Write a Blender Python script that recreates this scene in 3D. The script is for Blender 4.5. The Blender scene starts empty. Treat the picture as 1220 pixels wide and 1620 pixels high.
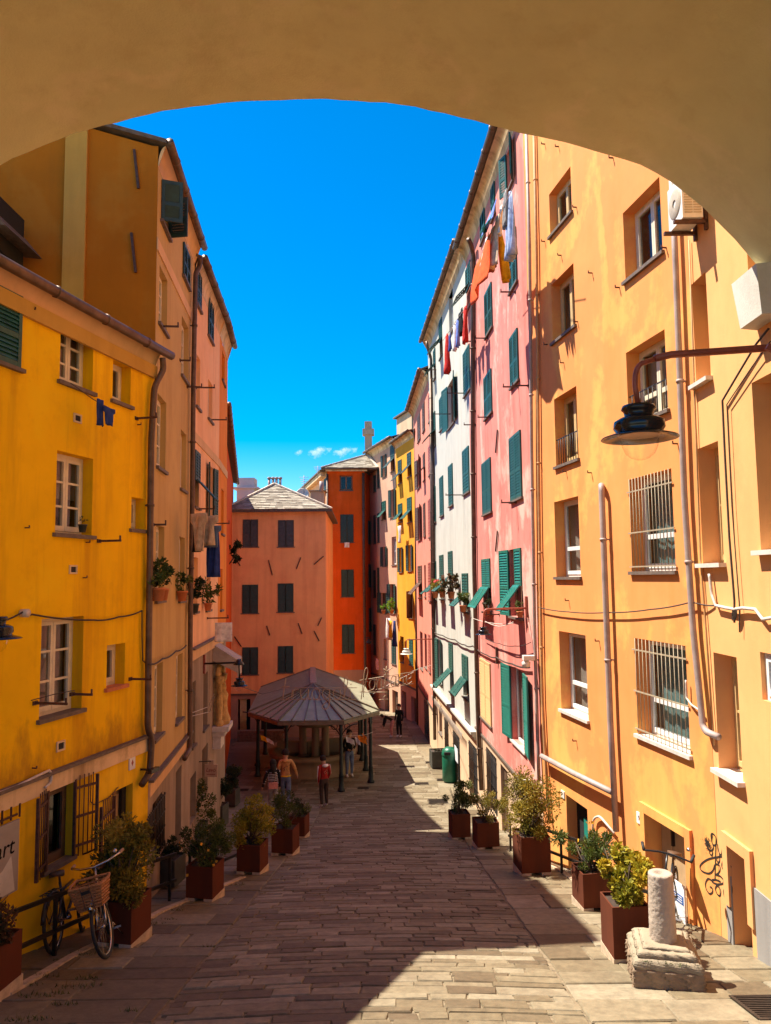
import bpy, bmesh, math, random
from mathutils import Vector, Matrix, Euler
random.seed(7)
V = Vector
SC = bpy.context.scene
COL = SC.collection

# ------------------------------------------------------------------ camera
FPX = 1180.0; TH = math.atan(105/1180.0); ROLL = .012      # the camera stands at the origin, looking along +Y
cam = bpy.data.cameras.new('camera'); cam_o = bpy.data.objects.new('camera', cam); COL.objects.link(cam_o)
cam.sensor_fit = 'VERTICAL'; cam.sensor_height = 36; cam.lens = FPX/1620*36
cam.clip_start = .05; cam.clip_end = 20000
cam_o.rotation_euler = (Matrix.Rotation(math.pi/2+TH, 4, 'X') @ Matrix.Rotation(-ROLL, 4, 'Z')).to_euler()
SC.camera = cam_o
# ------------------------------------------------------------------ sky, sun, exposure
SUN = V((-4.26, 1.65, 8.3)).normalized()
w = bpy.data.worlds.new('World'); SC.world = w; w.use_nodes = True
nt = w.node_tree; nt.nodes.clear()
sky = nt.nodes.new('ShaderNodeTexSky'); sky.sky_type = 'NISHITA'; sky.sun_disc = False
sky.sun_elevation = math.asin(SUN.z); sky.sun_rotation = math.atan2(SUN.x, SUN.y)
sky.air_density = 1.0; sky.dust_density = 0; sky.ozone_density = 4.0
hs = nt.nodes.new('ShaderNodeHueSaturation'); hs.inputs['Saturation'].default_value = 1.65; hs.inputs['Hue'].default_value = .5
bg = nt.nodes.new('ShaderNodeBackground'); bg.inputs[1].default_value = .09
wo = nt.nodes.new('ShaderNodeOutputWorld')
nt.links.new(sky.outputs[0], hs.inputs['Color']); nt.links.new(hs.outputs[0], bg.inputs[0]); nt.links.new(bg.outputs[0], wo.inputs[0])
sl = bpy.data.lights.new('sun', 'SUN'); sl.energy = 5.0; sl.angle = math.radians(.5); sl.color = (1, .93, .8)
so = bpy.data.objects.new('sun', sl); COL.objects.link(so)
so.rotation_euler = SUN.to_track_quat('Z', 'Y').to_euler()
vs = SC.view_settings; vs.view_transform = 'Standard'; vs.look = 'None'; vs.gamma = 1; vs.use_curve_mapping = False
vs.exposure = 1.3
SC.cycles.max_bounces = 14; SC.cycles.diffuse_bounces = 10; SC.cycles.volume_bounces = 6; SC.cycles.transparent_max_bounces = 16

# ------------------------------------------------------------------ pixel rays of the photograph (1220 x 1620)
def ray(px, py):
    u = px-610; v = py-810
    u2 = u-ROLL*v; v2 = v+ROLL*u
    z = -v2/FPX
    return V((u2/FPX, math.cos(TH)-z*math.sin(TH), math.sin(TH)+z*math.cos(TH)))
def drop(y):
    if y < 20: return 2.5+.2*y
    if y < 26:
        t = y-20; return 6.5+.2*t-(.15/12)*t*t
    return 7.25+.05*(y-26)
def gz(x, y): return -drop(y)+.012
def gnd(px, py):
    r = ray(px, py); t = 1.0
    while r.z*t > gz(0, r.y*t) and t < 300: t += .02
    return V((r.x*t, r.y*t, gz(0, r.y*t)))
def at(px, py, d):
    r = ray(px, py); return r*(d/r.y)

# ------------------------------------------------------------------ materials
MATS = {}
def newmat(name):
    m = bpy.data.materials.new(name); m.use_nodes = True
    n = m.node_tree.nodes; b = n['Principled BSDF']; MATS[name] = m
    return m, m.node_tree, n, b
def c4(c): return (c[0], c[1], c[2], 1)
def node(nt, t, **kw):
    n = nt.nodes.new(t)
    for k, v in kw.items(): setattr(n, k, v)
    return n
def noise(nt, scale, detail=4, rough=.6, mapscale=None, coord='Object', dist=0):
    tc = node(nt, 'ShaderNodeTexCoord'); nz = node(nt, 'ShaderNodeTexNoise')
    nz.inputs['Scale'].default_value = scale; nz.inputs['Detail'].default_value = detail; nz.inputs['Roughness'].default_value = rough
    nz.inputs['Distortion'].default_value = dist
    src = tc.outputs[coord]
    if mapscale:
        mp = node(nt, 'ShaderNodeMapping'); mp.inputs['Scale'].default_value = mapscale
        nt.links.new(src, mp.inputs[0]); src = mp.outputs[0]
    nt.links.new(src, nz.inputs['Vector'])
    return nz.outputs['Fac']
def ramp(nt, fac, stops):
    r = node(nt, 'ShaderNodeValToRGB'); e = r.color_ramp.elements
    e[0].position = stops[0][0]; e[0].color = c4(stops[0][1]) if not isinstance(stops[0][1], (int, float)) else (stops[0][1],)*3+(1,)
    e[1].position = stops[-1][0]; e[1].color = c4(stops[-1][1]) if not isinstance(stops[-1][1], (int, float)) else (stops[-1][1],)*3+(1,)
    for p, c in stops[1:-1]:
        x = e.new(p); x.color = c4(c) if not isinstance(c, (int, float)) else (c,)*3+(1,)
    nt.links.new(fac, r.inputs[0]); return r.outputs[0]
def mix(nt, fac, a, b, mode='MIX'):
    m = node(nt, 'ShaderNodeMix', data_type='RGBA', blend_type=mode)
    for i, x in ((0, fac), (6, a), (7, b)):
        if isinstance(x, (int, float)): m.inputs[i].default_value = x
        elif isinstance(x, tuple): m.inputs[i].default_value = c4(x)
        else: nt.links.new(x, m.inputs[i])
    return m.outputs[2]
def bump(nt, b, h, strength=.3, dist=.01):
    n = node(nt, 'ShaderNodeBump'); n.inputs['Strength'].default_value = strength; n.inputs['Distance'].default_value = dist
    nt.links.new(h, n.inputs['Height']); nt.links.new(n.outputs[0], b.inputs['Normal'])
def plain(name, c, rough=.6, metal=0, var=.25, scale=6, bmp=0, spec=.5):
    m, nt, n, b = newmat(name)
    f = noise(nt, scale, 5)
    d = tuple(x*(1-var) for x in c); l = tuple(min(1, x*(1+var)) for x in c)
    nt.links.new(ramp(nt, f, [(.3, d), (.7, l)]), b.inputs['Base Color'])
    b.inputs['Roughness'].default_value = rough; b.inputs['Metallic'].default_value = metal; b.inputs['Specular IOR Level'].default_value = spec
    if bmp: bump(nt, b, noise(nt, scale*8, 4), bmp, .006)
    return m
def plaster(name, c, stain=None, patch=None, amt=.35, pamt=.3, streak=.5, bmp=.25, big=.8, grime=None):
    """painted lime render: blotches of fading, rain streaks, paler repairs, fine grain"""
    m, nt, n, b = newmat(name)
    stain = stain or tuple(x*.55 for x in c); patch = patch or tuple(min(1, x*1.15+.03) for x in c)
    big_n = noise(nt, big, 6, .62, dist=.3)
    col = mix(nt, ramp(nt, big_n, [(.35, 0.0), (.7, 1.0)]), tuple(x*.9 for x in c), tuple(min(1, x*1.06) for x in c))
    pn = noise(nt, 1.0, 3, .5, (.9, .9, .5), dist=.8)
    pn2 = noise(nt, 5, 5, .7)
    pm = mix(nt, .25, pn, pn2)
    col = mix(nt, mix(nt, 1.0, ramp(nt, pm, [(.52, 0.0), (.6, 1.0)]), (pamt,)*3, 'MULTIPLY'), col, patch)
    sn = noise(nt, 1.6, 6, .65, (1.6, 1.6, .11), dist=.2)
    col = mix(nt, mix(nt, 1.0, ramp(nt, sn, [(.47, 0.0), (.7, 1.0)]), (streak,)*3, 'MULTIPLY'), col, stain)
    bn = noise(nt, 2.2, 8, .72)
    col = mix(nt, mix(nt, 1.0, ramp(nt, bn, [(.52, 0.0), (.75, 1.0)]), (amt,)*3, 'MULTIPLY'), col, stain)
    for g in grime or ():
        tc = node(nt, 'ShaderNodeTexCoord'); sx = node(nt, 'ShaderNodeSeparateXYZ'); nt.links.new(tc.outputs['Object'], sx.inputs[0])
        mr = node(nt, 'ShaderNodeMapRange'); mr.inputs[1].default_value = g[1]; mr.inputs[2].default_value = g[0]; mr.inputs[4].default_value = .48; nt.links.new(sx.outputs[2], mr.inputs[0])
        gn = noise(nt, 1.5, 7, .7, (1.3, 1.3, .5)); ad = node(nt, 'ShaderNodeMath', operation='ADD'); nt.links.new(gn, ad.inputs[0]); nt.links.new(mr.outputs[0], ad.inputs[1])
        col = mix(nt, mix(nt, 1.0, ramp(nt, ad.outputs[0], [(.85, 0.0), (1.0, .5), (1.0, 1.0)] if False else [(.8, 0.0), (1.0, 1.0)]), (g[3],)*3, 'MULTIPLY'), col, g[2])
    nt.links.new(col, b.inputs['Base Color']); b.inputs['Roughness'].default_value = .92; b.inputs['Specular IOR Level'].default_value = .15
    bump(nt, b, mix(nt, .4, noise(nt, 45, 6, .7), bn), bmp, .012)
    return m
def rndmat(name, stops, rough=.7, bscale=30, bs=.3, nvar=.3, trans=0, dirt=None):
    """colour picked per piece by the 'rnd' attribute, broken up by noise"""
    m, nt, n, b = newmat(name)
    a = node(nt, 'ShaderNodeAttribute', attribute_name='rnd')
    col = ramp(nt, a.outputs['Fac'], stops)
    f = noise(nt, 9, 6, .7)
    col = mix(nt, 1.0, col, ramp(nt, f, [(.3, 1-nvar), (.7, 1+nvar*.5)]), 'MULTIPLY')
    if dirt:
        col = mix(nt, ramp(nt, noise(nt, 1.3, 6, .7), [(.5, 0.0), (.72, .6)]), col, dirt)
    nt.links.new(col, b.inputs['Base Color']); b.inputs['Roughness'].default_value = rough; b.inputs['Specular IOR Level'].default_value = .3
    if bs: bump(nt, b, noise(nt, bscale, 6, .7), bs, .01)
    if trans:
        t = node(nt, 'ShaderNodeBsdfTranslucent'); nt.links.new(col, t.inputs[0])
        ms = node(nt, 'ShaderNodeMixShader'); ms.inputs[0].default_value = trans
        nt.links.new(b.outputs[0], ms.inputs[1]); nt.links.new(t.outputs[0], ms.inputs[2])
        nt.links.new(ms.outputs[0], nt.nodes['Material Output'].inputs[0])
    return m
M = MATS
plaster('yellow_render', (.95, .53, .003), (.50, .20, .008), (.96, .60, .006), .34, .55, .7, .35, grime=((2.1, 3.3, (.30, .13, .015), .7),))
plaster('yellow_base', (.92, .54, .010), (.35, .17, .02), None, .3, .3, .5)
plaster('band_cream', (.78, .56, .32), (.18, .10, .04), None, .55, .4, .7)
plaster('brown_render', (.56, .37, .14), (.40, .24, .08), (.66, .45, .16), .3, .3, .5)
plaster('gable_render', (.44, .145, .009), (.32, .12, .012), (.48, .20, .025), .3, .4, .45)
plaster('gable_pilaster', (.56, .32, .07), None, None, .2, .2, .3)
plaster('light_band', (.72, .45, .22), None, None, .2, .2, .3)
plaster('pink_left', (.92, .52, .26), (.5, .2, .1), None, .2, .3, .3)
plaster('orange_left', (.82, .26, .035), None, None, .2, .3, .3)
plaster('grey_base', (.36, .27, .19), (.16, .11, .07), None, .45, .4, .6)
plaster('salmon', (.95, .44, .18), (.55, .15, .06), (.86, .32, .14), .22, .3, .35)
plaster('red_orange', (.70, .105, .009), (.38, .05, .008), None, .22, .3, .35)
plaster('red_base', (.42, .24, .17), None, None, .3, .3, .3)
plaster('dusty_pink', (.62, .36, .23), (.42, .25, .2), None, .2, .3, .3)
plaster('yellow_right', (.74, .33, .025), (.5, .26, .04), None, .25, .3, .3)
plaster('pink_far', (.68, .245, .17), (.5, .18, .13), None, .2, .3, .3)
plaster('white_render', (.53, .52, .45), (.34, .30, .23), (.56, .55, .47), .16, .3, .3)
plaster('peach_base', (.62, .43, .27), (.4, .26, .16), None, .25, .3, .35)
plaster('pink_render', (.66, .235, .19), (.48, .12, .09), (.74, .42, .34), .5, 1.0, .6, .4, 1.3)
plaster('orange_render', (.80, .305, .097), (.66, .235, .055), (.82, .40, .11), .22, .95, .3, .25)
plaster('orange_near', (.80, .385, .15), (.72, .31, .10), (.82, .43, .17), .12, .4, .25, .25)
plaster('arch_render', (.76, .70, .38), (.55, .44, .2), (.82, .72, .44), .45, .6, .2, .7, .7)
plaster('corbel_stone', (.68, .64, .56), (.4, .36, .3), None, .4, .3, .2, .5)
plaster('fountain_stone', (.30, .22, .13), (.2, .14, .08), None, .4, .3, .5, .5)
plaster('column_stone', (.43, .35, .28), (.20, .14, .10), (.50, .43, .36), .7, .5, .2, 1.0, 6)
plaster('plinth_stone', (.33, .27, .19), (.16, .12, .07), (.44, .40, .32), .5, .5, .2, 1.0, 2)
plaster('plinth_rough', (.30, .21, .14), (.13, .09, .06), (.42, .33, .24), .7, .5, .2, 1.0, 3)
plaster('grey_plinth', (.30, .28, .26), (.2, .18, .17), None, .3, .3, .6)
rndmat('paving', [(0, (.125, .088, .05)), (.35, (.185, .142, .083)), (.75, (.235, .188, .118)), (1, (.30, .25, .17))], .62, 24, .6, .35, dirt=(.12, .085, .05))
plain('mortar', (.185, .14, .085), .95, 0, .4, 12, .5)
plain('kerb_stone', (.50, .38, .26), .85, 0, .3, 9, .5)
plain('terracotta', (.55, .17, .06), .8, 0, .2)
plaster('corten', (.12, .033, .015), (.06, .02, .012), (.17, .055, .022), .45, .4, .5, .12, 1.5)
plain('soil', (.05, .03, .02), 1, 0, .4, 20, .5)
plain('iron', (.035, .028, .024), .5, .6, .3, 20)
plain('rust_iron', (.10, .045, .03), .6, .4, .4, 20)
plain('red_iron', (.30, .07, .04), .45, .1, .2, 14)
plain('zinc_pipe', (.38, .29, .26), .6, .15, .2, 6)
plain('orange_pipe', (.5, .27, .11), .75, 0, .2, 6)
plain('dark_pipe', (.12, .07, .045), .5, .4, .35, 6)
plain('gutter_copper', (.15, .09, .06), .5, .5, .35, 6)
plain('frame_cream', (.70, .62, .46), .5, 0, .12, 8)
plain('grille_grey', (.40, .32, .21), .6, .1, .2, 20)
plain('frame_white', (.76, .74, .7), .4, 0, .08, 8)
plain('frame_brown', (.20, .10, .05), .6, 0, .3, 10)
plain('frame_tan', (.60, .40, .17), .6, 0, .1, 10)
plain('sill_slate', (.14, .10, .075), .7, 0, .3, 12, .3)
plain('sill_marble', (.62, .55, .48), .6, 0, .15, 8)
plain('shutter_green', (.012, .085, .066), .5, 0, .3, 8)
plain('shutter_teal', (.008, .155, .115), .45, 0, .2, 8)
plain('shutter_dark', (.018, .05, .042), .55, 0, .3, 8)
plain('shutter_grey', (.055, .06, .06), .6, 0, .3, 8)
plain('shutter_brown', (.10, .05, .03), .6, 0, .3, 8)
plain('shutter_red', (.42, .12, .09), .6, 0, .2, 8)
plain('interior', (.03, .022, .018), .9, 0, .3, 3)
plain('curtain', (.62, .55, .45), .9, 0, .12, 5)
plain('curtain_teal', (.30, .48, .46), .8, 0, .1, 5)
plain('door_wood', (.10, .055, .03), .6, 0, .4, 6)
plain('door_beige', (.45, .30, .16), .6, 0, .12, 6)
plain('door_green', (.01, .20, .15), .5, 0, .15, 6)
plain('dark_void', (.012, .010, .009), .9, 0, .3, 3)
rndmat('slate', [(0, (.24, .19, .14)), (.5, (.36, .30, .22)), (1, (.50, .43, .33))], .8, 20, .4)
plain('slate_dark', (.12, .085, .06), .8, 0, .4, 8, .4)
plain('ridge_mortar', (.62, .52, .40), .9, 0, .2, 12, .3)
plain('zinc_roof', (.29, .27, .18), .5, .15, .18, 3)
plain('slat_roof', (.17, .13, .085), .5, .2, .25, 5)
plain('cap_roof', (.32, .22, .18), .5, .3, .2, 5)
plain('post_iron', (.02, .028, .028), .5, .4, .3, 12)
plain('lamp_black', (.018, .018, .022), .18, .3, .2, 8)
plain('lamp_white', (.65, .6, .5), .4, 0, .1, 5)
plain('cable_black', (.05, .03, .02), .7, 0, .3, 20)
plain('cable_white', (.6, .5, .42), .6, 0, .2, 20)
plain('wire_light', (.42, .31, .19), .5, 0, .2, 20)
plain('white_plastic', (.7, .66, .6), .45, 0, .1, 10)
plain('ac_grille', (.45, .38, .28), .5, 0, .15, 10)
plain('bark', (.10, .065, .04), .9, 0, .4, 20, .4)
plain('bin_green', (.01, .12, .065), .4, .1, .2, 6)
plain('bin_dark', (.05, .05, .04), .6, 0, .3, 6, .2)
plain('grate_iron', (.05, .035, .025), .6, .5, .4, 16)
plain('sign_grey', (.36, .31, .26), .6, 0, .1, 4)
plain('sign_cream', (.62, .40, .26), .6, 0, .12, 6)
plain('sign_red', (.30, .05, .03), .6, 0, .1, 6)
plain('sign_white', (.76, .76, .78), .4, 0, .05, 4)
plain('sign_blue', (.02, .10, .36), .4, 0, .1, 4)
plain('spray_black', (.02, .015, .012), .7, 0, .3, 30)
plain('wicker', (.38, .16, .05), .7, 0, .4, 60, .4)
plain('rubber', (.015, .015, .015), .7, 0, .3, 20)
plain('chrome', (.5, .46, .42), .25, 1, .15, 20)
plain('bike_black', (.02, .02, .022), .3, .2, .2, 10)
plain('bike_blue', (.02, .06, .13), .3, .2, .2, 10)
plain('leather', (.10, .055, .03), .5, 0, .3, 14)
plain('grip_tan', (.38, .22, .12), .6, 0, .2, 14)
plain('gold_stucco', (.55, .33, .10), .8, 0, .35, 9, .5)
plain('awning_pale', (.42, .34, .27), .8, 0, .2, 4)
plain('brick_low', (.22, .12, .075), .9, 0, .4, 8, .5)
for nme, c in dict(red=(.55, .03, .02), scarlet=(.78, .10, .02), navy=(.03, .05, .19), blue=(.16, .22, .55), denim=(.14, .18, .27), teal=(.03, .32, .30),
        yellow=(.75, .45, .02), white=(.72, .68, .64), black=(.015, .014, .014), cream=(.6, .42, .28), grey=(.28, .26, .25), brown=(.18, .09, .05),
        pink=(.6, .25, .2), tan=(.55, .28, .10), maroon=(.32, .025, .02), trouser=(.06, .04, .03), paleblue=(.35, .42, .6), orange=(.8, .22, .02)).items():
    plain('cloth_'+nme, c, .9, 0, .3, 9, .3, .15)
plain('skin', (.46, .25, .16), .7, 0, .1, 10)
plain('hair_dark', (.022, .013, .008), .95, 0, .3, 40)
plain('shoe_white', (.6, .55, .5), .6, 0, .1, 10)
rndmat('leaf_olive', [(0, (.09, .075, .012)), (.5, (.22, .175, .02)), (1, (.46, .33, .04))], .55, 30, 0, .2, .3)
rndmat('leaf_yellow', [(0, (.13, .13, .012)), (.5, (.34, .29, .02)), (1, (.62, .42, .03))], .5, 30, 0, .2, .3)
rndmat('leaf_lime', [(0, (.08, .14, .01)), (.6, (.2, .34, .02)), (1, (.35, .45, .04))], .5, 30, 0, .2, .3)
rndmat('leaf_green', [(0, (.03, .05, .01)), (.6, (.09, .12, .02)), (1, (.2, .19, .03))], .5, 30, 0, .2, .3)
rndmat('leaf_dark', [(0, (.012, .02, .008)), (.6, (.03, .045, .012)), (1, (.07, .08, .02))], .5, 30, 0, .2, .25)
rndmat('leaf_red', [(0, (.03, .03, .01)), (.5, (.09, .05, .015)), (1, (.24, .06, .02))], .5, 30, 0, .2, .3)
rndmat('flower_orange', [(0, (.7, .25, .02)), (1, (.85, .5, .03))], .6, 30, 0, .1, .2)
rndmat('flower_red', [(0, (.5, .03, .03)), (1, (.75, .1, .08))], .6, 30, 0, .1, .2)
rndmat('weed', [(0, (.03, .05, .01)), (1, (.11, .13, .03))], .6, 30, 0, .2, .2)
def glassmat(name, dark, refl=.05):
    m, nt, n, b = newmat(name)
    n.remove(b)
    tr = node(nt, 'ShaderNodeBsdfTransparent'); tr.inputs[0].default_value = (dark, dark, dark, 1)
    gl = node(nt, 'ShaderNodeBsdfGlossy'); gl.inputs['Roughness'].default_value = .03
    fr = node(nt, 'ShaderNodeFresnel'); fr.inputs[0].default_value = 1.55
    mx = node(nt, 'ShaderNodeMixShader')
    ge = node(nt, 'ShaderNodeNewGeometry'); mt_ = node(nt, 'ShaderNodeMath', operation='SUBTRACT'); mt_.inputs[0].default_value = 1; nt.links.new(ge.outputs['Backfacing'], mt_.inputs[1])
    mu_ = node(nt, 'ShaderNodeMath', operation='MULTIPLY'); nt.links.new(fr.outputs[0], mu_.inputs[0]); nt.links.new(mt_.outputs[0], mu_.inputs[1])
    nt.links.new(mu_.outputs[0], mx.inputs[0]); nt.links.new(tr.outputs[0], mx.inputs[1]); nt.links.new(gl.outputs[0], mx.inputs[2])
    nt.links.new(mx.outputs[0], nt.nodes['Material Output'].inputs[0]); return m
glassmat('glass', .75); glassmat('globe_glass', .985)

# ------------------------------------------------------------------ mesh builder
LOC = {}
def mk(name, verts, faces, mat, parent=None, smooth=None, loc=None, mats=None, mi=None, rnd=None):
    base = LOC[parent.name] if parent else (loc if loc is not None else V((0, 0, 0)))
    me = bpy.data.meshes.new(name)
    me.from_pydata([(p[0]-base[0], p[1]-base[1], p[2]-base[2]) for p in verts], [], faces)
    for x in (mats or [mat]): me.materials.append(MATS[x])
    if mi: me.polygons.foreach_set('material_index', mi)
    if smooth is True: me.polygons.foreach_set('use_smooth', [True]*len(faces))
    elif smooth: me.polygons.foreach_set('use_smooth', smooth)
    if rnd is not None:
        a = me.attributes.new('rnd', 'FLOAT', 'FACE'); a.data.foreach_set('value', rnd)
    o = bpy.data.objects.new(name, me); COL.objects.link(o)
    if parent: o.parent = parent
    else: o.location = base
    LOC[o.name] = base
    return o
class MB:
    def __init__(s): s.v = []; s.f = []; s.sm = []; s.mi = []; s.r = []; s.cur = 0; s.rnd = 0.0
    def add(s, vs, fs, smooth=False):
        n = len(s.v); s.v += [tuple(x) for x in vs]; s.f += [tuple(i+n for i in f) for f in fs]
        s.sm += [smooth]*len(fs); s.mi += [s.cur]*len(fs); s.r += [s.rnd]*len(fs)
    def quad(s, a, b, c, d): s.add((a, b, c, d), ((0, 1, 2, 3),))
    def box(s, o, a, b, c):
        o, a, b, c = V(o), V(a), V(b), V(c)
        if a.cross(b).dot(c) < 0: a, b = b, a
        vs = [o, o+a, o+a+b, o+b, o+c, o+a+c, o+a+b+c, o+b+c]
        s.add(vs, ((0, 3, 2, 1), (4, 5, 6, 7), (0, 1, 5, 4), (1, 2, 6, 5), (2, 3, 7, 6), (3, 0, 4, 7)))
    def cbox(s, c, x, y, z, yaw=0):
        ca, sa = math.cos(yaw), math.sin(yaw); ax = V((ca, sa, 0))*x; ay = V((-sa, ca, 0))*y; az = V((0, 0, z))
        s.box(V(c)-ax/2-ay/2, ax, ay, az)
    def bar(s, a, b, w, h=None, up=(0, 0, 1)):
        a, b = V(a), V(b); h = h or w; d = (b-a); dn = d.normalized(); up = V(up)
        if abs(dn.dot(up)) > .95: up = V((1, 0, 0))
        sd = dn.cross(up).normalized(); u2 = sd.cross(dn)
        s.box(a-sd*w/2-u2*h/2, d, sd*w, u2*h)
    def tube(s, pts, r, n=6, closed=False, cap=True):
        pts = [V(p) for p in pts]; N = len(pts); vs = []
        rr = r if isinstance(r, (list, tuple)) else [r]*N
        prev = None
        for i, p in enumerate(pts):
            if closed: t = (pts[(i+1) % N]-pts[i-1])
            else: t = pts[min(i+1, N-1)]-pts[max(i-1, 0)]
            t = t.normalized() if t.length > 1e-9 else V((0, 0, 1))
            if prev is None:
                ref = V((0, 0, 1)) if abs(t.z) < .9 else V((1, 0, 0)); prev = t.cross(ref).normalized()
            else:
                prev = (prev-t*prev.dot(t)); prev = prev.normalized() if prev.length > 1e-6 else t.cross(V((.3, .5, .8))).normalized()
            q = t.cross(prev)
            for k in range(n):
                a = 2*math.pi*k/n; vs.append(p+(prev*math.cos(a)+q*math.sin(a))*rr[i])
        fs = []
        for i in range(N if closed else N-1):
            j = (i+1) % N
            for k in range(n):
                k2 = (k+1) % n; fs.append((i*n+k, i*n+k2, j*n+k2, j*n+k))
        if cap and not closed: fs += [tuple(range(n-1, -1, -1)), tuple((N-1)*n+k for k in range(n))]
        s.add(vs, fs, True)
    def lathe(s, c, prof, n=16, ax=None, arc=None):
        c = V(c); X, Y, Z = (V((1, 0, 0)), V((0, 1, 0)), V((0, 0, 1))) if ax is None else ax
        vs = []; fs = []; m = len(prof)
        for k in range(n):
            a = 2*math.pi*k/n
            for r, z in prof: vs.append(c+(X*math.cos(a)+Y*math.sin(a))*r+Z*z)
        for k in range(n):
            k2 = (k+1) % n
            for i in range(m-1): fs.append((k*m+i, k2*m+i, k2*m+i+1, k*m+i+1))
        s.add(vs, fs, True)
    def build(s, name, mat, parent=None, smooth=None, loc=None, mats=None, rnd=False):
        return mk(name, s.v, s.f, mat, parent, s.sm if smooth is None else smooth, loc, mats, s.mi if mats else None, s.r if rnd else None)
def tag(o, label=None, cat=None, group=None, kind=None):
    if label: o['label'] = label
    if cat: o['category'] = cat
    if group: o['group'] = group
    if kind: o['kind'] = kind
    return o
def thing(name, loc, label, cat, group=None):
    o = bpy.data.objects.new(name, None); o.empty_display_size = .2; COL.objects.link(o); o.location = V(loc); LOC[o.name] = V(loc)
    return tag(o, label, cat, group)
def arc(c, X, Y, r, a0, a1, n):
    return [V(c)+V(X)*r*math.cos(a0+(a1-a0)*i/n)+V(Y)*r*math.sin(a0+(a1-a0)*i/n) for i in range(n+1)]
def text(s, size, O, X, Z, mat, name, parent, depth=.004, align='CENTER', shear=0, label=None):
    cu = bpy.data.curves.new('t', 'FONT'); cu.body = s; cu.size = size; cu.align_x = align; cu.align_y = 'CENTER'; cu.extrude = depth/2; cu.shear = shear
    cu.resolution_u = 3
    t = bpy.data.objects.new('t', cu); COL.objects.link(t)
    bpy.context.view_layer.update()
    me = bpy.data.meshes.new_from_object(t)
    vs = [V(O)+V(X)*v.co.x+V(Z)*v.co.y+V(X).cross(V(Z))*v.co.z for v in me.vertices]; fs = [tuple(p.vertices) for p in me.polygons]
    bpy.data.objects.remove(t); bpy.data.curves.remove(cu); bpy.data.meshes.remove(me)
    return mk(name, vs, fs, mat, parent)

# ------------------------------------------------------------------ facades and windows
class Fac:
    lean = staticmethod(lambda x: 0.0)      # old walls lean a little: reading correction per pixel of height
    def __init__(s, p0, p1):          # plan points, left then right as seen from the street
        s.p0 = V((p0[0], p0[1], 0)); s.p1 = V((p1[0], p1[1], 0)); s.L = (s.p1-s.p0).length; s.e = (s.p1-s.p0).normalized()
        s.n = V((s.e.y, -s.e.x, 0)); s.holes = []; s.Z = V((0, 0, 1))
    def W(s, u, w, z): return s.p0+s.e*u+s.n*w+V((0, 0, z))
    def hit(s, px, py):
        r = ray(px+(810-py)*s.lean(px), py); t = s.n.dot(s.p0)/s.n.dot(r); p = r*t
        return (p-s.p0).dot(s.e), p.z
    def rect(s, x0, x1, y0, y1):
        ym = (y0+y1)/2; xm = (x0+x1)/2
        return s.hit(x0, ym)[0], s.hit(x1, ym)[0], s.hit(xm, y1)[1], s.hit(xm, y0)[1]
    def P(s, px, py, w=0):
        r = ray(px+(810-py)*s.lean(px), py); t = (s.n.dot(s.p0)+w)/s.n.dot(r); return r*t
    def bx(s, m, u0, u1, w0, w1, z0, z1): m.box(s.W(u0, w0, z0), s.e*(u1-u0), s.n*(w1-w0), s.Z*(z1-z0))
class Fold:
    """two wall planes meeting at a corner: whichever is hit first"""
    def __init__(s, a, b): s.a = a; s.b = b; s.e = b.e; s.n = b.n; s.Z = V((0, 0, 1))
    def P(s, px, py, w=0):
        p, q = s.a.P(px, py, w), s.b.P(px, py, w)
        return p if 0 < p.y < q.y or q.y < 0 else q
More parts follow.
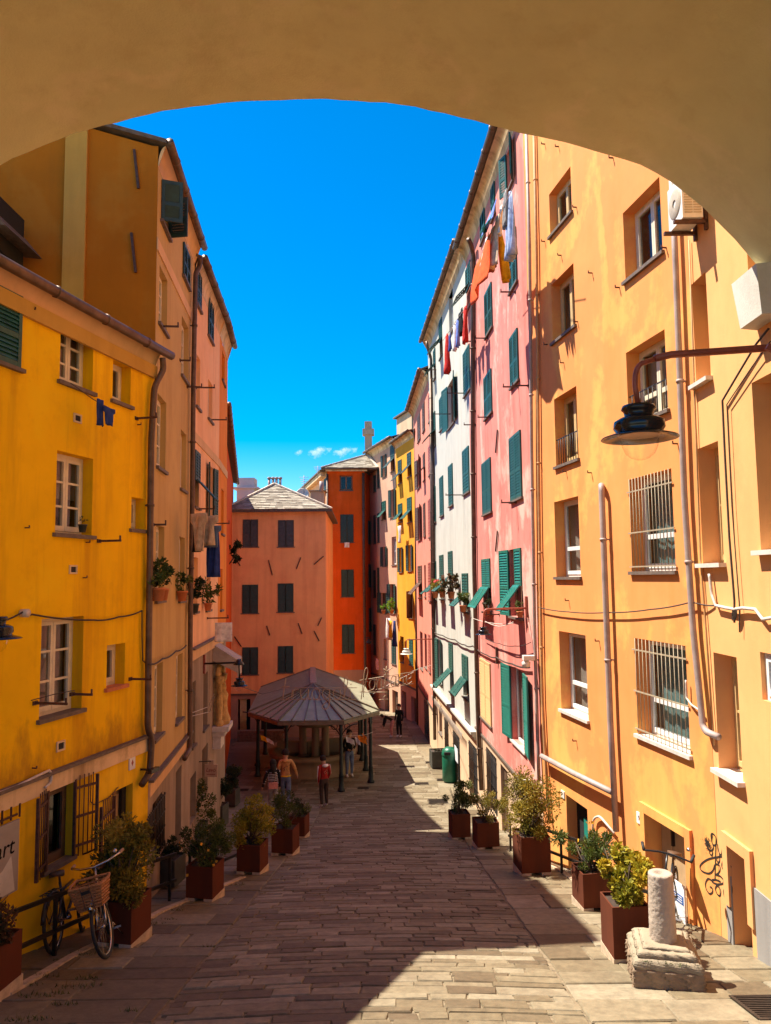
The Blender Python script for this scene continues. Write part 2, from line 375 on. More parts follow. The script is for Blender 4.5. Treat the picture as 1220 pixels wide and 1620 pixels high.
class Bld:
    def __init__(s, name, label, p0, p1, cat='building', ground=None, group='buildings round the sloping square'):
        s.f = Fac(p0, p1); y = (p0[1]+p1[1])/2; s.g = -drop(y)-1.3 if ground is None else ground
        s.root = thing(name, s.f.W(s.f.L/2, 0, -drop(y)), label, cat, group)
    def wall(s, name, z0, z1, mat, u0=.004, u1=None, w=0.0, reveal=True):
        f = s.f; u1 = f.L-.004 if u1 is None else u1; m = MB()
        us = {u0, u1}; zs = {z0, z1}
        H = [h for h in f.holes if h[1] > u0 and h[0] < u1 and h[3] > z0 and h[2] < z1]
        for h in H:
            us |= {min(max(h[0], u0), u1), min(max(h[1], u0), u1)}; zs |= {min(max(h[2], z0), z1), min(max(h[3], z0), z1)}
        us = sorted(us); zs = sorted(zs)
        for i in range(len(us)-1):
            for j in range(len(zs)-1):
                uc = (us[i]+us[i+1])/2; zc = (zs[j]+zs[j+1])/2
                if any(h[0] < uc < h[1] and h[2] < zc < h[3] for h in H): continue
                m.quad(f.W(us[i], w, zs[j]), f.W(us[i+1], w, zs[j]), f.W(us[i+1], w, zs[j+1]), f.W(us[i], w, zs[j+1]))
        for a, b, c, d, dep in H:
            c2 = max(c, z0); d2 = min(d, z1); q = w-dep
            m.quad(f.W(a, w, c2), f.W(a, w, d2), f.W(a, q, d2), f.W(a, q, c2))
            m.quad(f.W(b, w, d2), f.W(b, w, c2), f.W(b, q, c2), f.W(b, q, d2))
            if d <= z1: m.quad(f.W(a, w, d), f.W(b, w, d), f.W(b, q, d), f.W(a, q, d))
            if c >= z0: m.quad(f.W(b, w, c), f.W(a, w, c), f.W(a, q, c), f.W(b, q, c))
        return m.build(name, mat, s.root, False)
    def shell(s, z1, mat, depth=6, left=True, right=True, z0=None, lmat=None, rmat=None, u0=.006, u1=None):
        """side and back walls"""
        f = s.f; z0 = s.g if z0 is None else z0; u1 = f.L-.006 if u1 is None else u1
        def q(nm, mt, a, b):
            m = MB(); m.box(f.W(a[0], a[1], z0), f.e*(b[0]-a[0]) if a[0] != b[0] else f.e*.02, f.n*(b[1]-a[1]) if a[1] != b[1] else f.n*.02, V((0, 0, z1-z0))); return m.build(nm, mt, s.root, False)
        if left: q('side_wall', lmat or mat, (u0, -.002), (u0, -depth))
        if right: q('side_wall', rmat or mat, (u1-.02, -.002), (u1-.02, -depth))
        q('rear_wall', mat, (u0, -depth), (u1, -depth))
    def roof(s, z, depth=6, over=.4, rise=.35, mat='slate_dark', th=.07, ext0=.0, ext1=.0):
        f = s.f; m = MB(); u0, u1 = -ext0, f.L+ext1; h = depth/2
        for wa, za, wb, zb in ((over, z, -h, z+rise*(h+over)), (-depth-.1, z, -h, z+rise*(h+over))):
            a, b, c, d = f.W(u0, wa, za), f.W(u1, wa, za), f.W(u1, wb, zb), f.W(u0, wb, zb)
            t = V((0, 0, th)); m.add([a, b, c, d, a+t, b+t, c+t, d+t], ((0, 3, 2, 1), (4, 5, 6, 7), (0, 1, 5, 4), (1, 2, 6, 5), (2, 3, 7, 6), (3, 0, 4, 7)))
        ro = m.build('roof', mat, s.root, False)
        for u in (f.L*.0+.01, f.L-.03):     # gable ends
            g = MB(); g.add([f.W(u, -.01, z-.02), f.W(u, -depth, z-.02), f.W(u, -h, z+rise*(h+over)-.02), f.W(u+.02, -.01, z-.02), f.W(u+.02, -depth, z-.02), f.W(u+.02, -h, z+rise*(h+over)-.02)], ((0, 1, 2), (5, 4, 3), (0, 3, 4, 1), (1, 4, 5, 2), (2, 5, 3, 0)))
            g.build('gable', s.gmat if hasattr(s, 'gmat') else 'grey_base', s.root, False)
        return ro
    def gutter(s, z, over=.4, r=.07, ext0=0, ext1=0, mat='gutter_copper'):
        f = s.f; m = MB(); n = max(2, int(f.L/.9)); m.tube([f.W(-ext0+(f.L+ext0+ext1)*i/n, over+r*.7, z+.01) for i in range(n+1)], r, 8)
        for i in range(n): 
            u = f.L*(i+.5)/n; m.tube([f.W(u, over+r*.7-.004, z+.01), f.W(u+.025, over+r*.7, z+.01)], r*1.18, 8)
        return m.build('gutter', mat, s.root)
    def cornice(s, z0, z1, mat, over=.35, cove=True, u0=.0, u1=None):
        f = s.f; u1 = f.L if u1 is None else u1; m = MB(); N = 8; pr = []
        for i in range(N+1):
            t = i/N
            pr.append((.003+over*(1-math.cos(t*math.pi/2)) if cove else .003+over*t, z0+(z1-z0)*math.sin(t*math.pi/2) if cove else z0+(z1-z0)*t))
        vs = [f.W(u, a, b) for u in (u0, u1) for a, b in pr]; fs = [(i, N+1+i, N+2+i, i+1) for i in range(N)]
        fs += [tuple(range(N+1)), tuple(range(2*N+1, N, -1))]
        m.add(vs, fs, False); return m.build('cornice', mat, s.root, [True]*N+[False]*2)
    def band(s, z0, z1, mat, w=.03, u0=.0, u1=None, name='string_course', cap=None):
        f = s.f; m = MB(); f.bx(m, u0, f.L if u1 is None else u1, .002, w, z0, z1); o = m.build(name, mat, s.root, False)
        if cap:
            m = MB(); f.bx(m, u0, f.L if u1 is None else u1, .002, w+.05, z1+.001, z1+.04); m.build('ledge', cap, s.root, False)
        return o
    def pipe(s, pts, r=.045, mat='dark_pipe', w=.07, clamp=1.6, name='drainpipe'):
        f = s.f; P = [f.P(x, y, w) if len(q) == 0 else f.P(x, y, q[0]) for x, y, *q in pts]
        Q = [P[0]]
        for i in range(1, len(P)-1):      # rounded bends
            a = (P[i-1]-P[i]); b = (P[i+1]-P[i]); k = min(.12, a.length*.4, b.length*.4)
            p0 = P[i]+a.normalized()*k; p1 = P[i]+b.normalized()*k
            for t in (0, .33, .67, 1): Q.append(p0*(1-t)**2+P[i]*2*t*(1-t)+p1*t*t)
        Q.append(P[-1]); m = MB(); m.tube(Q, r, 8)
        for i in range(len(P)-1):
            d = P[i+1]-P[i]; n = int(d.length/clamp)
            for k in range(n):
                c = P[i]+d*((k+.5)/n); dn = d.normalized()
                m.tube([c-dn*.02, c+dn*.02], r*1.25, 8); m.bar(c, c-f.n*w, .02, .02)
        return m.build(name, mat, s.root)

def louvre(m, O, a, b, c, W, H, pitch=.06, st=.055, rails=(.0, .5, 1.0), t=.035, panel=False):
    """one shutter leaf: O lower corner, a across, b up, c outward"""
    O = V(O); a = V(a); b = V(b); c = V(c); st = min(st, W*.22)
    m.box(O, a*st, b*H, c*t); m.box(O+a*(W-st), a*st, b*H, c*t)
    rh = max(.06, st*1.2); zz = []
    for r in rails:
        z = r*(H-rh); m.box(O+a*st+b*z+c*.002, a*(W-2*st), b*rh, c*(t-.004)); zz.append(z)
    for i in range(len(zz)-1):
        z0 = zz[i]+rh; z1 = zz[i+1]
        if panel:
            m.box(O+a*st+b*z0+c*.008, a*(W-2*st), b*(z1-z0), c*.014); continue
        n = max(2, int((z1-z0)/pitch)); p = (z1-z0)/n
        for k in range(n):
            q = O+a*st+b*(z0+k*p)+c*(t*.9)
            m.box(q, a*(W-2*st), (b*p*1.15-c*t*.8), (b*.25+c).normalized()*.007)
GROUPW = None
def casement(B, px, leaves=2, rows=3, recess=.16, frame='frame_cream', curtain='curtain', sill='sill_slate', sillw=.05, reveal=None, fw=.05, split=None, part='window', off=0.0, raw=None, top=0, full=1.0):
    """recessed glazed window; each pane of glass is its own part"""
    f = B.f; u0, u1, z0, z1 = raw or f.rect(*px)
    f.holes.append((u0, u1, z0, z1, recess+.12)); q = -recess
    m = MB(); W = u1-u0; H = z1-z0; fw = min(fw, W*.12)
    f.bx(m, u0, u0+fw, q-.06, q, z0, z1); f.bx(m, u1-fw, u1, q-.06, q, z0, z1)
    f.bx(m, u0+fw, u1-fw, q-.06, q, z1-fw, z1); f.bx(m, u0+fw, u1-fw, q-.06, q, z0, z0+fw*.9)
    iu0 = u0+fw; iu1 = u1-fw; lw = (iu1-iu0)/leaves; lst = min(.045, lw*.16); cells = []
    for k in range(leaves):
        a = iu0+k*lw+.003; b = iu0+(k+1)*lw-.003; zc = z0+fw; zt = z1-fw
        f.bx(m, a, a+lst, q-.04, q+.015, zc, zt); f.bx(m, b-lst, b, q-.04, q+.015, zc, zt)
        f.bx(m, a+lst, b-lst, q-.04, q+.014, zt-lst, zt); f.bx(m, a+lst, b-lst, q-.04, q+.014, zc, zc+lst*1.5)
        e = [zc+lst*1.5]; lim = zt-lst
        rr = split or [i/rows for i in range(1, rows)]
        for r in rr:
            z = zc+(zt-zc)*r; t = .014 if not split else lst*.8; f.bx(m, a+lst, b-lst, q-.03, q+.008, z-t, z+t); e += [z-t, z+t]
        e.append(lim)
        for i in range(0, len(e), 2): cells.append((a+lst, b-lst, e[i], e[i+1]))
    o = m.build(part, frame, B.root, False)
    for c in cells:
        g = MB(); f.bx(g, c[0]+.001, c[1]-.001, q-.022, q-.016, c[2]+.001, c[3]-.001); g.build('pane', 'glass', o, False)
    if curtain:
        g = MB(); vs = []; N = 14; zt = z1-fw*.8; zb = z0+(H)*(1-full)+fw*.3
        for i in range(N+1):
            t = i/N; uu = u0+W*t; ww = q-.13+.02*math.sin(t*31+u0*7)
            vs += [f.W(uu, ww, zb), f.W(uu, ww, zt)]
        g.add(vs, [(2*i, 2*i+2, 2*i+3, 2*i+1) for i in range(N)], True); g.build('curtain', curtain, o)
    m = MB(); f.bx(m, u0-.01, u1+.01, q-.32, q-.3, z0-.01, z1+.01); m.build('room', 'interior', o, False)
    if sill:
        m = MB(); f.bx(m, u0-.05, u1+.05, q+.016, sillw, z0-.045, z0+.006); m.build('sill', sill, o, False)
    return o, (u0, u1, z0, z1)
def grille(B, R, parent, mat='iron', w=.03, nv=9, hz=(.1, .5, .9), r=.009):
    f = B.f; u0, u1, z0, z1 = R; m = MB()
    for i in range(nv): u = u0+(u1-u0)*(i+.5)/nv; m.tube([f.W(u, w, z0), f.W(u, w, z1)], r, 5)
    for h in hz: z = z0+(z1-z0)*h; m.bar(f.W(u0-.04, w, z), f.W(u1+.04, w, z), .012, .02)
    return m.build('grille', mat, parent)
def shut(B, px, mode='closed', mat='shutter_green', pitch=.06, sill='sill_slate', raw=None, frame='frame_brown', leaves=2, side=1, lmat=None, panel=False, glass=True, ang=42, openl=None, recess=.12, curtain=None):
    """window with louvred shutters: closed, awn (lower flap propped out), open (folded back on the wall), half"""
    f = B.f; u0, u1, z0, z1 = raw or f.rect(*px); W = u1-u0; H = z1-z0
    f.holes.append((u0, u1, z0, z1, recess+.2)); m = MB(); q = -recess; fw = min(.05, W*.14)
    for a, b, c, d in ((u0, u0+fw, z0, z1), (u1-fw, u1, z0, z1), (u0+fw, u1-fw, z1-fw, z1), (u0+fw, u1-fw, z0, z0+fw), ((u0+u1)/2-fw*.5, (u0+u1)/2+fw*.5, z0+fw, z1-fw)):
        f.bx(m, a, b, q-.05, q, c, d)
    o = m.build('window', frame, B.root, False)
    if mode != 'closed':
        for a, b in ((u0+fw, (u0+u1)/2-fw*.5), ((u0+u1)/2+fw*.5, u1-fw)):
            g = MB(); f.bx(g, a+.001, b-.001, q-.03, q-.022, z0+fw+.001, z1-fw-.001); g.build('pane', 'glass', o, False)
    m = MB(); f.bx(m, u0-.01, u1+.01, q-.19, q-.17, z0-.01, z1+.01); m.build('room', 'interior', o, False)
    if curtain:
        m = MB(); f.bx(m, u0+.01, u1-.01, q-.10, q-.09, z0+.01, z1-.01); m.build('curtain', curtain, o, False)
    lw = W/leaves
    if mode in ('closed', 'awn'):
        for k in range(leaves):
            gp_ = .004 if pitch < .1 else .02; a = u0+k*lw+gp_; ww = lw-2*gp_
            if mode == 'closed':
                m = MB(); louvre(m, f.W(a, .004, z0), f.e, f.Z, f.n, ww, H, pitch, rails=(0, .42, 1), panel=panel); m.build('shutter', mat, o, False)
            else:
                zc = z0+H*.46
                m = MB(); louvre(m, f.W(a, .004, zc), f.e, f.Z, f.n, ww, z1-zc, pitch, rails=(0, 1)); m.build('shutter', mat, o, False)
                d = math.radians(ang); m = MB()
                louvre(m, f.W(a, .05, zc+.0), f.e, f.n*math.sin(d)-f.Z*math.cos(d), f.n*math.cos(d)+f.Z*math.sin(d), ww, (zc-z0), pitch, rails=(0, 1), t=.03); m.build('flap', mat, o, False)
    else:
        for sd in (-1, 1):
            if mode == 'left' and sd > 0 or mode == 'right' and sd < 0: continue
            m = MB(); th = math.radians(openl if openl else 172); c = math.cos(th); s_ = math.sin(th)
            hx = u0 if sd < 0 else u1; d = -f.e*sd*c+f.n*s_ if False else (f.e*sd*(-c))+f.n*s_
            nn = f.n*(-c)-f.e*sd*s_
            O = f.W(hx, .012, z0)
            if sd < 0: louvre(m, O, d, f.Z, nn, lw, H, pitch, rails=(0, .42, 1))
            else: louvre(m, O, d, f.Z, nn, lw, H, pitch, rails=(0, .42, 1))
            m.build('shutter', lmat or mat, o, False)
    if sill:
        m = MB(); f.bx(m, u0-.06, u1+.06, q+.002, .06, z0-.05, z0-.004); m.build('sill', sill, o, False)
    return o, (u0, u1, z0, z1)
def opening(B, px, kind='door', mat='door_wood', recess=.2, raw=None, gr=None, frame=None, leaf=None):
    f = B.f; u0, u1, z0, z1 = raw or f.rect(*px); f.holes.append((u0, u1, z0, z1, recess+.05))
    m = MB(); f.bx(m, u0, u1, -recess-.06, -recess, z0, z1); n = max(1, int((u1-u0)/.3))
    if mat not in ('dark_void',):
        for i in range(n):
            a = u0+(u1-u0)*i/n; f.bx(m, a+.04, a+(u1-u0)/n-.04, -recess+.001, -recess+.02, z0+.15, z0+(z1-z0)*.45); f.bx(m, a+.04, a+(u1-u0)/n-.04, -recess+.001, -recess+.02, z0+(z1-z0)*.52, z1-.12)
    o = m.build(kind, mat, B.root, False)
    if gr: grille(B, (u0, u1, z0, z1), o, 'iron', .02, gr, (.08, .3, .52, .74, .94), .01)
    return o, (u0, u1, z0, z1)
def bracket(B, px, py, L=.5, mat='rust_iron', up=False, line=None):
    """laundry-line bracket on the wall"""
    f = B.f; p = f.P(px, py, .002); m = MB(); m.bar(p, p+f.n*L, .022, .03); m.bar(p-f.e*.04, p+f.e*.04, .03, .05); m.bar(p+f.n*L*.96, p+f.n*L*.96+V((0, 0, .07)), .02)
    return m.build('line_bracket', mat, B.root)
def cable(label, pts, r=.008, mat='cable_black', fac=None, w=.03, sag=0, group='cables strung along the house fronts', name='cable'):
    P = []
    for q in pts:
        P.append(fac.P(q[0], q[1], w) if fac else V(q))
    Q = []
    for i in range(len(P)-1):
        n = 6
        for k in range(n):
            t = k/n; p = P[i].lerp(P[i+1], t); p = p-V((0, 0, sag*4*t*(1-t))); Q.append(p)
    Q.append(P[-1]); m = MB(); m.tube(Q, r, 5); o = m.build(name, mat, None, loc=Q[0]); return tag(o, label, 'cable', group)

# ================================================================== LEFT SIDE
def mm(a, b, d): return a+(b-a)*d
L1 = (-3.67, 11.7); L2 = (-4.04, 15.5); L3 = (-4.36, 19.4); L4 = (-4.64, 21.7)
dx = .24
L0 = (-3.67-(11.7-7.62)*dx, 7.62)

# ---- yellow house
B = Bld('yellow_house', 'bright yellow rendered house with cream framed windows and barred ground floor on the near left', L0, L1); f = B.f; LY = lambda x: .005+.016*max(0, x)/240; f.lean = LY
B.gmat = 'yellow_render'
zb0 = f.hit(236, 1189)[1]; zb1 = f.hit(236, 1167)[1]; zg = f.hit(240, 560)[1]
casement(B, (92.5, 144, 512, 612), 2, 3)
casement(B, (175, 203, 574, 638), 1, 1)
o, R = casement(B, (88.5, 146, 719, 846), 2, 3, curtain='curtain', full=.55)
casement(B, (208, 229, 788, 838), 1, 1)
o, R5 = casement(B, (66.5, 134, 977, 1130), 2, 3)
casement(B, (173, 202, 1019, 1086), 1, 1, sill='terracotta', curtain='curtain')
shut(B, (-62, 30, 446, 566), 'closed', 'shutter_green', .05)
# ground floor window with its barred leaves standing open, door the same
o, R = casement(B, (76, 121, 1246, 1366), 1, 1, recess=.1, frame='door_wood', curtain=None, sill='sill_slate')
def gate_leaf(B, hu, z0, z1, w, sd, ang, n=4, parent=None):
    f = B.f; th = math.radians(ang); d = f.e*sd*math.cos(th)+f.n*math.sin(th); O = f.W(hu, .03, z0); m = MB(); Z = f.Z*(z1-z0)
    for t in (0, 1): m.bar(O+d*w*t, O+d*w*t+Z, .035, .035)
    for t in (.12, .5, .88): m.bar(O+Z*t, O+Z*t+d*w, .022, .03)
    for i in range(n): p = O+d*w*(i+1)/(n+1); m.tube([p-Z*.02, p+Z*1.04], .008, 5)
    return m.build('grille_leaf', 'rust_iron', parent or B.root)
gate_leaf(B, R[0], R[2], R[3]+.03, .33, -1, 20, 4, o); gate_leaf(B, R[1], R[2], R[3]+.03, .33, 1, 20, 4, o)
g, R = opening(B, (186, 219, 1246, 1420), 'door', 'door_beige', .18)
gate_leaf(B, R[0], R[2]+.02, R[3]-.05, .5, -1, 14, 6, g)
m = MB(); f.bx(m, R[1]-.12, R[1]-.02, -.15, -.1, R[2], R[3]); m.build('jamb', 'dark_void', g, False)
ztop = 3.42
B.wall('wall', zb1-.002, ztop, 'yellow_render'); B.wall('base_wall', B.g, zb0+.002, 'yellow_base')
B.band(zb0, zb1, 'band_cream', .035, cap='sill_slate')
m = MB(); f.bx(m, 0, f.L, .003, .05, -.0+3.22, 3.42); m.build('frieze', 'gable_pilaster', B.root, False)
B.cornice(3.42, 3.62, 'light_band', .10)
B.shell(3.6, 'yellow_render', 5.5); B.roof(3.62, 5.5, .12, .30, ext0=.02, ext1=-.03); B.gutter(3.64, .12, .07, .1, .22)
B.pipe([(252, 566, .16), (254, 585, .14), (240, 612), (237, 700), (239, 900), (240, 1060), (241, 1152), (248, 1170), (246, 1222), (233, 1242)], .05, 'dark_pipe', .09)
for px in ((114, 126, 655, 669), (110, 122, 894, 908), (93, 106, 1172, 1188)):
    r = f.rect(*px); m = MB()
    for a, b, c, d in ((r[0], r[0]+.022, r[2], r[3]), (r[1]-.022, r[1], r[2], r[3]), (r[0]+.022, r[1]-.022, r[3]-.022, r[3]), (r[0]+.022, r[1]-.022, r[2], r[2]+.022)): f.bx(m, a, b, .002, .02, c, d)
    o = m.build('vent', 'band_cream', B.root, False); m = MB(); f.bx(m, r[0]+.022, r[1]-.022, .002, .006, r[2]+.022, r[3]-.022); m.build('vent_hole', 'interior', o, False)
bracket(B, 213, 662, .35); bracket(B, 157, 856, .35); bracket(B, 211, 1074, .35); bracket(B, 58, 1112, .45); bracket(B, 118, 1098, .3)
for px, py in ((55, 1215), (47, 490), (133, 914), (40, 835), (137, 858), (215, 672)): 
    p = f.P(px, py, .002); m = MB(); m.bar(p, p+f.n*.06, .015); m.bar(p+f.n*.06, p+f.n*.06+V((0, 0, .03)), .012); m.build('hook', 'rust_iron', B.root)
r = f.rect(211, 220, 1196, 1217); m = MB(); f.bx(m, r[0], r[1], .003, .02, r[2], r[3]); o = m.build('number_plaque', 'sign_white', B.root, False)
m = MB(); uc = (r[0]+r[1])/2; zc = (r[2]+r[3])/2
m.add([f.W(uc, .021, zc+.05), f.W(uc-.03, .021, zc), f.W(uc, .021, zc-.05), f.W(uc+.03, .021, zc)], ((0, 1, 2, 3),)); m.build('emblem', 'sign_red', o, False)
p = f.P(231, 1217, .0); m = MB(); m.bar(p, p+f.n*.22, .03); m.bar(p+f.n*.22-f.e*.12, p+f.n*.22+f.e*.1, .07, .06); tag(m.build('security_camera', 'lamp_black', None, loc=p), 'small dark camera on a bracket at the yellow house corner beside the drainpipe foot', 'camera')
cable('double wire sagging across the yellow front above its lower big window', [(-20, 990), (38, 968), (52, 972), (150, 981), (190, 976), (228, 966)], .012, 'cable_black', f, .05, .02)
cable('wire running down the right edge of the yellow front to the drainpipe', [(228, 966), (229, 1010), (231, 1045), (238, 1051)], .009, 'cable_black', f, .04)
cable('thick pale conduit lying on the cream band of the yellow house', [(-20, 1262), (30, 1244), (62, 1228), (82, 1219), (87, 1226), (85, 1238), (76, 1246)], .018, 'cable_white', f, .06)
cable('thin wire looping under the cream band beside the door of the yellow house', [(151, 1224), (150, 1268), (156, 1273), (180, 1262), (195, 1245)], .007, 'rust_iron', f, .02)
cable('thin dark clothes wire over the lower sill of the yellow house', [(52, 1108), (90, 1098), (122, 1092)], .006, 'cable_black', f, .4)
m = MB(); p = f.P(40, 970, .04); m.lathe(p, [(.0, -.05), (.05, -.05), (.05, .05), (0, .05)], 10, (f.e, f.Z, f.n)); tag(m.build('cable_reel', 'cable_white', None, loc=p), 'round pale insulator where the wires meet on the yellow front', 'insulator')

# board with lettering at the left edge
r = f.rect(-26, 24, 1306, 1420); m = MB(); f.bx(m, r[0], r[1], .05, .075, r[2], r[3]); brd = m.build('sign_board', 'sign_grey', None, False, loc=f.W(r[0], .05, r[2]))
tag(brd, 'grey wall board with dark handwritten art lettering at the left edge of the yellow house', 'sign', None)
zc = f.hit(5, 1342)[1]; uc = f.hit(3, 1342)[0]
text('art', .26, f.W(uc-.02, .077, zc), f.e, f.Z, 'lamp_black', 'lettering', brd, .003, shear=.15)
m = MB(); m.add([f.W(r[0]+.02, .077, r[2]+.02), f.W(r[1]-.05, .077, r[2]+.02), f.W(r[1]-.12, .077, zc-.1), f.W(r[1]-.25, .077, zc-.22), f.W(r[0]+.02, .077, zc-.3)], ((0, 1, 2, 3, 4),)); m.build('print', 'corbel_stone', brd, False)
m = MB()
for i in range(4): m.bar(f.W(r[0]+.1+.14*i, .04, r[3]+.01), f.W(r[0]+.1+.14*i, .04, r[3]+.16), .018)
m.bar(f.W(r[0]+.05, .04, r[3]+.05), f.W(r[1], .04, r[3]+.05), .02); m.build('spikes', 'rust_iron', brd)

# ---- brown house with the tall bare gable
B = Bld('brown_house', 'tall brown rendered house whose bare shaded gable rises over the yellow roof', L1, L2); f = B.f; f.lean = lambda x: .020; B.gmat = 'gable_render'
FB = f; zt = 6.78
bb = f.hit(236, 1261)[1]
g1 = f.hit(240, 378)[1]; g0 = f.hit(240, 395)[1]
shut(B, (245, 258, 300, 362), 'open', 'shutter_dark', .05, openl=75); shut(B, (281, 291, 395, 445), 'closed', 'shutter_dark')
for px in ((245, 258, 432, 520), (282, 293, 510, 600), (246, 260, 630, 742), (284, 293, 684, 775), (248, 261, 832, 950), (285, 294, 850, 950), (250, 263, 1050, 1165), (284, 294, 1035, 1140)):
    casement(B, px, 1, 3, .10, curtain='curtain')
casement(B, (251, 266, 1262, 1350), 1, 2, .1, frame='door_wood', curtain=None); grille(B, f.rect(251, 266, 1262, 1350), B.root, 'iron', .05, 6, (.05, .35, .65, .95), .012)
grille(B, f.rect(238, 249, 1285, 1345), B.root, 'iron', .05, 5, (.05, .35, .65, .95), .012)
opening(B, (287, 296, 1215, 1345), 'door', 'door_wood', .15)
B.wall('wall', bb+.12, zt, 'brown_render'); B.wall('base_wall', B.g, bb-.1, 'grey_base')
B.band(bb-.1, bb+.118, 'light_band', .035, cap='sill_slate'); B.band(g0, g1+.02, 'light_band', .02)
B.cornice(zt, zt+.36, 'light_band', .12)
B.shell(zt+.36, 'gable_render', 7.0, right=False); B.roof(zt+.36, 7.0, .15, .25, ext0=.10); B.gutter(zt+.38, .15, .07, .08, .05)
# pilaster on the gable
m = MB(); m.box(f.W(-.05, -1.12, 3.0), f.e*.055, f.n*-.34, V((0, 0, 4.9))); m.build('pilaster', 'gable_pilaster', B.root, False)
for w_, z_ in ((-.38, 6.72), (-.40, 5.3)):
    m = MB(); m.bar(f.W(-.02, w_, z_+.33), f.W(-.02, w_+.08, z_-.33), .03, .04); m.build('tie_bar', 'rust_iron', B.root)
m = MB(); p = f.W(-.0, -2.55, 3.72); m.tube([p, p-f.e*.14], .06, 10); m.build('pipe_stub', 'cable_white', B.root)
B.pipe([(309, 408, .2), (308, 422, .16), (302, 432), (302, 600), (304, 800), (305, 1000), (308, 1185), (300, 1200)], .05, 'dark_pipe', .09)
for px, py, L in ((248, 516, .3), (292, 612, .3), (243, 830, .2), (280, 570, .2)): bracket(B, px, py, L)
cable('thick looping wire across the brown house front', [(240, 1051), (262, 1042), (283, 1030), (299, 1021)], .014, 'cable_black', f, .06, .03)
# dormer on the yellow roof, behind the arch edge
p = at(-2, 372, 10.6); dr = thing('roof_dormer', p, 'small dark dormer with a pitched slate hood on the yellow roof', 'dormer')
m = MB(); m.cbox(p+V((-.3, .2, -.25)), .7, .9, .8); m.build('dormer_wall', 'dark_void', dr, False)
m = MB(); m.add([p+V((-.75, -.35, .1)), p+V((.28, -.35, -.02)), p+V((-.05, -.35, .38)), p+V((-.75, .8, .1)), p+V((.28, .8, -.02)), p+V((-.05, .8, .38))], ((0, 1, 2), (3, 5, 4), (1, 4, 5, 2), (0, 2, 5, 3), (0, 3, 4, 1))); m.build('dormer_hood', 'slate_dark', dr, False)

# ---- salmon pink house with orange end strip
B = Bld('pink_orange_house', 'pink house with an orange end strip and pale curved string courses on the left', L2, L3); f = B.f; f.lean = lambda x: .018; FP = f; B.gmat = 'pink_left'
zt = 6.5
shut(B, (304.5, 311, 432, 486), 'closed', 'shutter_dark'); shut(B, (323.5, 331, 476, 536), 'closed', 'shutter_dark')
casement(B, (306.5, 313, 565, 645), 1, 2, .10); casement(B, (326, 333, 605, 665), 1, 2, .10)
shut(B, (306, 314, 715, 802), 'awn', 'shutter_dark'); shut(B, (329, 336, 738, 822), 'open', 'shutter_dark')
casement(B, (308, 315, 882, 968), 1, 2, .10); casement(B, (328, 335, 890, 965), 1, 2, .10)
casement(B, (309.5, 315, 1078, 1180), 1, 2, .15, curtain=None); casement(B, (327, 334, 1064, 1152), 1, 2, .15, curtain=None); opening(B, (309, 318, 1225, 1300), 'door', 'dark_void')
opening(B, (327, 336, 1180, 1262), 'door', 'door_wood')
z1 = f.hit(309, 1027)[1]; z2 = f.hit(312, 697)[1]
B.wall('wall', z1, zt, 'pink_left'); B.wall('base_wall', B.g, z1-.22, 'grey_base'); B.band(z1-.22, z1-.002, 'light_band', .05, cap='sill_slate'); B.band(z2-.1, z2+.1, 'light_band', .02)
B.cornice(zt, zt+.4, 'band_cream', .12); B.shell(zt+.4, 'pink_left', 7, right=False, left=True); B.roof(zt+.4, 7, .16, .4); B.gutter(zt+.42, .16, .075)
for px, py, L in ((307, 613, .4), (330, 664, .4), (311, 805, .4), (338, 828, .4), (331, 978, .5)): bracket(B, px, py, L)
B2 = Bld('orange_house', 'narrow orange house end just past the pink house on the left', L3, L4); f = B2.f; f.lean = lambda x: .016; B2.gmat = 'orange_left'
casement(B2, (347.5, 352, 560, 605), 1, 1, .15); casement(B2, (350, 354, 775, 845), 1, 1, .15); casement(B2, (350.5, 354, 900, 965), 1, 1, .15); casement(B2, (351, 355, 1070, 1120), 1, 1, .15, curtain=None)
z1 = f.hit(352, 1005)[1]
B2.wall('wall', z1, zt, 'orange_left'); B2.wall('base_wall', B2.g, z1-.22, 'grey_base'); B2.band(z1-.22, z1-.002, 'light_band', .05); B2.band(z2-.1, z2+.1, 'light_band', .02)
B2.cornice(zt, zt+.4, 'band_cream', .12); B2.shell(zt+.4, 'orange_left', 7, rmat='orange_left'); B2.roof(zt+.4, 7, .16, .4); B2.gutter(zt+.42, .16, .075)
B3 = Bld('alley_house', 'dark red house in the alley past the orange end, stretched to block sun and sky', (-4.95, 22.2), (-8.4, 41.0)); f = B3.f
B3.wall('wall', B3.g-1, 5.3, 'red_orange'); B3.shell(5.3, 'red_orange', 4); B3.roof(5.3, 4, .2, .3); B3.gutter(5.32, .2, .07)  # mostly unseen; length and height shaped to shut out sun and sky

# ================================================================== CENTRE
# salmon house with the slate hip roof
B = Bld('salmon_house', 'salmon house with three rows of dark shutters and a slate hip roof behind the pavilion', (-7.95, 38.0), (-3.07, 38.15)); f = B.f
zt = f.hit(440, 808)[1]; zb = f.hit(440, 1098)[1]
for x0, x1, y0, y1, mt, pn in ((384, 408.5, 822, 865, 'shutter_grey', 1), (440, 465, 823, 865, 'shutter_grey', 1), (383, 408.5, 925, 970, 'shutter_dark', 0), (439.5, 464.5, 923, 968, 'shutter_dark', 0), (383, 408.5, 1024, 1067, 'shutter_dark', 0), (439.5, 464, 1022, 1064, 'shutter_dark', 0)):
    shut(B, (x0, x1, y0, y1), 'closed', mt, .17)
g, R = opening(B, (376, 396, 1106, 1162), 'gate', 'dark_void', .3); grille(B, (R[0]+.1, R[1]-.2, R[2], R[3]), g, 'frame_tan', -.1, 6, (.02, .98), .03)
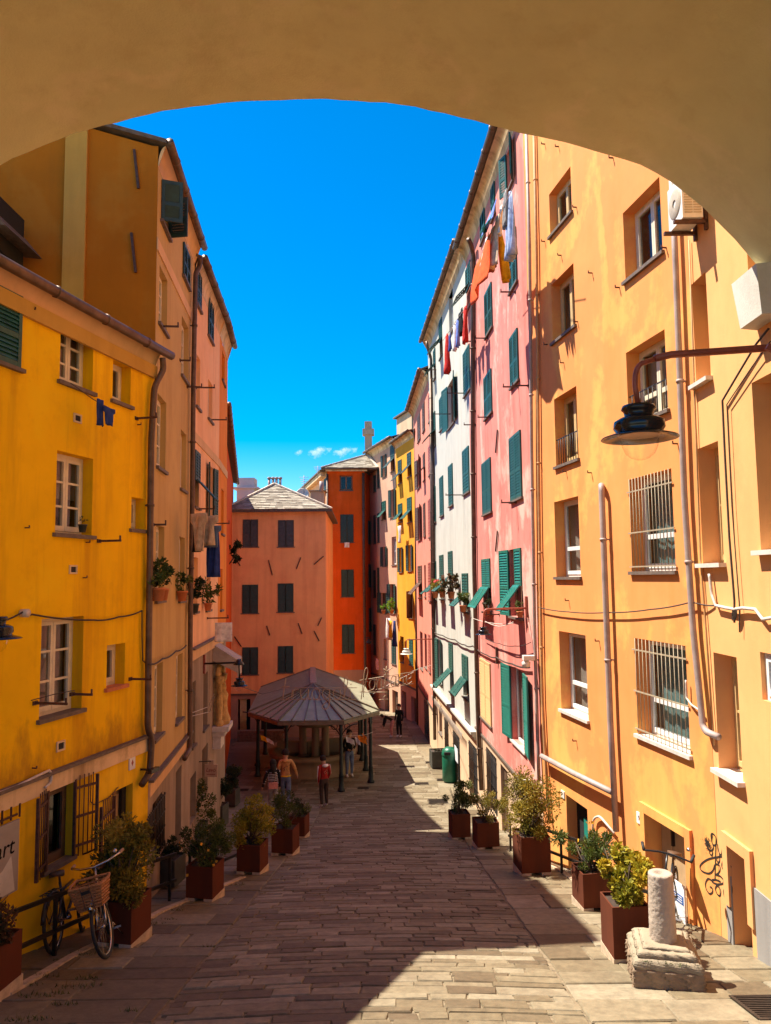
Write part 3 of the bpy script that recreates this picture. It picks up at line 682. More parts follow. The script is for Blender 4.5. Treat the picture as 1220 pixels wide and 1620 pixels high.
opening(B, (412, 450, 1112, 1160), 'door', 'dark_void', .3)
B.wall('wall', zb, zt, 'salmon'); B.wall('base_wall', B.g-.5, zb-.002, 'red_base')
B.shell(zt, 'salmon', 9)
m = MB()
for a, b in (((425, 886), (431, 910)), ((476, 882), (469, 900)), ((512, 880), (497, 893)), ((422, 990), (427, 1005)), ((472, 986), (478, 1003)), ((497, 998), (505, 1014)), ((509, 977), (503, 990)), ((371, 1007), (382, 1023)), ((374, 885), (380, 895))):
    m = MB(); m.bar(f.P(a[0], a[1], .03), f.P(b[0], b[1], .03), .035, .05); m.build('tie_anchor', 'rust_iron', B.root)
m = MB(); f.bx(m, 0.02, f.L-.02, .003, .05, zb-.03, zb+.05); m.build('ledge', 'slate_dark', B.root, False)
def hip_roof(B, f, z, rise, depth, over=.4, hipx=.5, mat='slate', rows=14, front_run=None, u0=None, u1=None, apex_w=None):
    """slate hip roof: front slope in laid courses, each slate its own block"""
    u0 = -over if u0 is None else u0; u1 = f.L+over if u1 is None else u1; W = u1-u0; run = front_run or W/2
    au = u0+W*hipx; aw = over-run
    A = f.W(au, aw, z+rise); BL = f.W(u0, over, z); BR = f.W(u1, over, z); CL = f.W(u0, -depth, z); CR = f.W(u1, -depth, z); E = f.W(au, -depth, z+rise)
    m = MB(); t = V((0, 0, -.1)); m.add([A, BL, BR, CL, CR, E, BL+t, BR+t, CL+t, CR+t], ((1, 2, 0), (2, 4, 5, 0), (3, 1, 0, 5), (4, 3, 5), (6, 7, 2, 1), (7, 9, 4, 2), (9, 8, 3, 4), (8, 6, 1, 3), (6, 8, 9, 7)))
    ro = m.build('roof', 'slate_dark', B.root, False)
    m = MB(); rng = random.Random(4)
    n = ((BR-BL).cross(A-BL)).normalized()
    if n.z < 0: n = -n
    for k in range(rows):
        a, b = k/rows, (k+1.35)/rows; b = min(b, 1)
        l0 = BL.lerp(A, a); r0 = BR.lerp(A, a); l1 = BL.lerp(A, b); r1 = BR.lerp(A, b); ln = (r0-l0).length; c = max(1, int(ln/.34)); j = rng.random()*.5
        e = [0]+[min(1, max(0, (i+j+rng.uniform(-.15, .15))/c)) for i in range(c)]+[1]
        for i in range(len(e)-1):
            if e[i+1]-e[i] < .004: continue
            m.rnd = rng.random(); h = n*(.03+rng.uniform(0, .02)); q0, q1 = l0.lerp(r0, e[i]+.001), l0.lerp(r0, e[i+1]-.001)
            s0, s1 = l1.lerp(r1, e[i]), l1.lerp(r1, e[i+1]-.001)
            m.add([q0, q1, s1, s0, q0+h, q1+h, s1+n*.005, s0+n*.005], ((4, 5, 6, 7), (0, 1, 5, 4), (1, 2, 6, 5), (3, 0, 4, 7)))
    o = m.build('slates', mat, ro, False, rnd=True); o['kind'] = 'stuff'
    m = MB()
    for a in (BL, BR): 
        for i in range(9): m.bar(a.lerp(A, i/9+.003)+n*.04, a.lerp(A, (i+1)/9-.003)+n*.05, .16, .07)
    for i in range(9): m.bar(A.lerp(E, i/9+.003)+V((0, 0, .04)), A.lerp(E, (i+1)/9-.003)+V((0, 0, .04)), .2, .08)
    m.build('ridge_caps', 'ridge_mortar', ro, False)
    return ro, A
ro, A = hip_roof(B, f, zt+.05, 1.55, 9, .32, .43, rows=16, front_run=2.0)
m = MB(); f.bx(m, -.3, f.L+.3, .22, .34, zt-.08, zt+.03); m.build('gutter', 'slate_dark', B.root, False)
for px in (426, 432, 437.5, 443.5):
    p = at(px, 764, 40.8); m = MB(); m.tube([p-V((0, 0, .5)), p+V((0, 0, .22))], .07, 8); m.lathe(p+V((0, 0, .22)), [(.07, 0), (.11, .0), (.11, .09), (.0, .12)], 8); m.build('flue', 'zinc_pipe', B.root)
p = at(391, 782, 43); m = MB(); m.cbox(p+V((0, 0, -.4)), 1.0, 1.0, 1.3); m.cbox(p+V((0, 0, .28)), 1.5, 1.2, .08); m.build('chimney', 'corbel_stone', B.root, False)
# low brick wall at its foot
a = at(373, 1160, 37.2); m = MB(); wl = thing('low_brick_wall', V((-6.6, 37.2, -drop(37.2))), 'low worn brick wall in the shade left of the pavilion', 'wall')
m = MB(); m.box(V((-7.3, 36.9, -drop(37)-.1)), V((2.2, 0, 0)), V((0, .35, 0)), V((0, 0, .62))); m.build('wall_core', 'mortar', wl, False)
rng = random.Random(3)
for r_ in range(4):
    for c_ in range(7):
        m = MB(); x = -7.28+c_*.31+(r_ % 2)*.12; m.box(V((x, 36.885-rng.uniform(0, .01), -drop(37)+.02+r_*.125)), V((.29, 0, 0)), V((0, .05, 0)), V((0, 0, .11))); m.build('brick', 'brick_low', wl, False)

# red orange house
B = Bld('red_house', 'deep orange red house with four dark windows and a slate roof at the far end', (-3.88, 49.5), (-1.42, 49.7)); f = B.f; FR = f
zt = f.hit(545, 746)[1]; zb = f.hit(550, 1060)[1]
casement(B, (537.5, 558, 752, 776), 2, 1, .15, frame='frame_brown', curtain=None)
shut(B, (538.5, 559.5, 814, 858), 'closed', 'shutter_dark', .17); shut(B, (540, 560, 901, 944), 'closed', 'shutter_dark', .17)
o, R = shut(B, (541, 561, 988, 1033), 'closed', 'shutter_dark', .17)
B.wall('wall', zb, zt, 'red_orange'); B.wall('base_wall', B.g, zb-.002, 'red_base'); B.shell(zt, 'red_orange', 2.9, right=False)
rs = Fac((-1.42, 49.7), (-.90, 52.7)); m = MB(); m.box(rs.W(.0, -.25, B.g), rs.e*rs.L, rs.n*.25, V((0, 0, zt-B.g))); m.build('side_wall', 'red_orange', B.root, False)
for y_ in (2.35, -.6, -3.6):
    m = MB(); rs.bx(m, 1.2, 2.0, .003, .05, y_, y_+1.6); m.build('shutter', 'shutter_dark', B.root, False)
m = MB(); f.bx(m, -.1, f.L+.2, .003, .3, zt, zt+.14); m.build('cornice', 'band_cream', B.root, False)
m = MB(); m.tube([f.W(-.2, .36, zt+.16), f.W(f.L+.3, .36, zt+.16)], .08, 8); m.build('gutter', 'gutter_copper', B.root)
B.pipe([(575, 748), (576, 900), (578, 1060), (579, 1130)], .09, 'dark_pipe', .12)
B.pipe([(518, 750), (518, 900), (518, 1060)], .07, 'dark_pipe', .1)
hip_roof(B, f, zt+.2, 1.25, 3.1, .4, .86, rows=12, front_run=2.2, u1=f.L+.9)
p = at(583, 700, 51.5); m = MB(); m.cbox(p+V((0, 0, -.55)), .5, .5, 2.0); m.cbox(p+V((0, 0, .5)), .8, .7, .42); m.build('chimney', 'peach_base', B.root, False)
# pink house behind with a dish
B = Bld('rear_pink_house', 'pink house end with a satellite dish between the salmon and red houses', (-6.7, 61.0), (-3.95, 49.8)); f = B.f
zt2 = f.hit(514, 748)[1]
for y0, y1 in ((757, 781), (817, 861), (904, 946)): shut(B, (513, 517, y0, y1), 'closed', 'shutter_dark', .12)
B.wall('wall', B.g-1, zt2, 'pink_left'); B.shell(zt2, 'pink_left', .5, right=False); m = MB(); f.bx(m, 0, f.L, -.5, .45, zt2+.01, zt2+.12); m.build('roof', 'slate_dark', B.root, False)
m = MB(); f.bx(m, 0, f.L-.3, .003, .35, zt2-.3, zt2); m.build('cornice', 'band_cream', B.root, False)
p = at(500, 788, 43); bk = Bld('rooftop_room', 'pale rooftop block with a dish seen above the salmon roof', (p.x-.35, 43.4), (p.x+.45, 43.4)); f = bk.f
bk.wall('wall', -1, p.z+.45, 'peach_base'); bk.shell(p.z+.45, 'peach_base', 1, z0=-1); m = MB(); f.bx(m, -.1, f.L+.1, -1.1, .1, p.z+.452, p.z+.5); m.build('coping', 'grey_base', bk.root, False)
m = MB(); m.tube([p+V((.3, .2, .4)), p+V((.3, .2, 1.0))], .12, 8); m.build('flue', 'zinc_pipe', bk.root)
p = at(479, 783, 45); ds = thing('satellite_dish', p, 'pale round satellite dish on the roof behind the salmon house', 'satellite dish')
m = MB(); m.lathe(p, [(0, .0), (.2, .03), (.38, .12), (.4, .14), (.37, .13), (.2, .05), (0, .02)], 14, (V((1, 0, 0)), V((0, .3, .95)), V((0, -.95, .3)))); m.build('dish', 'corbel_stone', ds)
m = MB(); m.tube([p, p+V((0, .1, -1.4))], .035, 6); m.build('mast', 'zinc_pipe', ds)
for px, top, bot, d, lb in ((481, 752, 790, 45, 'tall thin television aerial beside the dish'), (503, 737, 760, 50, 'thin rooftop aerial above the dark eave of the rear pink house')):
    p = at(px, top, d); q = at(px, bot, d); an = thing('aerial', q, lb, 'aerial', 'aerials on the roofs')
    m = MB(); m.tube([q-V((0, 0, .3)), p], .02, 5); m.build('mast', 'zinc_pipe', an)
    m = MB()
    for k in range(4): c = p.lerp(q, .08+.09*k); m.tube([c-V((.28-.04*k, 0, 0)), c+V((.28-.04*k, .0, 0))], .012, 4)
    m.build('dipoles', 'zinc_pipe', an)
# block on the roofs at the right
b0 = at(632, 700, 52); b1 = at(668, 700, 47.5)
B = Bld('rear_rooftop_block', 'pale concrete block and parapet on the roofs behind the yellow lane house', (at(628, 700, 53).x, 53), (at(652, 700, 50).x, 50)); f = B.f
zt3 = f.hit(640, 655)[1]; B.wall('wall', 2, zt3, 'peach_base'); B.shell(zt3, 'grey_base', 4, z0=2); m = MB(); f.bx(m, -.2, f.L+.2, -4.1, .2, zt3+.01, zt3+.12); m.build('coping', 'slate_dark', B.root, False)

# ================================================================== RIGHT SIDE, from the far lane to the near wall
R6 = (-1.15, 51.8); R5 = (.66, 46); R4 = (1.66, 42); R3 = (2.04, 33.5); R2 = (2.68, 23.2); R1 = (3.06, 15.3); R0 = (4.03, 9.5); RN = (4.10, -2.5)
# dusty pink lane house
B = Bld('dusty_pink_house', 'dusty pink lane house with dark green shutters and laundry at the far right', R6, R5); f = B.f; F6 = f; B.gmat = 'dusty_pink'
for y0, y1 in ((752, 778), (815, 860), (902, 945), (988, 1035)): shut(B, (591.5, 595, y0, y1), 'closed', 'shutter_dark', .14)
for y0, y1 in ((742, 772), (812, 858), (898, 942)): shut(B, (597.5, 600.5, y0, y1), 'closed', 'shutter_dark', .14)
g6 = 8.35
shut(B, (606, 610, 720, 754), 'open', 'shutter_dark', .13); shut(B, (618, 624.5, 704, 746), 'awn', 'shutter_dark', .13)
shut(B, (604, 611, 793, 822), 'awn', 'shutter_green', .13); shut(B, (619, 624.5, 774, 818), 'open', 'shutter_dark', .13)
shut(B, (606, 611, 865, 896), 'open', 'shutter_dark', .13); casement(B, (620, 627, 849, 894), 2, 2, .15, frame='frame_white', curtain=None)
shut(B, (603, 611, 938, 970), 'open', 'shutter_dark', .13); shut(B, (617.5, 624, 924, 970), 'open', 'shutter_dark', .13)
casement(B, (607.5, 611.5, 1011, 1043), 1, 2, .15, curtain=None); shut(B, (620, 627, 1012, 1050), 'closed', 'shutter_dark', .13)
zb = f.hit(612, 1075)[1]
for px in ((609, 616, 1090, 1134), (621, 630, 1093, 1142)): opening(B, px, 'door', 'door_wood', .2)
B.wall('wall', zb, g6, 'dusty_pink'); B.wall('base_wall', B.g-1, zb-.002, 'dusty_pink'); B.band(zb-.05, zb+.05, 'slate_dark', .05); B.cornice(g6, g6+.4, 'band_cream', .25); B.shell(g6+.4, 'dusty_pink', 6, z0=-10); B.roof(g6+.4, 6, .3, .3); B.gutter(g6+.42, .3, .09)
# narrow yellow lane house
B = Bld('yellow_lane_house', 'narrow yellow lane house with dark awning shutters between two pink houses', R5, R4); f = B.f; F5 = f; B.gmat = 'yellow_right'
g5 = 8.0
shut(B, (630, 636, 728, 765), 'awn', 'shutter_dark', .13); shut(B, (644.5, 651, 716, 754), 'awn', 'shutter_dark', .13)
shut(B, (630, 637, 797, 826), 'awn', 'shutter_green', .13); shut(B, (644.5, 652, 787, 826), 'awn', 'shutter_green', .13)
shut(B, (632.5, 636.5, 866, 905), 'open', 'shutter_dark', .13, frame='frame_white'); shut(B, (646.5, 651.5, 862, 903), 'open', 'shutter_dark', .13, frame='frame_white')
shut(B, (646, 653, 935, 977), 'right', 'shutter_brown', .13, openl=120)
casement(B, (633.5, 639, 1007, 1048), 1, 2, .15, curtain=None, frame='frame_brown'); shut(B, (648, 654, 1011, 1052), 'closed', 'shutter_green', .13)
zb = f.hit(640, 1082)[1]
for px in ((636, 643, 1094, 1155), (651, 660, 1104, 1164)): opening(B, px, 'door', 'door_wood', .2)
B.wall('wall', zb, g5, 'yellow_right'); B.wall('base_wall', B.g-1, zb-.002, 'dusty_pink'); B.band(zb-.05, zb+.05, 'slate_dark', .05); B.cornice(g5, g5+.35, 'band_cream', .25); B.shell(g5+.35, 'yellow_right', 6, z0=-10, left=False); B.roof(g5+.35, 6, .3, .3); B.gutter(g5+.37, .3, .09)
B.pipe([(655, 678, .3), (656, 690, .2), (657.5, 700), (658, 900), (659, 1060), (661, 1150)], .06, 'dark_pipe', .08)
# coral pink house
B = Bld('coral_house', 'coral pink house with brown open shutters squeezed beside the white house', R4, R3); f = B.f; F4 = f; B.gmat = 'pink_far'
g4 = 9.05
shut(B, (661, 665.5, 656, 697), 'closed', 'shutter_brown', .12); shut(B, (669, 672.5, 638, 682), 'closed', 'shutter_brown', .12)
shut(B, (661, 664.5, 724, 772), 'open', 'shutter_brown', .12); shut(B, (670, 673, 717, 760), 'awn', 'shutter_brown', .12)
shut(B, (662.5, 666, 800, 854), 'open', 'shutter_brown', .12); shut(B, (670.5, 673.5, 796, 848), 'closed', 'shutter_brown', .12)
shut(B, (662, 668, 895, 946), 'awn', 'shutter_brown', .12); casement(B, (671.5, 674, 894, 944), 1, 1, .15, curtain=None)
for px in ((665, 669, 1000, 1058), (672, 675.5, 1003, 1056)): casement(B, px, 1, 2, .2, curtain=None, frame='shutter_red')
for y in ((622, 667), (705, 752), (790, 850), (890, 950), (1004, 1062)): shut(B, (678.5, 681.5)+y, 'closed', 'shutter_red', .12)
zb = f.hit(670, 1096)[1]
g, R = opening(B, (672, 679, 1112, 1176), 'door', 'dark_void', .2, gr=5)
B.wall('wall', zb, g4, 'pink_far'); B.wall('base_wall', B.g-.5, zb-.002, 'peach_base'); B.cornice(g4, g4+.45, 'band_cream', .3); B.shell(g4+.45, 'pink_far', 6, right=False, z0=-9); B.roof(g4+.45, 6, .36, .4); B.gutter(g4+.47, .36, .09)
m = MB(); L = f.L; n = 26
for i in range(n): u = L*(i+.5)/n; m.add([f.W(u-.12, .04, zb+.05), f.W(u+.12, .04, zb+.05), f.W(u, .05, zb-.16), f.W(u-.12, .06, zb+.05), f.W(u+.12, .06, zb+.05)], ((0, 1, 2), (4, 3, 2)))
m.build('fringe', 'slate_dark', B.root, False)
B.pipe([(681.5, 600), (684, 900), (687, 1090), (688, 1170)], .07, 'dark_pipe', .1)
# white house
B = Bld('white_house', 'tall off white house with green awning shutters and laundry under the eaves', R3, R2); f = B.f; FW = f; B.gmat = 'white_render'
gw = 10.35
shut(B, (738, 746, 418, 488), 'awn', 'shutter_green', .09); casement(B, (710.5, 717, 462, 528), 1, 1, .12, frame='frame_white', curtain=None); shut(B, (695.5, 700, 505, 566), 'awn', 'shutter_green', .09); shut(B, (686.5, 689.5, 552, 600), 'awn', 'shutter_green', .09)
shut(B, (734, 744.5, 551, 622), 'closed', 'shutter_green', .09); shut(B, (709, 719, 602, 674), 'open', 'shutter_green', .09, curtain='cloth_pink'); shut(B, (696, 701, 628, 680), 'closed', 'shutter_green', .09); shut(B, (686, 689.5, 652, 707), 'awn', 'shutter_green', .09)
shut(B, (733, 743, 709, 780), 'closed', 'shutter_green', .09); shut(B, (710.5, 717, 735, 800), 'closed', 'shutter_green', .09); shut(B, (696.5, 702, 754, 816), 'closed', 'shutter_green', .09); shut(B, (686.5, 690, 770, 826), 'closed', 'shutter_green', .09)
shut(B, (732.5, 741.5, 907, 968), 'awn', 'shutter_green', .09, ang=48); shut(B, (710.5, 717, 872, 948), 'awn', 'shutter_green', .09, ang=50); shut(B, (696.5, 702.5, 878, 948), 'awn', 'shutter_green', .09, ang=50); shut(B, (687.5, 691, 888, 950), 'awn', 'shutter_green', .09, ang=50)
shut(B, (694, 698.5, 1012, 1080), 'open', 'shutter_green', .09); shut(B, (711.5, 717.5, 1018, 1095), 'awn', 'shutter_green', .09, ang=45); shut(B, (732.5, 741.5, 1037, 1104), 'awn', 'shutter_green', .09, ang=38)
zc = f.hit(718, 1118)[1]
casement(B, (695, 699.5, 1122, 1160), 1, 2, .12, curtain=None, frame='frame_brown')
for px, k in (((704, 710, 1138, 1210), 4), ((718, 728, 1162, 1248), 6), ((743, 757, 1180, 1268), 8)): opening(B, px, 'door', 'dark_void', .14, gr=k)
B.wall('wall', zc, gw, 'white_render'); B.wall('base_wall', B.g-.3, zc-.25, 'peach_base')
m = MB(); f.bx(m, 0, f.L, .002, .06, zc-.25, zc-.16); f.bx(m, 0, f.L, .002, .12, zc-.16, zc-.08); f.bx(m, 0, f.L, .002, .17, zc-.08, zc); m.build('string_course', 'white_render', B.root, False)
m = MB(); L = f.L; n = 34
for i in range(n): u = L*.02+L*.80*(i+.5)/n; z = zc-.42; m.add([f.W(u-.1, .12, z), f.W(u+.1, .12, z), f.W(u+.02, .16, z-.26), f.W(u-.1, .14, z), f.W(u+.1, .14, z)], ((0, 1, 2), (4, 3, 2)))
m.build('fringe', 'awning_pale', B.root, False)
B.cornice(gw, gw+.45, 'band_cream', .24); B.shell(gw+.45, 'white_render', 6, right=False, z0=-8); B.roof(gw+.45, 6, .3, .4); B.gutter(gw+.47, .3, .08)
B.pipe([(675, 540, .3), (677, 552, .25), (682, 566, .1), (684.5, 700, .08), (686, 800, .08), (687, 980, .08), (688, 1090, .08)], .06, 'dark_pipe', .1)
B.pipe([(741, 378, .3), (745, 386, .2), (748.5, 400), (748, 700), (750.5, 900), (756, 1120), (762, 1250)], .07, 'dark_pipe', .1)
cable('dark double cable running down across the white house above its lowest shutters', [(684, 998), (700, 1005), (720, 1012), (735, 1020), (748, 1022)], .022, 'cable_black', f, .08, .04)
for px, py in ((736, 622), (733, 783), (712, 655), (690, 585)): bracket(B, px, py, .6)
r = f.rect(721, 726, 1182, 1204); m = MB(); f.bx(m, r[0], r[1], .03, .04, r[2], r[3]); tag(m.build('paper_notice', 'sign_white', None, False, loc=f.W(r[0], .03, r[2])), 'white paper notice on the barred door near the green bin', 'notice')
# pink house
B = Bld('pink_house', 'weathered pink house with teal shutters and peeling render beside the orange wall', R2, R1); f = B.f; FK = f; B.gmat = 'pink_render'
gk = 10.1
T = 'shutter_teal'; G = 'shutter_green'
shut(B, (802.5, 812, 230, 298), 'open', G, .06, openl=160); shut(B, (778, 784, 292, 345), 'closed', G, .06); shut(B, (761, 768, 336, 380), 'closed', G, .06)
shut(B, (806, 818.5, 368, 456), 'closed', G, .06); shut(B, (768, 779.5, 455, 527), 'closed', G, .06)
shut(B, (808, 821, 526, 608), 'closed', G, .06); shut(B, (767, 779, 590, 658), 'closed', G, .06)
shut(B, (808, 826, 686, 790), 'closed', G, .06); shut(B, (764, 778, 728, 812), 'closed', G, .06)
shut(B, (764, 777, 884, 968), 'awn', T, .06, ang=35, frame='frame_white')
shut(B, (807, 826.5, 868, 976), 'left', T, .06); 
shut(B, (761.5, 777.5, 1046, 1140), 'closed', 'frame_tan', .07)
shut(B, (810, 831, 1060, 1178), 'open', T, .06, curtain='sill_marble', frame='frame_white', openl=174, sill='sill_marble')
# right hand leaf of the row above: upper half shut, flap propped out
r = f.rect(807, 826.5, 868, 976); uu = (r[0]+r[1])/2; zc2 = r[2]+(r[3]-r[2])*.46; ww = r[1]-uu; d = math.radians(38)
m = MB(); louvre(m, f.W(uu, .004, zc2), f.e, f.Z, f.n, ww, r[3]-zc2, .06, rails=(0, 1)); m.build('shutter', T, B.root, False)
m = MB(); louvre(m, f.W(uu, .05, zc2), f.e, f.n*math.sin(d)-f.Z*math.cos(d), f.n*math.cos(d)+f.Z*math.sin(d), ww, zc2-r[2], .06, rails=(0, 1), t=.03); m.build('flap', T, B.root, False)
zl0 = f.hit(762, 1172); zl1 = f.hit(852, 1247)
zb = (zl0[1]+zl1[1])/2
for px, k in (((771, 786.5, 1192, 1290), 7), ((823, 835, 1228, 1268), 7)): opening(B, px, 'door', 'dark_void', .12, gr=k)
opening(B, (793.5, 804, 1216, 1326), 'door', 'door_wood', .1)
B.wall('wall', zb, gk, 'pink_render'); B.wall('base_wall', B.g-.3, zb-.002, 'peach_base', w=-.0); B.band(zb-.05, zb+.01, 'slate_dark', .05, name='ledge')
B.cornice(gk, gk+.45, 'band_cream', .24); B.shell(gk+.45, 'pink_render', 6, z0=-7); B.roof(gk+.45, 6, .3, .4); B.gutter(gk+.47, .3, .08)
for px, py in ((816, 462), (820, 612), (772, 535), (776, 660), (817, 795), (752, 540), (752, 672), (836, 610), (790, 972)): bracket(B, px, py, .35)
for x, y0, y1 in ((786, 680, 716), (786, 840, 872)): m = MB(); m.bar(f.P(x+1, y0, .03), f.P(x-2, y1, .03), .03, .05); m.build('tie_anchor', 'rust_iron', B.root)
m = MB(); m.bar(f.P(785.5, 1024, .04), f.P(786, 1050, .04), .09, .05); m.build('tie_anchor', 'shutter_brown', B.root)
cable('dark cable sagging across the pink house below its teal flaps', [(748, 1022), (770, 1036), (786, 1040), (810, 1050), (838, 1056)], .02, 'cable_black', f, .06, .03)
cable('thin brown wire sagging between the lamp and the pink house corner', [(770, 1010), (790, 1018), (815, 1022), (840, 1016)], .008, 'cable_black', f, .1, .03)
for i, (a, b) in enumerate((((748, 978), (812, 986)), ((768, 983), (812, 984)))): cable('white washing line hung slackly under the teal flaps, ' + ('reaching the white house' if i == 0 else 'the shorter of the pair'), [a, ((a[0]+b[0])/2, a[1]+8), b], .009, 'cable_white', f, .35, .02, 'washing lines on the pink house', 'washing_line')
p = f.P(840, 1044, .15); m = MB(); m.tube([p-f.n*.15, p], .02, 6); m.cbox(p+f.n*.05, .22, .2, .09); m.lathe(p+f.n*.1-V((0, 0, .15)), [(.0, 0), (.08, .02), (.09, .1), (.05, .14)], 10); tag(m.build('wall_camera', 'white_plastic', None, loc=p), 'white camera unit on the pink house corner above the open teal shutters', 'camera')
r = f.rect(838, 843, 1236, 1262); m = MB(); f.bx(m, r[0], r[1], .003, .14, r[2], r[3]); tag(m.build('meter_box', 'white_plastic', None, False, loc=f.W(r[0], 0, r[2])), 'small pale meter box beside the barred opening at the foot of the pink house', 'meter box')
B.pipe([(832, 180), (838, 400), (841, 700), (846, 1000), (851, 1180), (853, 1235)], .035, 'zinc_pipe', .06)

# ---- orange house, far part and the near part beyond the fold
B = Bld('orange_house', 'big sunlit orange house with recessed windows and grilles filling the right side', R1, R0); f = B.f; FO = f
zo = 11.2
FR_ = 'frame_tan'
casement(B, (869, 904.5, 284, 356), 2, 1, .16, frame=FR_, curtain=None, fw=.08)
casement(B, (873, 909.5, 432, 530), 2, 1, .18, frame=FR_, curtain='curtain', fw=.08)
o3, r3 = casement(B, (878, 914, 620, 733), 2, 1, .2, frame=FR_, curtain='curtain', fw=.08)
casement(B, (878.5, 917, 789, 913), 1, 2, .2, frame='frame_white', split=(.36,), curtain='curtain')
casement(B, (886.5, 928.5, 1002, 1130), 1, 2, .2, frame='frame_white', split=(.34,), curtain='curtain', sill='sill_marble')
casement(B, (986.5, 1047, 306, 424), 2, 1, .2, frame='frame_cream', curtain=None, fw=.07)
o2, r2 = casement(B, (992, 1055, 538, 662), 2, 1, .22, frame='frame_cream', curtain='curtain', split=(.34,))
o4, r4 = casement(B, (997.5, 1066, 749, 904), 1, 2, .22, frame='frame_white', split=(.36,), curtain='curtain_teal', full=1)
o5, r5 = casement(B, (1007, 1088, 1016, 1177), 1, 2, .22, frame='frame_white', split=(.36,), curtain='curtain_teal', full=1, sill='sill_marble')
grille(B, (r4[0]+.0, r4[1], r4[2]-.01, r4[3]+.0), o4, 'grille_grey', .02, 13, (.06, .42, .86), .0055); grille(B, (r5[0], r5[1], r5[2], r5[3]), o5, 'grille_grey', .02, 13, (.06, .45, .88), .0055)
for o_, r_ in ((o3, r3), (o2, r2)): grille(B, (r_[0]+.02, r_[1]-.02, r_[2], r_[2]+(r_[3]-r_[2])*.4), o_, 'iron', -.03, 9, (.02, .98), .008)
g, R = opening(B, (898, 931, 1270, 1392), 'door', 'dark_void', .2)
m = MB(); f.bx(m, R[0]+(R[1]-R[0])*.45, R[1]-.01, -.19, -.15, R[2], R[2]+(R[3]-R[2])*.78); lf = m.build('door_leaf', 'door_green', g, False)
zz = R[2]+(R[3]-R[2])*.66
for k in range(3): m = MB(); f.bx(m, R[0]+(R[1]-R[0])*.68, R[1]-.12, -.149, -.147, zz-.07*k, zz-.07*k+.03); m.build('notice_line', 'sign_white', lf, False) if False else None
g2, RD = opening(B, (1028, 1091, 1308, 1508), 'door', 'door_beige', .22)
for a, b, c, d in ((RD[0]-.13, RD[0], B.g, RD[3]+.13), (RD[1], RD[1]+.13, B.g, RD[3]+.13), (RD[0], RD[1], RD[3], RD[3]+.13)):
    m = MB(); f.bx(m, a+.001, b-.001, .002, .045, c, d); m.build('door_surround', 'orange_render', B.root, False)
m = MB(); u0 = RD[0]+.2; f.bx(m, RD[0]+.36, RD[0]+.40, -.218, -.16, RD[3]-.35, RD[3]-.1); m.build('hinge', 'iron', g2)
B.wall('wall', B.g, zo, 'orange_render'); B.shell(zo, 'orange_render', 6, z0=-6, left=False, right=False); B.roof(zo, 6, .4, .3)
r = f.rect(1009, 1017, 1286, 1303); m = MB(); f.bx(m, r[0], r[1], .003, .02, r[2], r[3]); o = m.build('number_plaque', 'sign_white', B.root, False); text('9', .1, f.W((r[0]+r[1])/2, .022, (r[2]+r[3])/2), f.e, f.Z, 'lamp_black', 'numeral', o, .002)
r = f.rect(889, 894, 1251, 1262); m = MB(); f.bx(m, r[0], r[1], .003, .02, r[2], r[3]); m.build('wall_box', 'white_plastic', B.root, False)
# pipes
B.pipe([(844, 170), (849, 400), (853, 800), (858, 1100), (862, 1185), (870, 1300)], .03, 'orange_pipe', .05)
B.pipe([(1063, 285), (1069, 420), (1083, 790), (1096, 990), (1112, 1148), (1118, 1158), (1137, 1166)], .043, 'zinc_pipe', .08)
B.pipe([(951, 768, .0), (951.5, 768), (958, 940), (966, 1150), (975, 1315)], .048, 'zinc_pipe', .1)
B.pipe([(857, 1196), (905, 1222), (968, 1253)], .05, 'zinc_pipe', .13)
B.pipe([(938, 1322), (938, 1296), (948, 1290), (972, 1318)], .02, 'cable_white', .05)
for px, py in ((862, 228), (862, 382), (866, 545), (884, 232), (888, 404), (892, 574), (896, 746), (900, 950), (970, 250), (980, 455), (1054, 392), (937, 432), (936, 748), (948, 1014), (912, 328), (914, 509), (1072, 702), (912, 1172)):
    p = f.P(px, py, .002); m = MB(); m.bar(p, p+f.n*.07, .018); m.bar(p+f.n*.07, p+f.n*.07+V((0, 0, .04)), .014); m.build('shutter_catch', 'rust_iron', B.root)
cable('dark wire running across the orange wall between the drainpipes', [(853, 961), (900, 968), (960, 969), (1030, 964), (1095, 952), (1130, 958)], .01, 'cable_black', f, .06, .015)
cable('white hose loop beside the lower barred window of the orange wall', [(1085, 1076), (1086, 1104), (1094, 1115), (1110, 1126)], .014, 'cable_white', f, .05)
# sign sheet leaning in the doorway
uA = RD[0]+(RD[1]-RD[0])*.52; zA = RD[3]-.62; m = MB(); f.bx(m, uA, RD[1]+.0, .06, .08, B.g+.5, zA); ss = m.build('sign_sheet', 'sign_white', None, False, loc=f.W(uA, .06, -4.3)); tag(ss, 'white sheet with blue safety marks across the doorway behind the column stump', 'sign')
uc = uA+.13; zc = zA-.2; m = MB(); m.lathe(f.W(uc, .081, zc), [(0, .003), (.062, .003), (.062, 0)], 18, (f.e, f.Z, f.n)); ci = m.build('symbol', 'sign_blue', ss, False); text('!', .09, f.W(uc, .087, zc), f.e, f.Z, 'sign_white', 'mark', ci, .002)
m = MB(); f.bx(m, uc+.09, RD[1]-.02, .0805, .083, zc-.05, zc+.06); bb_ = m.build('blue_panel', 'sign_blue', ss, False)
for k in range(3): m = MB(); f.bx(m, uc+.11, RD[1]-.05, .0835, .0845, zc+.03-.03*k, zc+.042-.03*k); m.build('text_line', 'sign_white', bb_, False)
m = MB(); rng = random.Random(9)
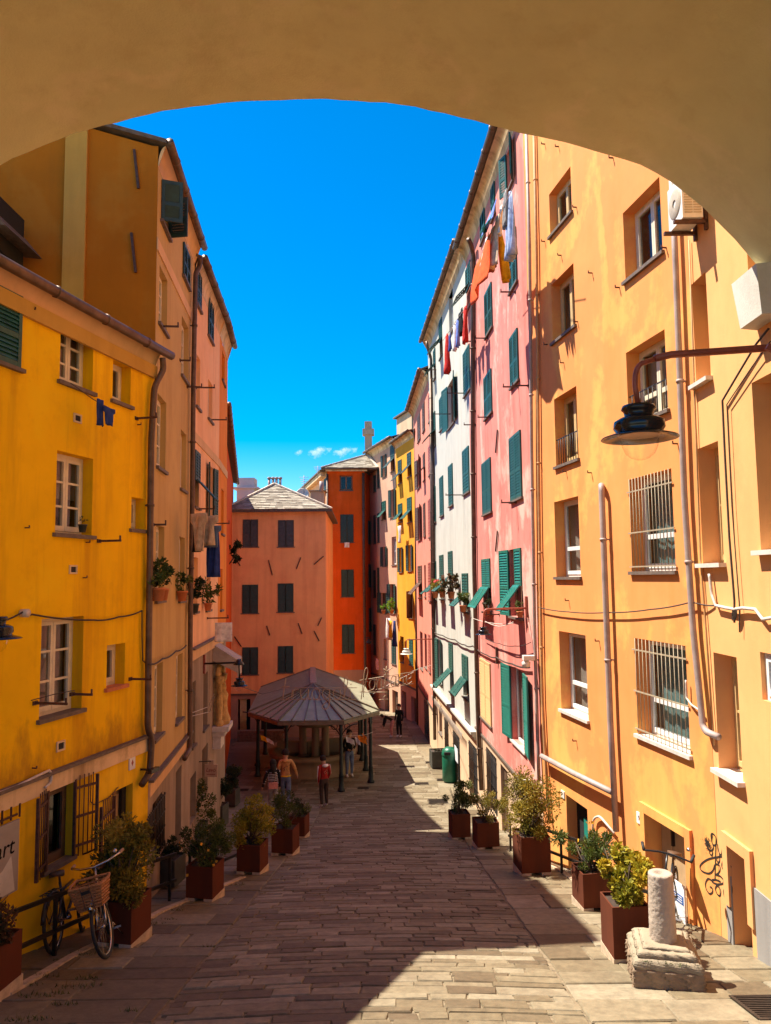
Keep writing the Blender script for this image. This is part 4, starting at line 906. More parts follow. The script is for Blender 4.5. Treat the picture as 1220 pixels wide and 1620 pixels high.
for k in range(4): 
    c = f.W(uc+.1+.07*k, .083, zc-.32-.04*(k % 2)); m.tube([c+f.e*(.05*math.cos(a)*(1+.3*math.sin(3*a+k)))+f.Z*(.11*math.sin(a)) for a in [i*.5 for i in range(12)]], .003, 4)
m.build('pencil_tag', 'sign_grey', ss)
# near part of the orange house
BN = Bld('orange_house_wing', 'near wing of the orange wall with narrow deep windows along the right edge', R0, RN); f = BN.f; FN = f; FX = Fold(FO, FN)
for px in ((1097.5, 1121, 436, 606), (1108, 1141, 702, 892), (1133.5, 1170, 1037, 1224)): casement(BN, px, 1, 2, .22, frame='frame_tan', curtain=None, sill='sill_marble', sillw=.09)
casement(BN, (1196, 1262, 585, 870), 1, 2, .25, frame='frame_tan', curtain=None, sill='sill_marble', sillw=.09)
casement(BN, (1181, 1222, 300, 465), 1, 2, .22, frame='frame_tan', curtain=None, sill='sill_marble')
g, R = opening(BN, (1160.5, 1188, 1352, 1532), 'door', 'door_wood', .22)
for a, b, c, d in ((R[0]-.13, R[0], BN.g+.6, R[3]+.13), (R[1], R[1]+.13, BN.g+.6, R[3]+.13), (R[0], R[1], R[3], R[3]+.13)):
    m = MB(); f.bx(m, a+.001, b-.001, .002, .045, c, d); m.build('door_surround', 'orange_near', BN.root, False)
casement(BN, (1205, 1290, 1040, 1120), 1, 1, .05, frame='frame_white', curtain='curtain', sill=None)
BN.wall('wall', BN.g-1.2, zo, 'orange_near'); BN.shell(zo, 'orange_near', 6, z0=-6, left=False); BN.roof(zo, 6, .3, .3)
for a, b in ((R[0]-.14, .35), (R[1]+.14, f.L-.2)):
    m = MB(); 
    if b < 1: f.bx(m, b, a, .002, .02, -4.9, -3.55); m.build('plinth', 'grey_plinth', BN.root, False)
    else: f.bx(m, a, b, .002, .02, -4.6, -3.45); m.build('plinth', 'grey_plinth', BN.root, False)
m = MB(); m.tube([FX.P(x, y, .03) for x, y in ((1090, 380), (1098, 600), (1108, 880), (1118, 1010), (1130, 1180))], .012, 6); m.build('conduit', 'orange_pipe', BN.root)
cable('bundle of wires dropping down the near orange wing from the corbel', [(1216, 520), (1196, 545), (1172, 585), (1143, 634), (1147, 720), (1154, 850), (1162, 950), (1162, 985)], .013, 'cable_black', FX, .05)
cable('second thin wire beside the bundle on the near orange wing', [(1219, 540), (1190, 580), (1150, 640), (1158, 800), (1170, 960), (1170, 1000)], .007, 'cable_black', FX, .04)
cable('white corrugated conduit wandering across the near orange wing', [(1122, 908), (1126, 940), (1132, 958), (1150, 962), (1162, 964), (1175, 962), (1195, 964), (1207, 980), (1230, 976)], .02, 'cable_white', FX, .05)
m = MB(); rng = random.Random(2)
for k in range(5):
    c = f.P(1162, 972, .06); m.tube([c+f.e*(.06*math.cos(a+k))+f.Z*(.07*math.sin(a*1.3+k)) for a in [i*.45 for i in range(15)]], .006, 4)
tag(m.build('cable_knot', 'cable_black', None, loc=c), 'tangled coil of spare wire on the near orange wing', 'cable')
# spray lettering on the wing and its corner (flat ribbons a hair off the wall)
def spray(name, label, strokes, f, wd=.02):
    m = MB()
    P0 = None
    for s in strokes:
        pts = []
        n = len(s)
        for i in range(n-1):      # Catmull-Rom through the traced points
            p0, p1, p2, p3 = s[max(i-1, 0)], s[i], s[i+1], s[min(i+2, n-1)]
            for k in range(5):
                t = k/5; h = lambda a, b, c, d: .5*(2*b+(c-a)*t+(2*a-5*b+4*c-d)*t*t+(3*b-3*c+d-a)*t**3)
                pts.append((h(p0[0], p1[0], p2[0], p3[0]), h(p0[1], p1[1], p2[1], p3[1])))
        pts.append(s[-1]); Q = [f.P(x, y, .004) for x, y in pts]; P0 = P0 or Q[0]
        vs = []
        for i, q in enumerate(Q):
            d = (Q[min(i+1, len(Q)-1)]-Q[max(i-1, 0)]); sd = d.cross(f.n); sd = sd.normalized()*wd/2 if sd.length > 0 else V((0, 0, wd/2)); vs += [q-sd, q+sd]
        m.add(vs, [(2*i, 2*i+2, 2*i+3, 2*i+1) for i in range(len(Q)-1)])
    o = m.build(name, 'spray_black', None, False, loc=P0); return tag(o, label, 'graffiti')
S = lambda *p: [(1090+x*.10656, 1290+y*.10652) for x, y in p]
spray('graffiti', 'black looping spray tag with boy lettering on the orange wing beside the narrow door', [
    S((330, 360), (325, 290), (350, 270), (395, 320), (400, 420), (365, 440), (335, 380), (345, 290)),
    S((400, 350), (395, 500), (390, 700), (385, 850), (385, 950)),
    S((260, 440), (280, 500), (330, 520), (360, 480), (350, 430)), S((300, 520), (310, 570), (340, 590), (350, 530)),
    S((390, 620), (280, 650), (190, 710), (160, 770), (200, 830), (290, 860), (350, 820), (380, 730)),
    S((400, 625), (470, 610), (540, 640), (590, 700), (630, 770)),
    S((420, 420), (430, 480), (450, 560), (480, 580), (495, 470), (490, 560), (520, 620), (540, 470), (520, 460), (525, 560), (560, 600)),
    S((450, 560), (455, 670), (430, 700), (405, 650)), S((520, 600), (525, 760), (505, 800), (485, 740), (510, 650)),
    S((395, 720), (450, 740), (460, 810), (430, 860), (395, 880)), S((395, 880), (460, 900), (510, 960), (500, 1010), (420, 1020), (350, 990), (340, 960), (400, 955), (470, 985)),
    S((330, 960), (280, 940), (245, 1000), (250, 1080), (300, 1160), (345, 1140), (345, 1080), (310, 1060)),
    S((410, 1040), (390, 1090), (420, 1170), (460, 1190), (470, 1120), (440, 1060), (410, 1040)),
    S((540, 1110), (515, 1110), (520, 1190), (560, 1280), (585, 1290), (585, 1220)),
    S((550, 930), (530, 990), (560, 1060), (590, 1000), (560, 930), (545, 960)), S((600, 1020), (610, 1100), (640, 1150), (640, 1060), (620, 1060))], FX, .02)
p = FX.P(1119, 1334, .006); rng = random.Random(5); m = MB()
for k in range(140):
    a = rng.random()*6.28; r = abs(rng.gauss(0, .05)); c = p+FO.e*math.cos(a)*r+FO.Z*math.sin(a)*r+FO.n*k*2e-5; s_ = .012*math.exp(-r*9)+.002; m.add([c+FO.e*s_, c+FO.Z*s_, c-FO.e*s_, c-FO.Z*s_], ((0, 1, 2, 3),))
tag(m.build('spray_blot', 'spray_black', None, False, loc=p), 'dense black spray blot at the top left of the tag on the orange wing', 'graffiti')
# ================================================================== the arch overhead
AR = thing('archway', (-.5, 4, 3), 'wide flying arch of tan render spanning the street overhead', 'arch')
trace = [(-330, 560), (-150, 368), (0, 262), (66, 231), (131, 208), (197, 190), (300, 169), (400, 160), (480, 157), (560, 159), (620, 164), (700, 178), (782, 200), (870, 220), (951, 241), (1010, 260), (1062, 288), (1108, 324), (1148, 364), (1180, 399), (1214, 438)]
AP = [at(x, y, 7.5) for x, y in trace]; cx = -.55; a_ = 4.6
def az(x):
    i = 0
    while i < len(AP)-2 and AP[i+1].x < x: i += 1
    p0, p1, p2, p3 = AP[max(i-1, 0)], AP[i], AP[i+1], AP[min(i+2, len(AP)-1)]; t = (x-p1.x)/(p2.x-p1.x); m1 = (p2.z-p0.z)/(p2.x-p0.x)*(p2.x-p1.x); m2 = (p3.z-p1.z)/(p3.x-p1.x)*(p2.x-p1.x)
    return (2*t**3-3*t*t+1)*p1.z+(t**3-2*t*t+t)*m1+(3*t*t-2*t**3)*p2.z+(t**3-t*t)*m2+.006*math.sin(x*7.3)+.004*math.sin(x*19+1)
y0, y1 = 1.2, 7.5; N = 64; NY = 10
xs = [AP[-1].x+(AP[0].x-AP[-1].x)*i/N for i in range(N+1)]
m = MB(); vs = [(x, y0+(y1-y0)*j/NY, az(x)) for x in xs for j in range(NY+1)]
m.add(vs, [(i*(NY+1)+j, i*(NY+1)+j+1, (i+1)*(NY+1)+j+1, (i+1)*(NY+1)+j) for i in range(N) for j in range(NY)], True); m.build('soffit', 'arch_render', AR)
m = MB(); top = 6.6
for yy, flip in ((y1+.001, 0), (y0-.001, 1)):
    for i in range(N):
        q = [(xs[i], yy, az(xs[i])), (xs[i], yy, top), (xs[i+1], yy, top), (xs[i+1], yy, az(xs[i+1]))]; m.add(q if not flip else q[::-1], ((0, 1, 2, 3),))
m.add([(xs[0], y0, top), (xs[0], y1, top), (xs[-1], y1, top), (xs[-1], y0, top)], ((0, 1, 2, 3),)); m.build('face', 'arch_render', AR, False)
m = MB(); m.box((AP[0].x-3, y0, -4), (3.0, 0, 0), (0, y1-y0, 0), (0, 0, 10.6)); m.build('pier', 'arch_render', AR, False)
# stone corbel under the right springing
p = at(1196, 430, 7.2); m = MB()
cb = thing('stone_corbel', at(1205, 470, 7.0), 'white stone block carrying the arch at the right edge', 'corbel')
bm = bmesh.new(); P8 = [V((3.83, 7.80, 2.62)), V((4.06, 7.86, 2.62)), V((4.06, 7.28, 2.62)), V((3.83, 7.34, 2.62)), V((3.78, 7.84, 3.13)), V((4.06, 7.90, 3.13)), V((4.06, 7.24, 3.13)), V((3.78, 7.30, 3.13))]
bm.free(); m.add(P8, ((0, 1, 2, 3), (7, 6, 5, 4), (0, 4, 5, 1), (1, 5, 6, 2), (2, 6, 7, 3), (3, 7, 4, 0))); m.build('block', 'corbel_stone', cb, False)
# air conditioner
f = FN; u, z = f.hit(1110, 342); c = f.W(u-.0, .30, z)
ac = thing('air_conditioner', c, 'cream air conditioner unit on two brackets high on the orange wing under the arch', 'air conditioner')
m = MB(); f.bx(m, u-.22, u+.22, .08, .33, z-.12, z+.44); m.build('casing', 'white_plastic', ac, False)
for k in range(14):
    for h in (0, 1): m = MB(); f.bx(m, u+.221, u+.228, .10+.11*h, .195+.11*h, z-.06+.032*k, z-.046+.032*k); m.build('louvre', 'ac_grille', ac, False)
m = MB(); m.lathe(f.W(u, .332, z+.16), [(.05, .01), (.17, .012), (.19, .0)], 18, (f.e, f.Z, f.n)); m.build('fan_guard', 'ac_grille', ac)
for uu in (u-.16, u+.16):
    m = MB(); f.bx(m, uu-.025, uu+.025, .003, .42, z-.17, z-.13); f.bx(m, uu-.025, uu+.025, .003, .04, z-.25, z+.1); m.build('bracket', 'rust_iron', ac)

# ================================================================== GROUND
st = MB(); YS = [-4, 0, 3, 6, 9, 12, 15, 18]+[20+.5*i for i in range(13)]+[30, 36, 44, 60, 120, 400]; XS = [-120, -30, -9, -5, -2, 0, 2, 5, 9, 30, 120]
vs = [(x, y, -drop(y)-.006-(.0 if y < 70 else .3)) for y in YS for x in XS]; nx = len(XS)
st.add(vs, [(j*nx+i, j*nx+i+1, (j+1)*nx+i+1, (j+1)*nx+i) for j in range(len(YS)-1) for i in range(nx-1)])
street = st.build('street', 'mortar', None, False); street['kind'] = 'structure'
def wl(y):                  # left and right wall lines
    pts = [(-3, -4.9), (7.6, -4.49), (11.7, -3.67), (15.5, -4.04), (19.4, -4.36), (21.7, -4.64), (22.5, -5.1), (36.5, -7.4), (60, -8)]
    for (a, x0), (b, x1) in zip(pts, pts[1:]):
        if y <= b: return x0+(x1-x0)*(y-a)/(b-a)
    return -8
def wr(y):
    pts = [(-3, 4.10), (9.5, 4.03), (15.3, 3.06), (23.2, 2.68), (33.5, 2.04), (42, 1.66), (46, .66), (50, -.59), (60, -.6)]
    for (a, x0), (b, x1) in zip(pts, pts[1:]):
        if y <= b: return x0+(x1-x0)*(y-a)/(b-a)
    return 0
rng = random.Random(11)
stones = []                 # (distance, verts, faces, rnd)
def slab(x0, x1, y0, y1, arch=0.0, jit=.012, h=.035, skew=0.0):
    def yy(x, y): return y+arch*(1-((x+.15)/2.2)**2)
    j = lambda: rng.uniform(-jit, jit)
    c = [[x0+j(), yy(x0, y0)+j()], [x1+j(), yy(x1, y0)+j()+skew], [x1+j(), yy(x1, y1)+j()+skew], [x0+j(), yy(x0, y1)+j()]]
    tz = rng.uniform(-.006, .006); b = .009; cxm = sum(p[0] for p in c)/4; cym = sum(p[1] for p in c)/4
    top = []
    for p in c:
        dx_, dy_ = cxm-p[0], cym-p[1]; top.append((p[0]+math.copysign(min(b, abs(dx_)*.4), dx_), p[1]+math.copysign(min(b, abs(dy_)*.4), dy_)))
    v = [(p[0], p[1], -drop(p[1])-.024) for p in c]+[(p[0], p[1], -drop(p[1])+.006-.006+tz*.3) for p in c]+[(p[0], p[1], -drop(p[1])+.011+tz+rng.uniform(-.003, .003)) for p in top]
    f_ = [(0, 1, 5, 4), (1, 2, 6, 5), (2, 3, 7, 6), (3, 0, 4, 7), (4, 5, 9, 8), (5, 6, 10, 9), (6, 7, 11, 10), (7, 4, 8, 11), (8, 9, 10, 11)]
    area = (x1-x0)*(y1-y0)/(cym**3 if cym > 6.4 else 1e9)
    stones.append((area, v, f_, rng.random()))
# central lane: thin courses of long stones laid across the slope, crowned in the middle
y = 5.2
while y < 47:
    k = 1 if y < 16 else (1.35 if y < 27 else 2.6); h = rng.uniform(.12, .22)*k; XL, XR = (-2.08, 1.72) if y < 24 else (max(-3.2, wl(y)+.1), min(1.72, wr(y)-.7))
    x = XL-rng.uniform(0, .5)
    while x < XR:
        w_ = rng.choice((rng.uniform(.22, .5), rng.uniform(.4, .9)))*(1 if y < 27 else 1.5); a = max(x, XL); b = min(x+w_, XR)
        if b-a > .08: slab(a+.005, b-.005, y+.005, y+h-.005, .22 if y < 24 else 0, .014)
        x += w_
    y += h
# side strips: larger flags
for side in (0, 1):
    y = 4.9
    while y < 47:
        k = 1 if y < 20 else (1.3 if y < 30 else 2.2); h = rng.uniform(.3, .62)*k
        if side == 0: a0, b0 = wl(y)-.1, -2.1 if y < 24 else max(-3.2, wl(y)+.1)-.02
        else: a0, b0 = (1.74 if y < 24 else min(1.72, wr(y)-.7)+.02), wr(y)+.1
        x = a0
        while x < b0-.02:
            w_ = rng.uniform(.45, 1.0)*k; b = min(x+w_, b0)
            if b0-b < .2: b = b0
            slab(x+.01, b-.01, y+.01+(.22*(1-((x if abs(x) < 2.2 else 2.2)/2.2)**2) if False else 0), y+h-.01, 0, .018); x = b
        y += h
stones.sort(key=lambda s: -s[0])
for s in stones[:300]:
    mk('paving_stone', s[1], s[2], 'paving', street, False, rnd=[s[3]]*9) if False else None
def stone_obj(name, lst, one):
    if one:
        for s in lst: mk(name, s[1], s[2], 'paving', PARENT, False, rnd=[s[3]]*len(s[2]))
    else:
        m = MB()
        for s in lst: m.rnd = s[3]; m.add(s[1], s[2])
        o = m.build('far_paving_stones', 'paving', PARENT, False, rnd=True); o['kind'] = 'stuff'
PARENT = street
stone_obj('paving_stone', stones[:300], True); stone_obj('', stones[300:], False)
# pale kerb stones under the railings
kp = MB()
def kerb(pts):
    for (x0, ya), (x1, yb) in zip(pts, pts[1:]):
        n = max(1, int((yb-ya)/.7))
        for i in range(n):
            a = (x0+(x1-x0)*i/n, ya+(yb-ya)*i/n); b = (x0+(x1-x0)*(i+1)/n-.0, ya+(yb-ya)*(i+1)/n-.025); m = MB(); j = rng.uniform(-.01, .01)
            v = []
            for dz in (-.05, .035+rng.uniform(-.008, .01)):
                v += [(a[0]-.05+j, a[1], -drop(a[1])+dz), (a[0]+.05+j, a[1], -drop(a[1])+dz), (b[0]+.05+j, b[1], -drop(b[1])+dz), (b[0]-.05+j, b[1], -drop(b[1])+dz)]
            mk('kerb_stone', v, ((0, 3, 2, 1), (4, 5, 6, 7), (0, 1, 5, 4), (1, 2, 6, 5), (2, 3, 7, 6), (3, 0, 4, 7)), 'kerb_stone', street, False)
kl = [gnd(20, 1575), gnd(125, 1512), gnd(262, 1442), gnd(390, 1388)]
kerb([(p.x-.06, p.y) for p in kl])
kr = [gnd(962, 1446), gnd(880, 1380), gnd(800, 1338)]
kerb([(p.x+.12, p.y) for p in kr])
# iron grates and covers in the paving
def grate(px, py, w_, d_, label, bars=True, name='drain_grate'):
    c = gnd(px, py); r = thing(name, c, label, 'drain grate'); sl_ = (drop(c.y+.5)-drop(c.y-.5)); Yv = V((0, 1, -sl_)).normalized(); Zv = V((0, sl_, 1)).normalized(); X = V((1, 0, 0)); o = c-X*w_/2-Yv*d_/2+Zv*.004
    m = MB(); t = .03
    m.box(o, X*w_, Yv*t, Zv*.012); m.box(o+Yv*(d_-t), X*w_, Yv*t, Zv*.012); m.box(o+Yv*t, X*t, Yv*(d_-2*t), Zv*.012); m.box(o+Yv*t+X*(w_-t), X*t, Yv*(d_-2*t), Zv*.012); m.build('frame', 'grate_iron', r, False)
    m = MB(); m.box(o+X*t+Yv*t, X*(w_-2*t), Yv*(d_-2*t), Zv*.002); m.build('pit', 'dark_void', r, False)
    n = int(d_/.05); m = MB()
    for i in range(n): m.box(o+X*t+Yv*(t+(d_-2*t)*(i+.3)/n)+Zv*.003, X*(w_-2*t), Yv*((d_-2*t)/n*.45), Zv*.007)
    m.build('bars', 'grate_iron', r, False)
grate(1226, 1596, .56, .62, 'rusty iron drain grate in the paving at the bottom right corner')
for px, py, w_, d_, lb in ((693, 1268, .62, .62, 'square iron cover at the edge of the sunlit strip, nearest of the far drain grates'), (667, 1240, .5, .35, 'small iron drain slot in the shade left of the square cover'), (644, 1213, .6, .3, 'narrow iron drain slot by the front posts of the pavilion, in the shaded paving'), (683, 1206, .5, .3, 'thin drain slot in the sunlit paving left of the dark square planter'), (575, 1247, .4, .3, 'small drain slot on the shaded paving before the pavilion corner post'), (382, 1250, .5, .3, 'dark drain slot on the shaded paving left of the striped shirt walker'), (700, 1234, .4, .3, 'drain slot beside the green bin')): grate(px, py, w_, d_, lb)

# ================================================================== PLANTERS
def leaves(m, c, rad, n, size, rng, clumps=18, flat=.8, narrow=.45, droop=0, squash=1.0):
    cl = []
    for _ in range(clumps):
        d = V((rng.gauss(0, 1), rng.gauss(0, 1), rng.gauss(0, 1))).normalized()*(rng.random()**.45)
        cl.append((V(c)+V((d.x*rad[0], d.y*rad[1], d.z*rad[2]*squash)), rng.uniform(.22, .42)*min(rad), rng.random()))
    for _ in range(n):
        p, r, t = cl[rng.randrange(len(cl))]
        d = V((rng.gauss(0, 1), rng.gauss(0, 1), rng.gauss(0, 1))).normalized(); q = p+d*r*(rng.random()**.35)
        ax = (d+V((rng.uniform(-.8, .8), rng.uniform(-.8, .8), rng.uniform(-.5, .9)))).normalized(); sd = ax.cross(V((rng.uniform(-1, 1), rng.uniform(-1, 1), rng.uniform(-1, 1)))).normalized()
        L = size*rng.uniform(.7, 1.3); W = L*narrow; nn = ax.cross(sd)
        m.rnd = min(1, max(0, .55*t+.45*rng.random()))
        m.add([q-ax*L*.5, q+sd*W*.5+nn*L*.06, q+ax*L*.5-nn*L*.05, q-sd*W*.5+nn*L*.06], ((0, 1, 2), (0, 2, 3)))
def stems(m, base, c, rad, n, rng, r=.012):
    for _ in range(n):
        e = V(c)+V((rng.uniform(-1, 1)*rad[0]*.7, rng.uniform(-1, 1)*rad[1]*.7, rng.uniform(-.3, .8)*rad[2])); b = V(base)+V((rng.uniform(-.06, .06), rng.uniform(-.06, .06), 0)); md = b.lerp(e, .5)+V((rng.uniform(-.05, .05), rng.uniform(-.05, .05), .04))
        m.tube([b, md, e], [r, r*.7, r*.35], 5)
def planter(px, py, s, h, yaw, leafmat, bush, label, n=2600, lsize=.055, mat='corten', seed=1, narrow=.45, flowers=None, group='rusty planters along the ramp', wedge=True, clumps=22, d=None, far=False):
    rng = random.Random(seed); c = gnd(px, py)        # nearest lower corner of the box lies at this pixel
    ca, sa = math.cos(yaw), math.sin(yaw); X = V((ca, sa, 0)); Y = V((-sa, ca, 0))
    cen = c+X*(s/2 if px > 610 else -s/2)+Y*(-s/2 if far else s/2); zf = gz(0, c.y-(s if far else 0))+.035; zlow = min(gz(0, (cen+X*a*s/2+Y*b*s/2).y) for a in (-1, 1) for b in (-1, 1))
    r = thing('planter', V((cen.x, cen.y, zf)), label, 'planter', group); bs = V((cen.x, cen.y, zf)); Z = V((0, 0, 1)); O = bs-X*s/2-Y*s/2
    m = MB(); t = .018
    m.box(O, X*s, Y*t, Z*h); m.box(O+Y*(s-t), X*s, Y*t, Z*h); m.box(O+Y*t, X*t, Y*(s-2*t), Z*h); m.box(O+Y*t+X*(s-t), X*t, Y*(s-2*t), Z*h); m.box(O+X*t+Y*t, X*(s-2*t), Y*(s-2*t), Z*.02); m.build('box', mat, r, False)
    m = MB(); m.box(O+X*t+Y*t+Z*.022, X*(s-2*t), Y*(s-2*t), Z*(h-.06)); m.build('soil', 'soil', r, False)
    if wedge:     # levelling blocks that follow the slope
        for sx in (0, 1):
            m = MB(); a = O+X*(sx*(s-s*.33))-Y*.004-X*(.004 if sx == 0 else -.004); w_ = s*.33; dv = Y*(s+.03); z0a = gz(0, a.y); z1a = gz(0, (a+dv).y)
            vs_ = [V((a.x, a.y, z0a-.02)), V((a.x, a.y, z0a-.02))+X*w_, V(((a+dv+X*w_).x, (a+dv+X*w_).y, z1a-.02)), V(((a+dv).x, (a+dv).y, z1a-.02))]
            tp = [V((v.x, v.y, zf-.001)) for v in vs_]; m.add(vs_+tp, ((0, 3, 2, 1), (4, 5, 6, 7), (0, 1, 5, 4), (1, 2, 6, 5), (2, 3, 7, 6), (3, 0, 4, 7))); m.build('foot', 'kerb_stone', r, False)
    bw, bh, lift = bush; cc = bs+Z*(h+lift+bh/2); m = MB(); leaves(m, cc, (bw/2, bw/2, bh/2), n, lsize, rng, clumps, narrow=narrow); m.build('foliage', leafmat, r, False, rnd=True)
    m = MB(); stems(m, bs+Z*(h-.05), cc, (bw/2, bw/2, bh/2), 16, rng); m.build('stems', 'bark', r)
    if flowers:
        m = MB(); leaves(m, cc, (bw/2*1.05, bw/2*1.05, bh/2*1.05), flowers[1], .05, rng, 30, narrow=.9); m.build('flowers', flowers[0], r, False, rnd=True)
    return r
yl = math.radians(-11); yr = math.radians(7)
planter(33, 1566, .55, .44, math.radians(-9), 'leaf_red', (.7, .62, -.12), 'rusty planter with a dark reddish shrub cut by the left edge in the near corner', 3000, .055, seed=2, far=True)
planter(207, 1500, .48, .47, yl, 'leaf_olive', (.84, .98, -.1), 'rusty planter with a tall rounded olive shrub beside the bicycle with the basket', 7500, .058, seed=3, clumps=44)
planter(336, 1427, .43, .46, yl, 'leaf_green', (.9, .68, -.12), 'rusty planter with loose dark green stems and orange blooms left of the lane', 4600, .055, seed=4, flowers=('flower_orange', 26), narrow=.3)
planter(411, 1384, .44, .46, yl, 'leaf_yellow', (.74, .9, -.12), 'rusty planter with the bright yellow green shrub before the walkers', 5500, .05, seed=5, clumps=36)
planter(463, 1354, .46, .48, yl, 'leaf_green', (.95, .75, -.05), 'rusty planter with a thin spreading green shrub nearest the lane on the left', 2000, .06, seed=6, narrow=.3)
planter(482, 1326, .40, .45, yl, 'leaf_dark', (.5, .45, -.05), 'small rusty planter half hidden behind the spreading green shrub', 1200, .055, seed=7)
planter(972, 1524, .42, .54, yr*.3, 'leaf_yellow', (.58, .62, -.06), 'rusty planter with a lime and golden leafy shrub beside the stone column stump', 3400, .075, seed=8, narrow=.55)
planter(924, 1442, .44, .46, yr, 'leaf_green', (.98, .66, -.06), 'rusty planter with grey green oleander and orange blooms behind the golden shrub', 2600, .07, seed=9, narrow=.26, flowers=('flower_orange', 18))
planter(826, 1386, .53, .60, yr, 'leaf_olive', (1.0, 1.12, -.12), 'rusty planter with the broad olive gold bush in front of the orange wall corner', 8000, .05, seed=10, clumps=40)
planter(756, 1344, .48, .50, yr, 'leaf_olive', (.95, .62, -.03), 'rusty planter with a low twiggy brownish shrub before the dark pink house door', 2300, .055, seed=11, narrow=.3)
planter(716, 1328, .44, .52, yr, 'leaf_green', (.66, .82, -.05), 'rusty planter with an upright green shrub farthest up the lane on the right', 2400, .055, seed=12)
gd = 'dark pots along the shaded left walls'
planter(352, 1312, .42, .55, yl, 'leaf_dark', (.75, .85, -.05), 'dark square pot with a dense dark shrub by the left wall under the sign', 3000, .06, 'bin_dark', 13, group=gd, wedge=False)
planter(372, 1278, .42, .5, yl, 'leaf_dark', (.7, .75, -.05), 'dark pot with a dark shrub farthest along the left wall, before the walkers', 2500, .06, 'bin_dark', 14, group=gd, wedge=False)
planter(312, 1352, .55, .5, yl, 'leaf_green', (1.0, .95, -.08), 'dark trough with tall green bushes and a few yellow blooms by the brown house wall', 3600, .06, 'bin_dark', 15, flowers=('flower_orange', 20), group=gd, wedge=False)
planter(276, 1408, .4, .42, yl, 'leaf_dark', (.5, .34, -.04), 'low dark pot under the barred window of the brown house', 900, .05, 'bin_dark', 16, group=gd, wedge=False)
planter(684, 1217, .62, .62, yr, 'leaf_dark', (.4, .12, -.06), 'dark square planter box on the sunlit paving by the white house', 260, .06, 'bin_dark', 17, group='bins and boxes by the white house', wedge=False)
# green litter bin
c = gnd(712, 1237); bn = thing('litter_bin', c, 'dark green domed litter bin by the barred door of the white house', 'bin', 'bins and boxes by the white house')
m = MB(); m.lathe(c, [(0, .04), (.24, .04), (.27, .08), (.27, .92), (.25, .96)], 18); m.build('body', 'bin_green', bn)
m = MB(); m.lathe(c+V((0, 0, .0)), [(.285, .94), (.285, 1.0), (.25, 1.14), (.14, 1.22), (0, 1.24)], 18); m.build('lid', 'bin_green', bn)
m = MB(); m.cbox(c+V((-.1, -.26, 1.0)), .22, .08, .1); m.build('slot', 'dark_void', bn, False)
m = MB(); m.lathe(c, [(0, 0), (.2, 0), (.2, .039), (0, .039)], 14); m.build('foot', 'iron', bn)
# weeds in the joints
m = MB(); rng = random.Random(21)
for px, py, s, n in ((125, 1560, .16, 60), (140, 1548, .1, 40), (95, 1572, .07, 24), (105, 1590, .08, 30), (60, 1575, .12, 50), (45, 1612, .14, 50), (75, 1545, .1, 40), (250, 1462, .09, 30), (268, 1455, .08, 30), (280, 1440, .07, 24), (130, 1510, .12, 40), (95, 1520, .08, 30), (40, 1558, .12, 40), (205, 1600, .06, 20), (330, 1498, .05, 16), (375, 1400, .12, 30), (1045, 1490, .2, 60), (1060, 1500, .2, 60), (1030, 1480, .15, 40)):
    c = gnd(px, py)
    for _ in range(n):
        a = rng.random()*6.28; r = s*rng.random()**.6; b = c+V((math.cos(a)*r*1.6, math.sin(a)*r*.5, -.01)); b.z = gz(0, b.y)-.01; t = b+V((rng.uniform(-.03, .03), rng.uniform(-.03, .03), rng.uniform(.02, .06))); sd = V((rng.uniform(-1, 1), rng.uniform(-1, 1), 0)).normalized()*.006
        m.rnd = rng.random(); m.add([b-sd, b+sd, t], ((0, 1, 2),))
o = m.build('weeds', 'weed', None, False, rnd=True); o['kind'] = 'stuff'; o['label'] = 'small green weeds growing in the paving joints'

# ================================================================== RAILINGS
def railing(label, posts, top=.62, mid=.30, tips=None):
    P = [gnd(*p) for p in posts]; r = thing('railing', P[0], label, 'railing', 'iron railings along the ramp')
    for p in P: m = MB(); m.bar(p-V((0, 0, .05)), p+V((0, 0, top)), .04, .04); m.build('post', 'iron', r, False)
    ends = list(P)
    if tips:
        a = P[0]+(P[0]-P[1]).normalized()*tips[0]; b = P[-1]+(P[-1]-P[-2]).normalized()*tips[1]; a.z = gz(0, a.y); b.z = gz(0, b.y); ends = [a]+P+[b]
    for h in (top, mid):
        m = MB()
        for a, b in zip(ends, ends[1:]): m.bar(a+V((0, 0, h)), b+V((0, 0, h)), .035, .045)
        m.build('rail', 'iron', r, False)
railing('dark iron railing on the left kerb that the bicycles lean on', [(86, 1512), (176, 1466), (268, 1425)], tips=(.8, .2), top=.66, mid=.27)
railing('dark iron railing on the left between the orange bloom planter and the yellow shrub', [(300, 1412), (378, 1374)], tips=(.05, .3), top=.62, mid=.27)
railing('dark iron railing on the right kerb beside the olive gold bush', [(808, 1346), (889, 1382)][::-1], tips=(.9, .1), top=.66, mid=.3)
railing('dark iron railing on the right by the leaning bicycle behind the golden shrub', [(1006, 1440), (962, 1424)], tips=(.35, .2), top=.62, mid=.3)

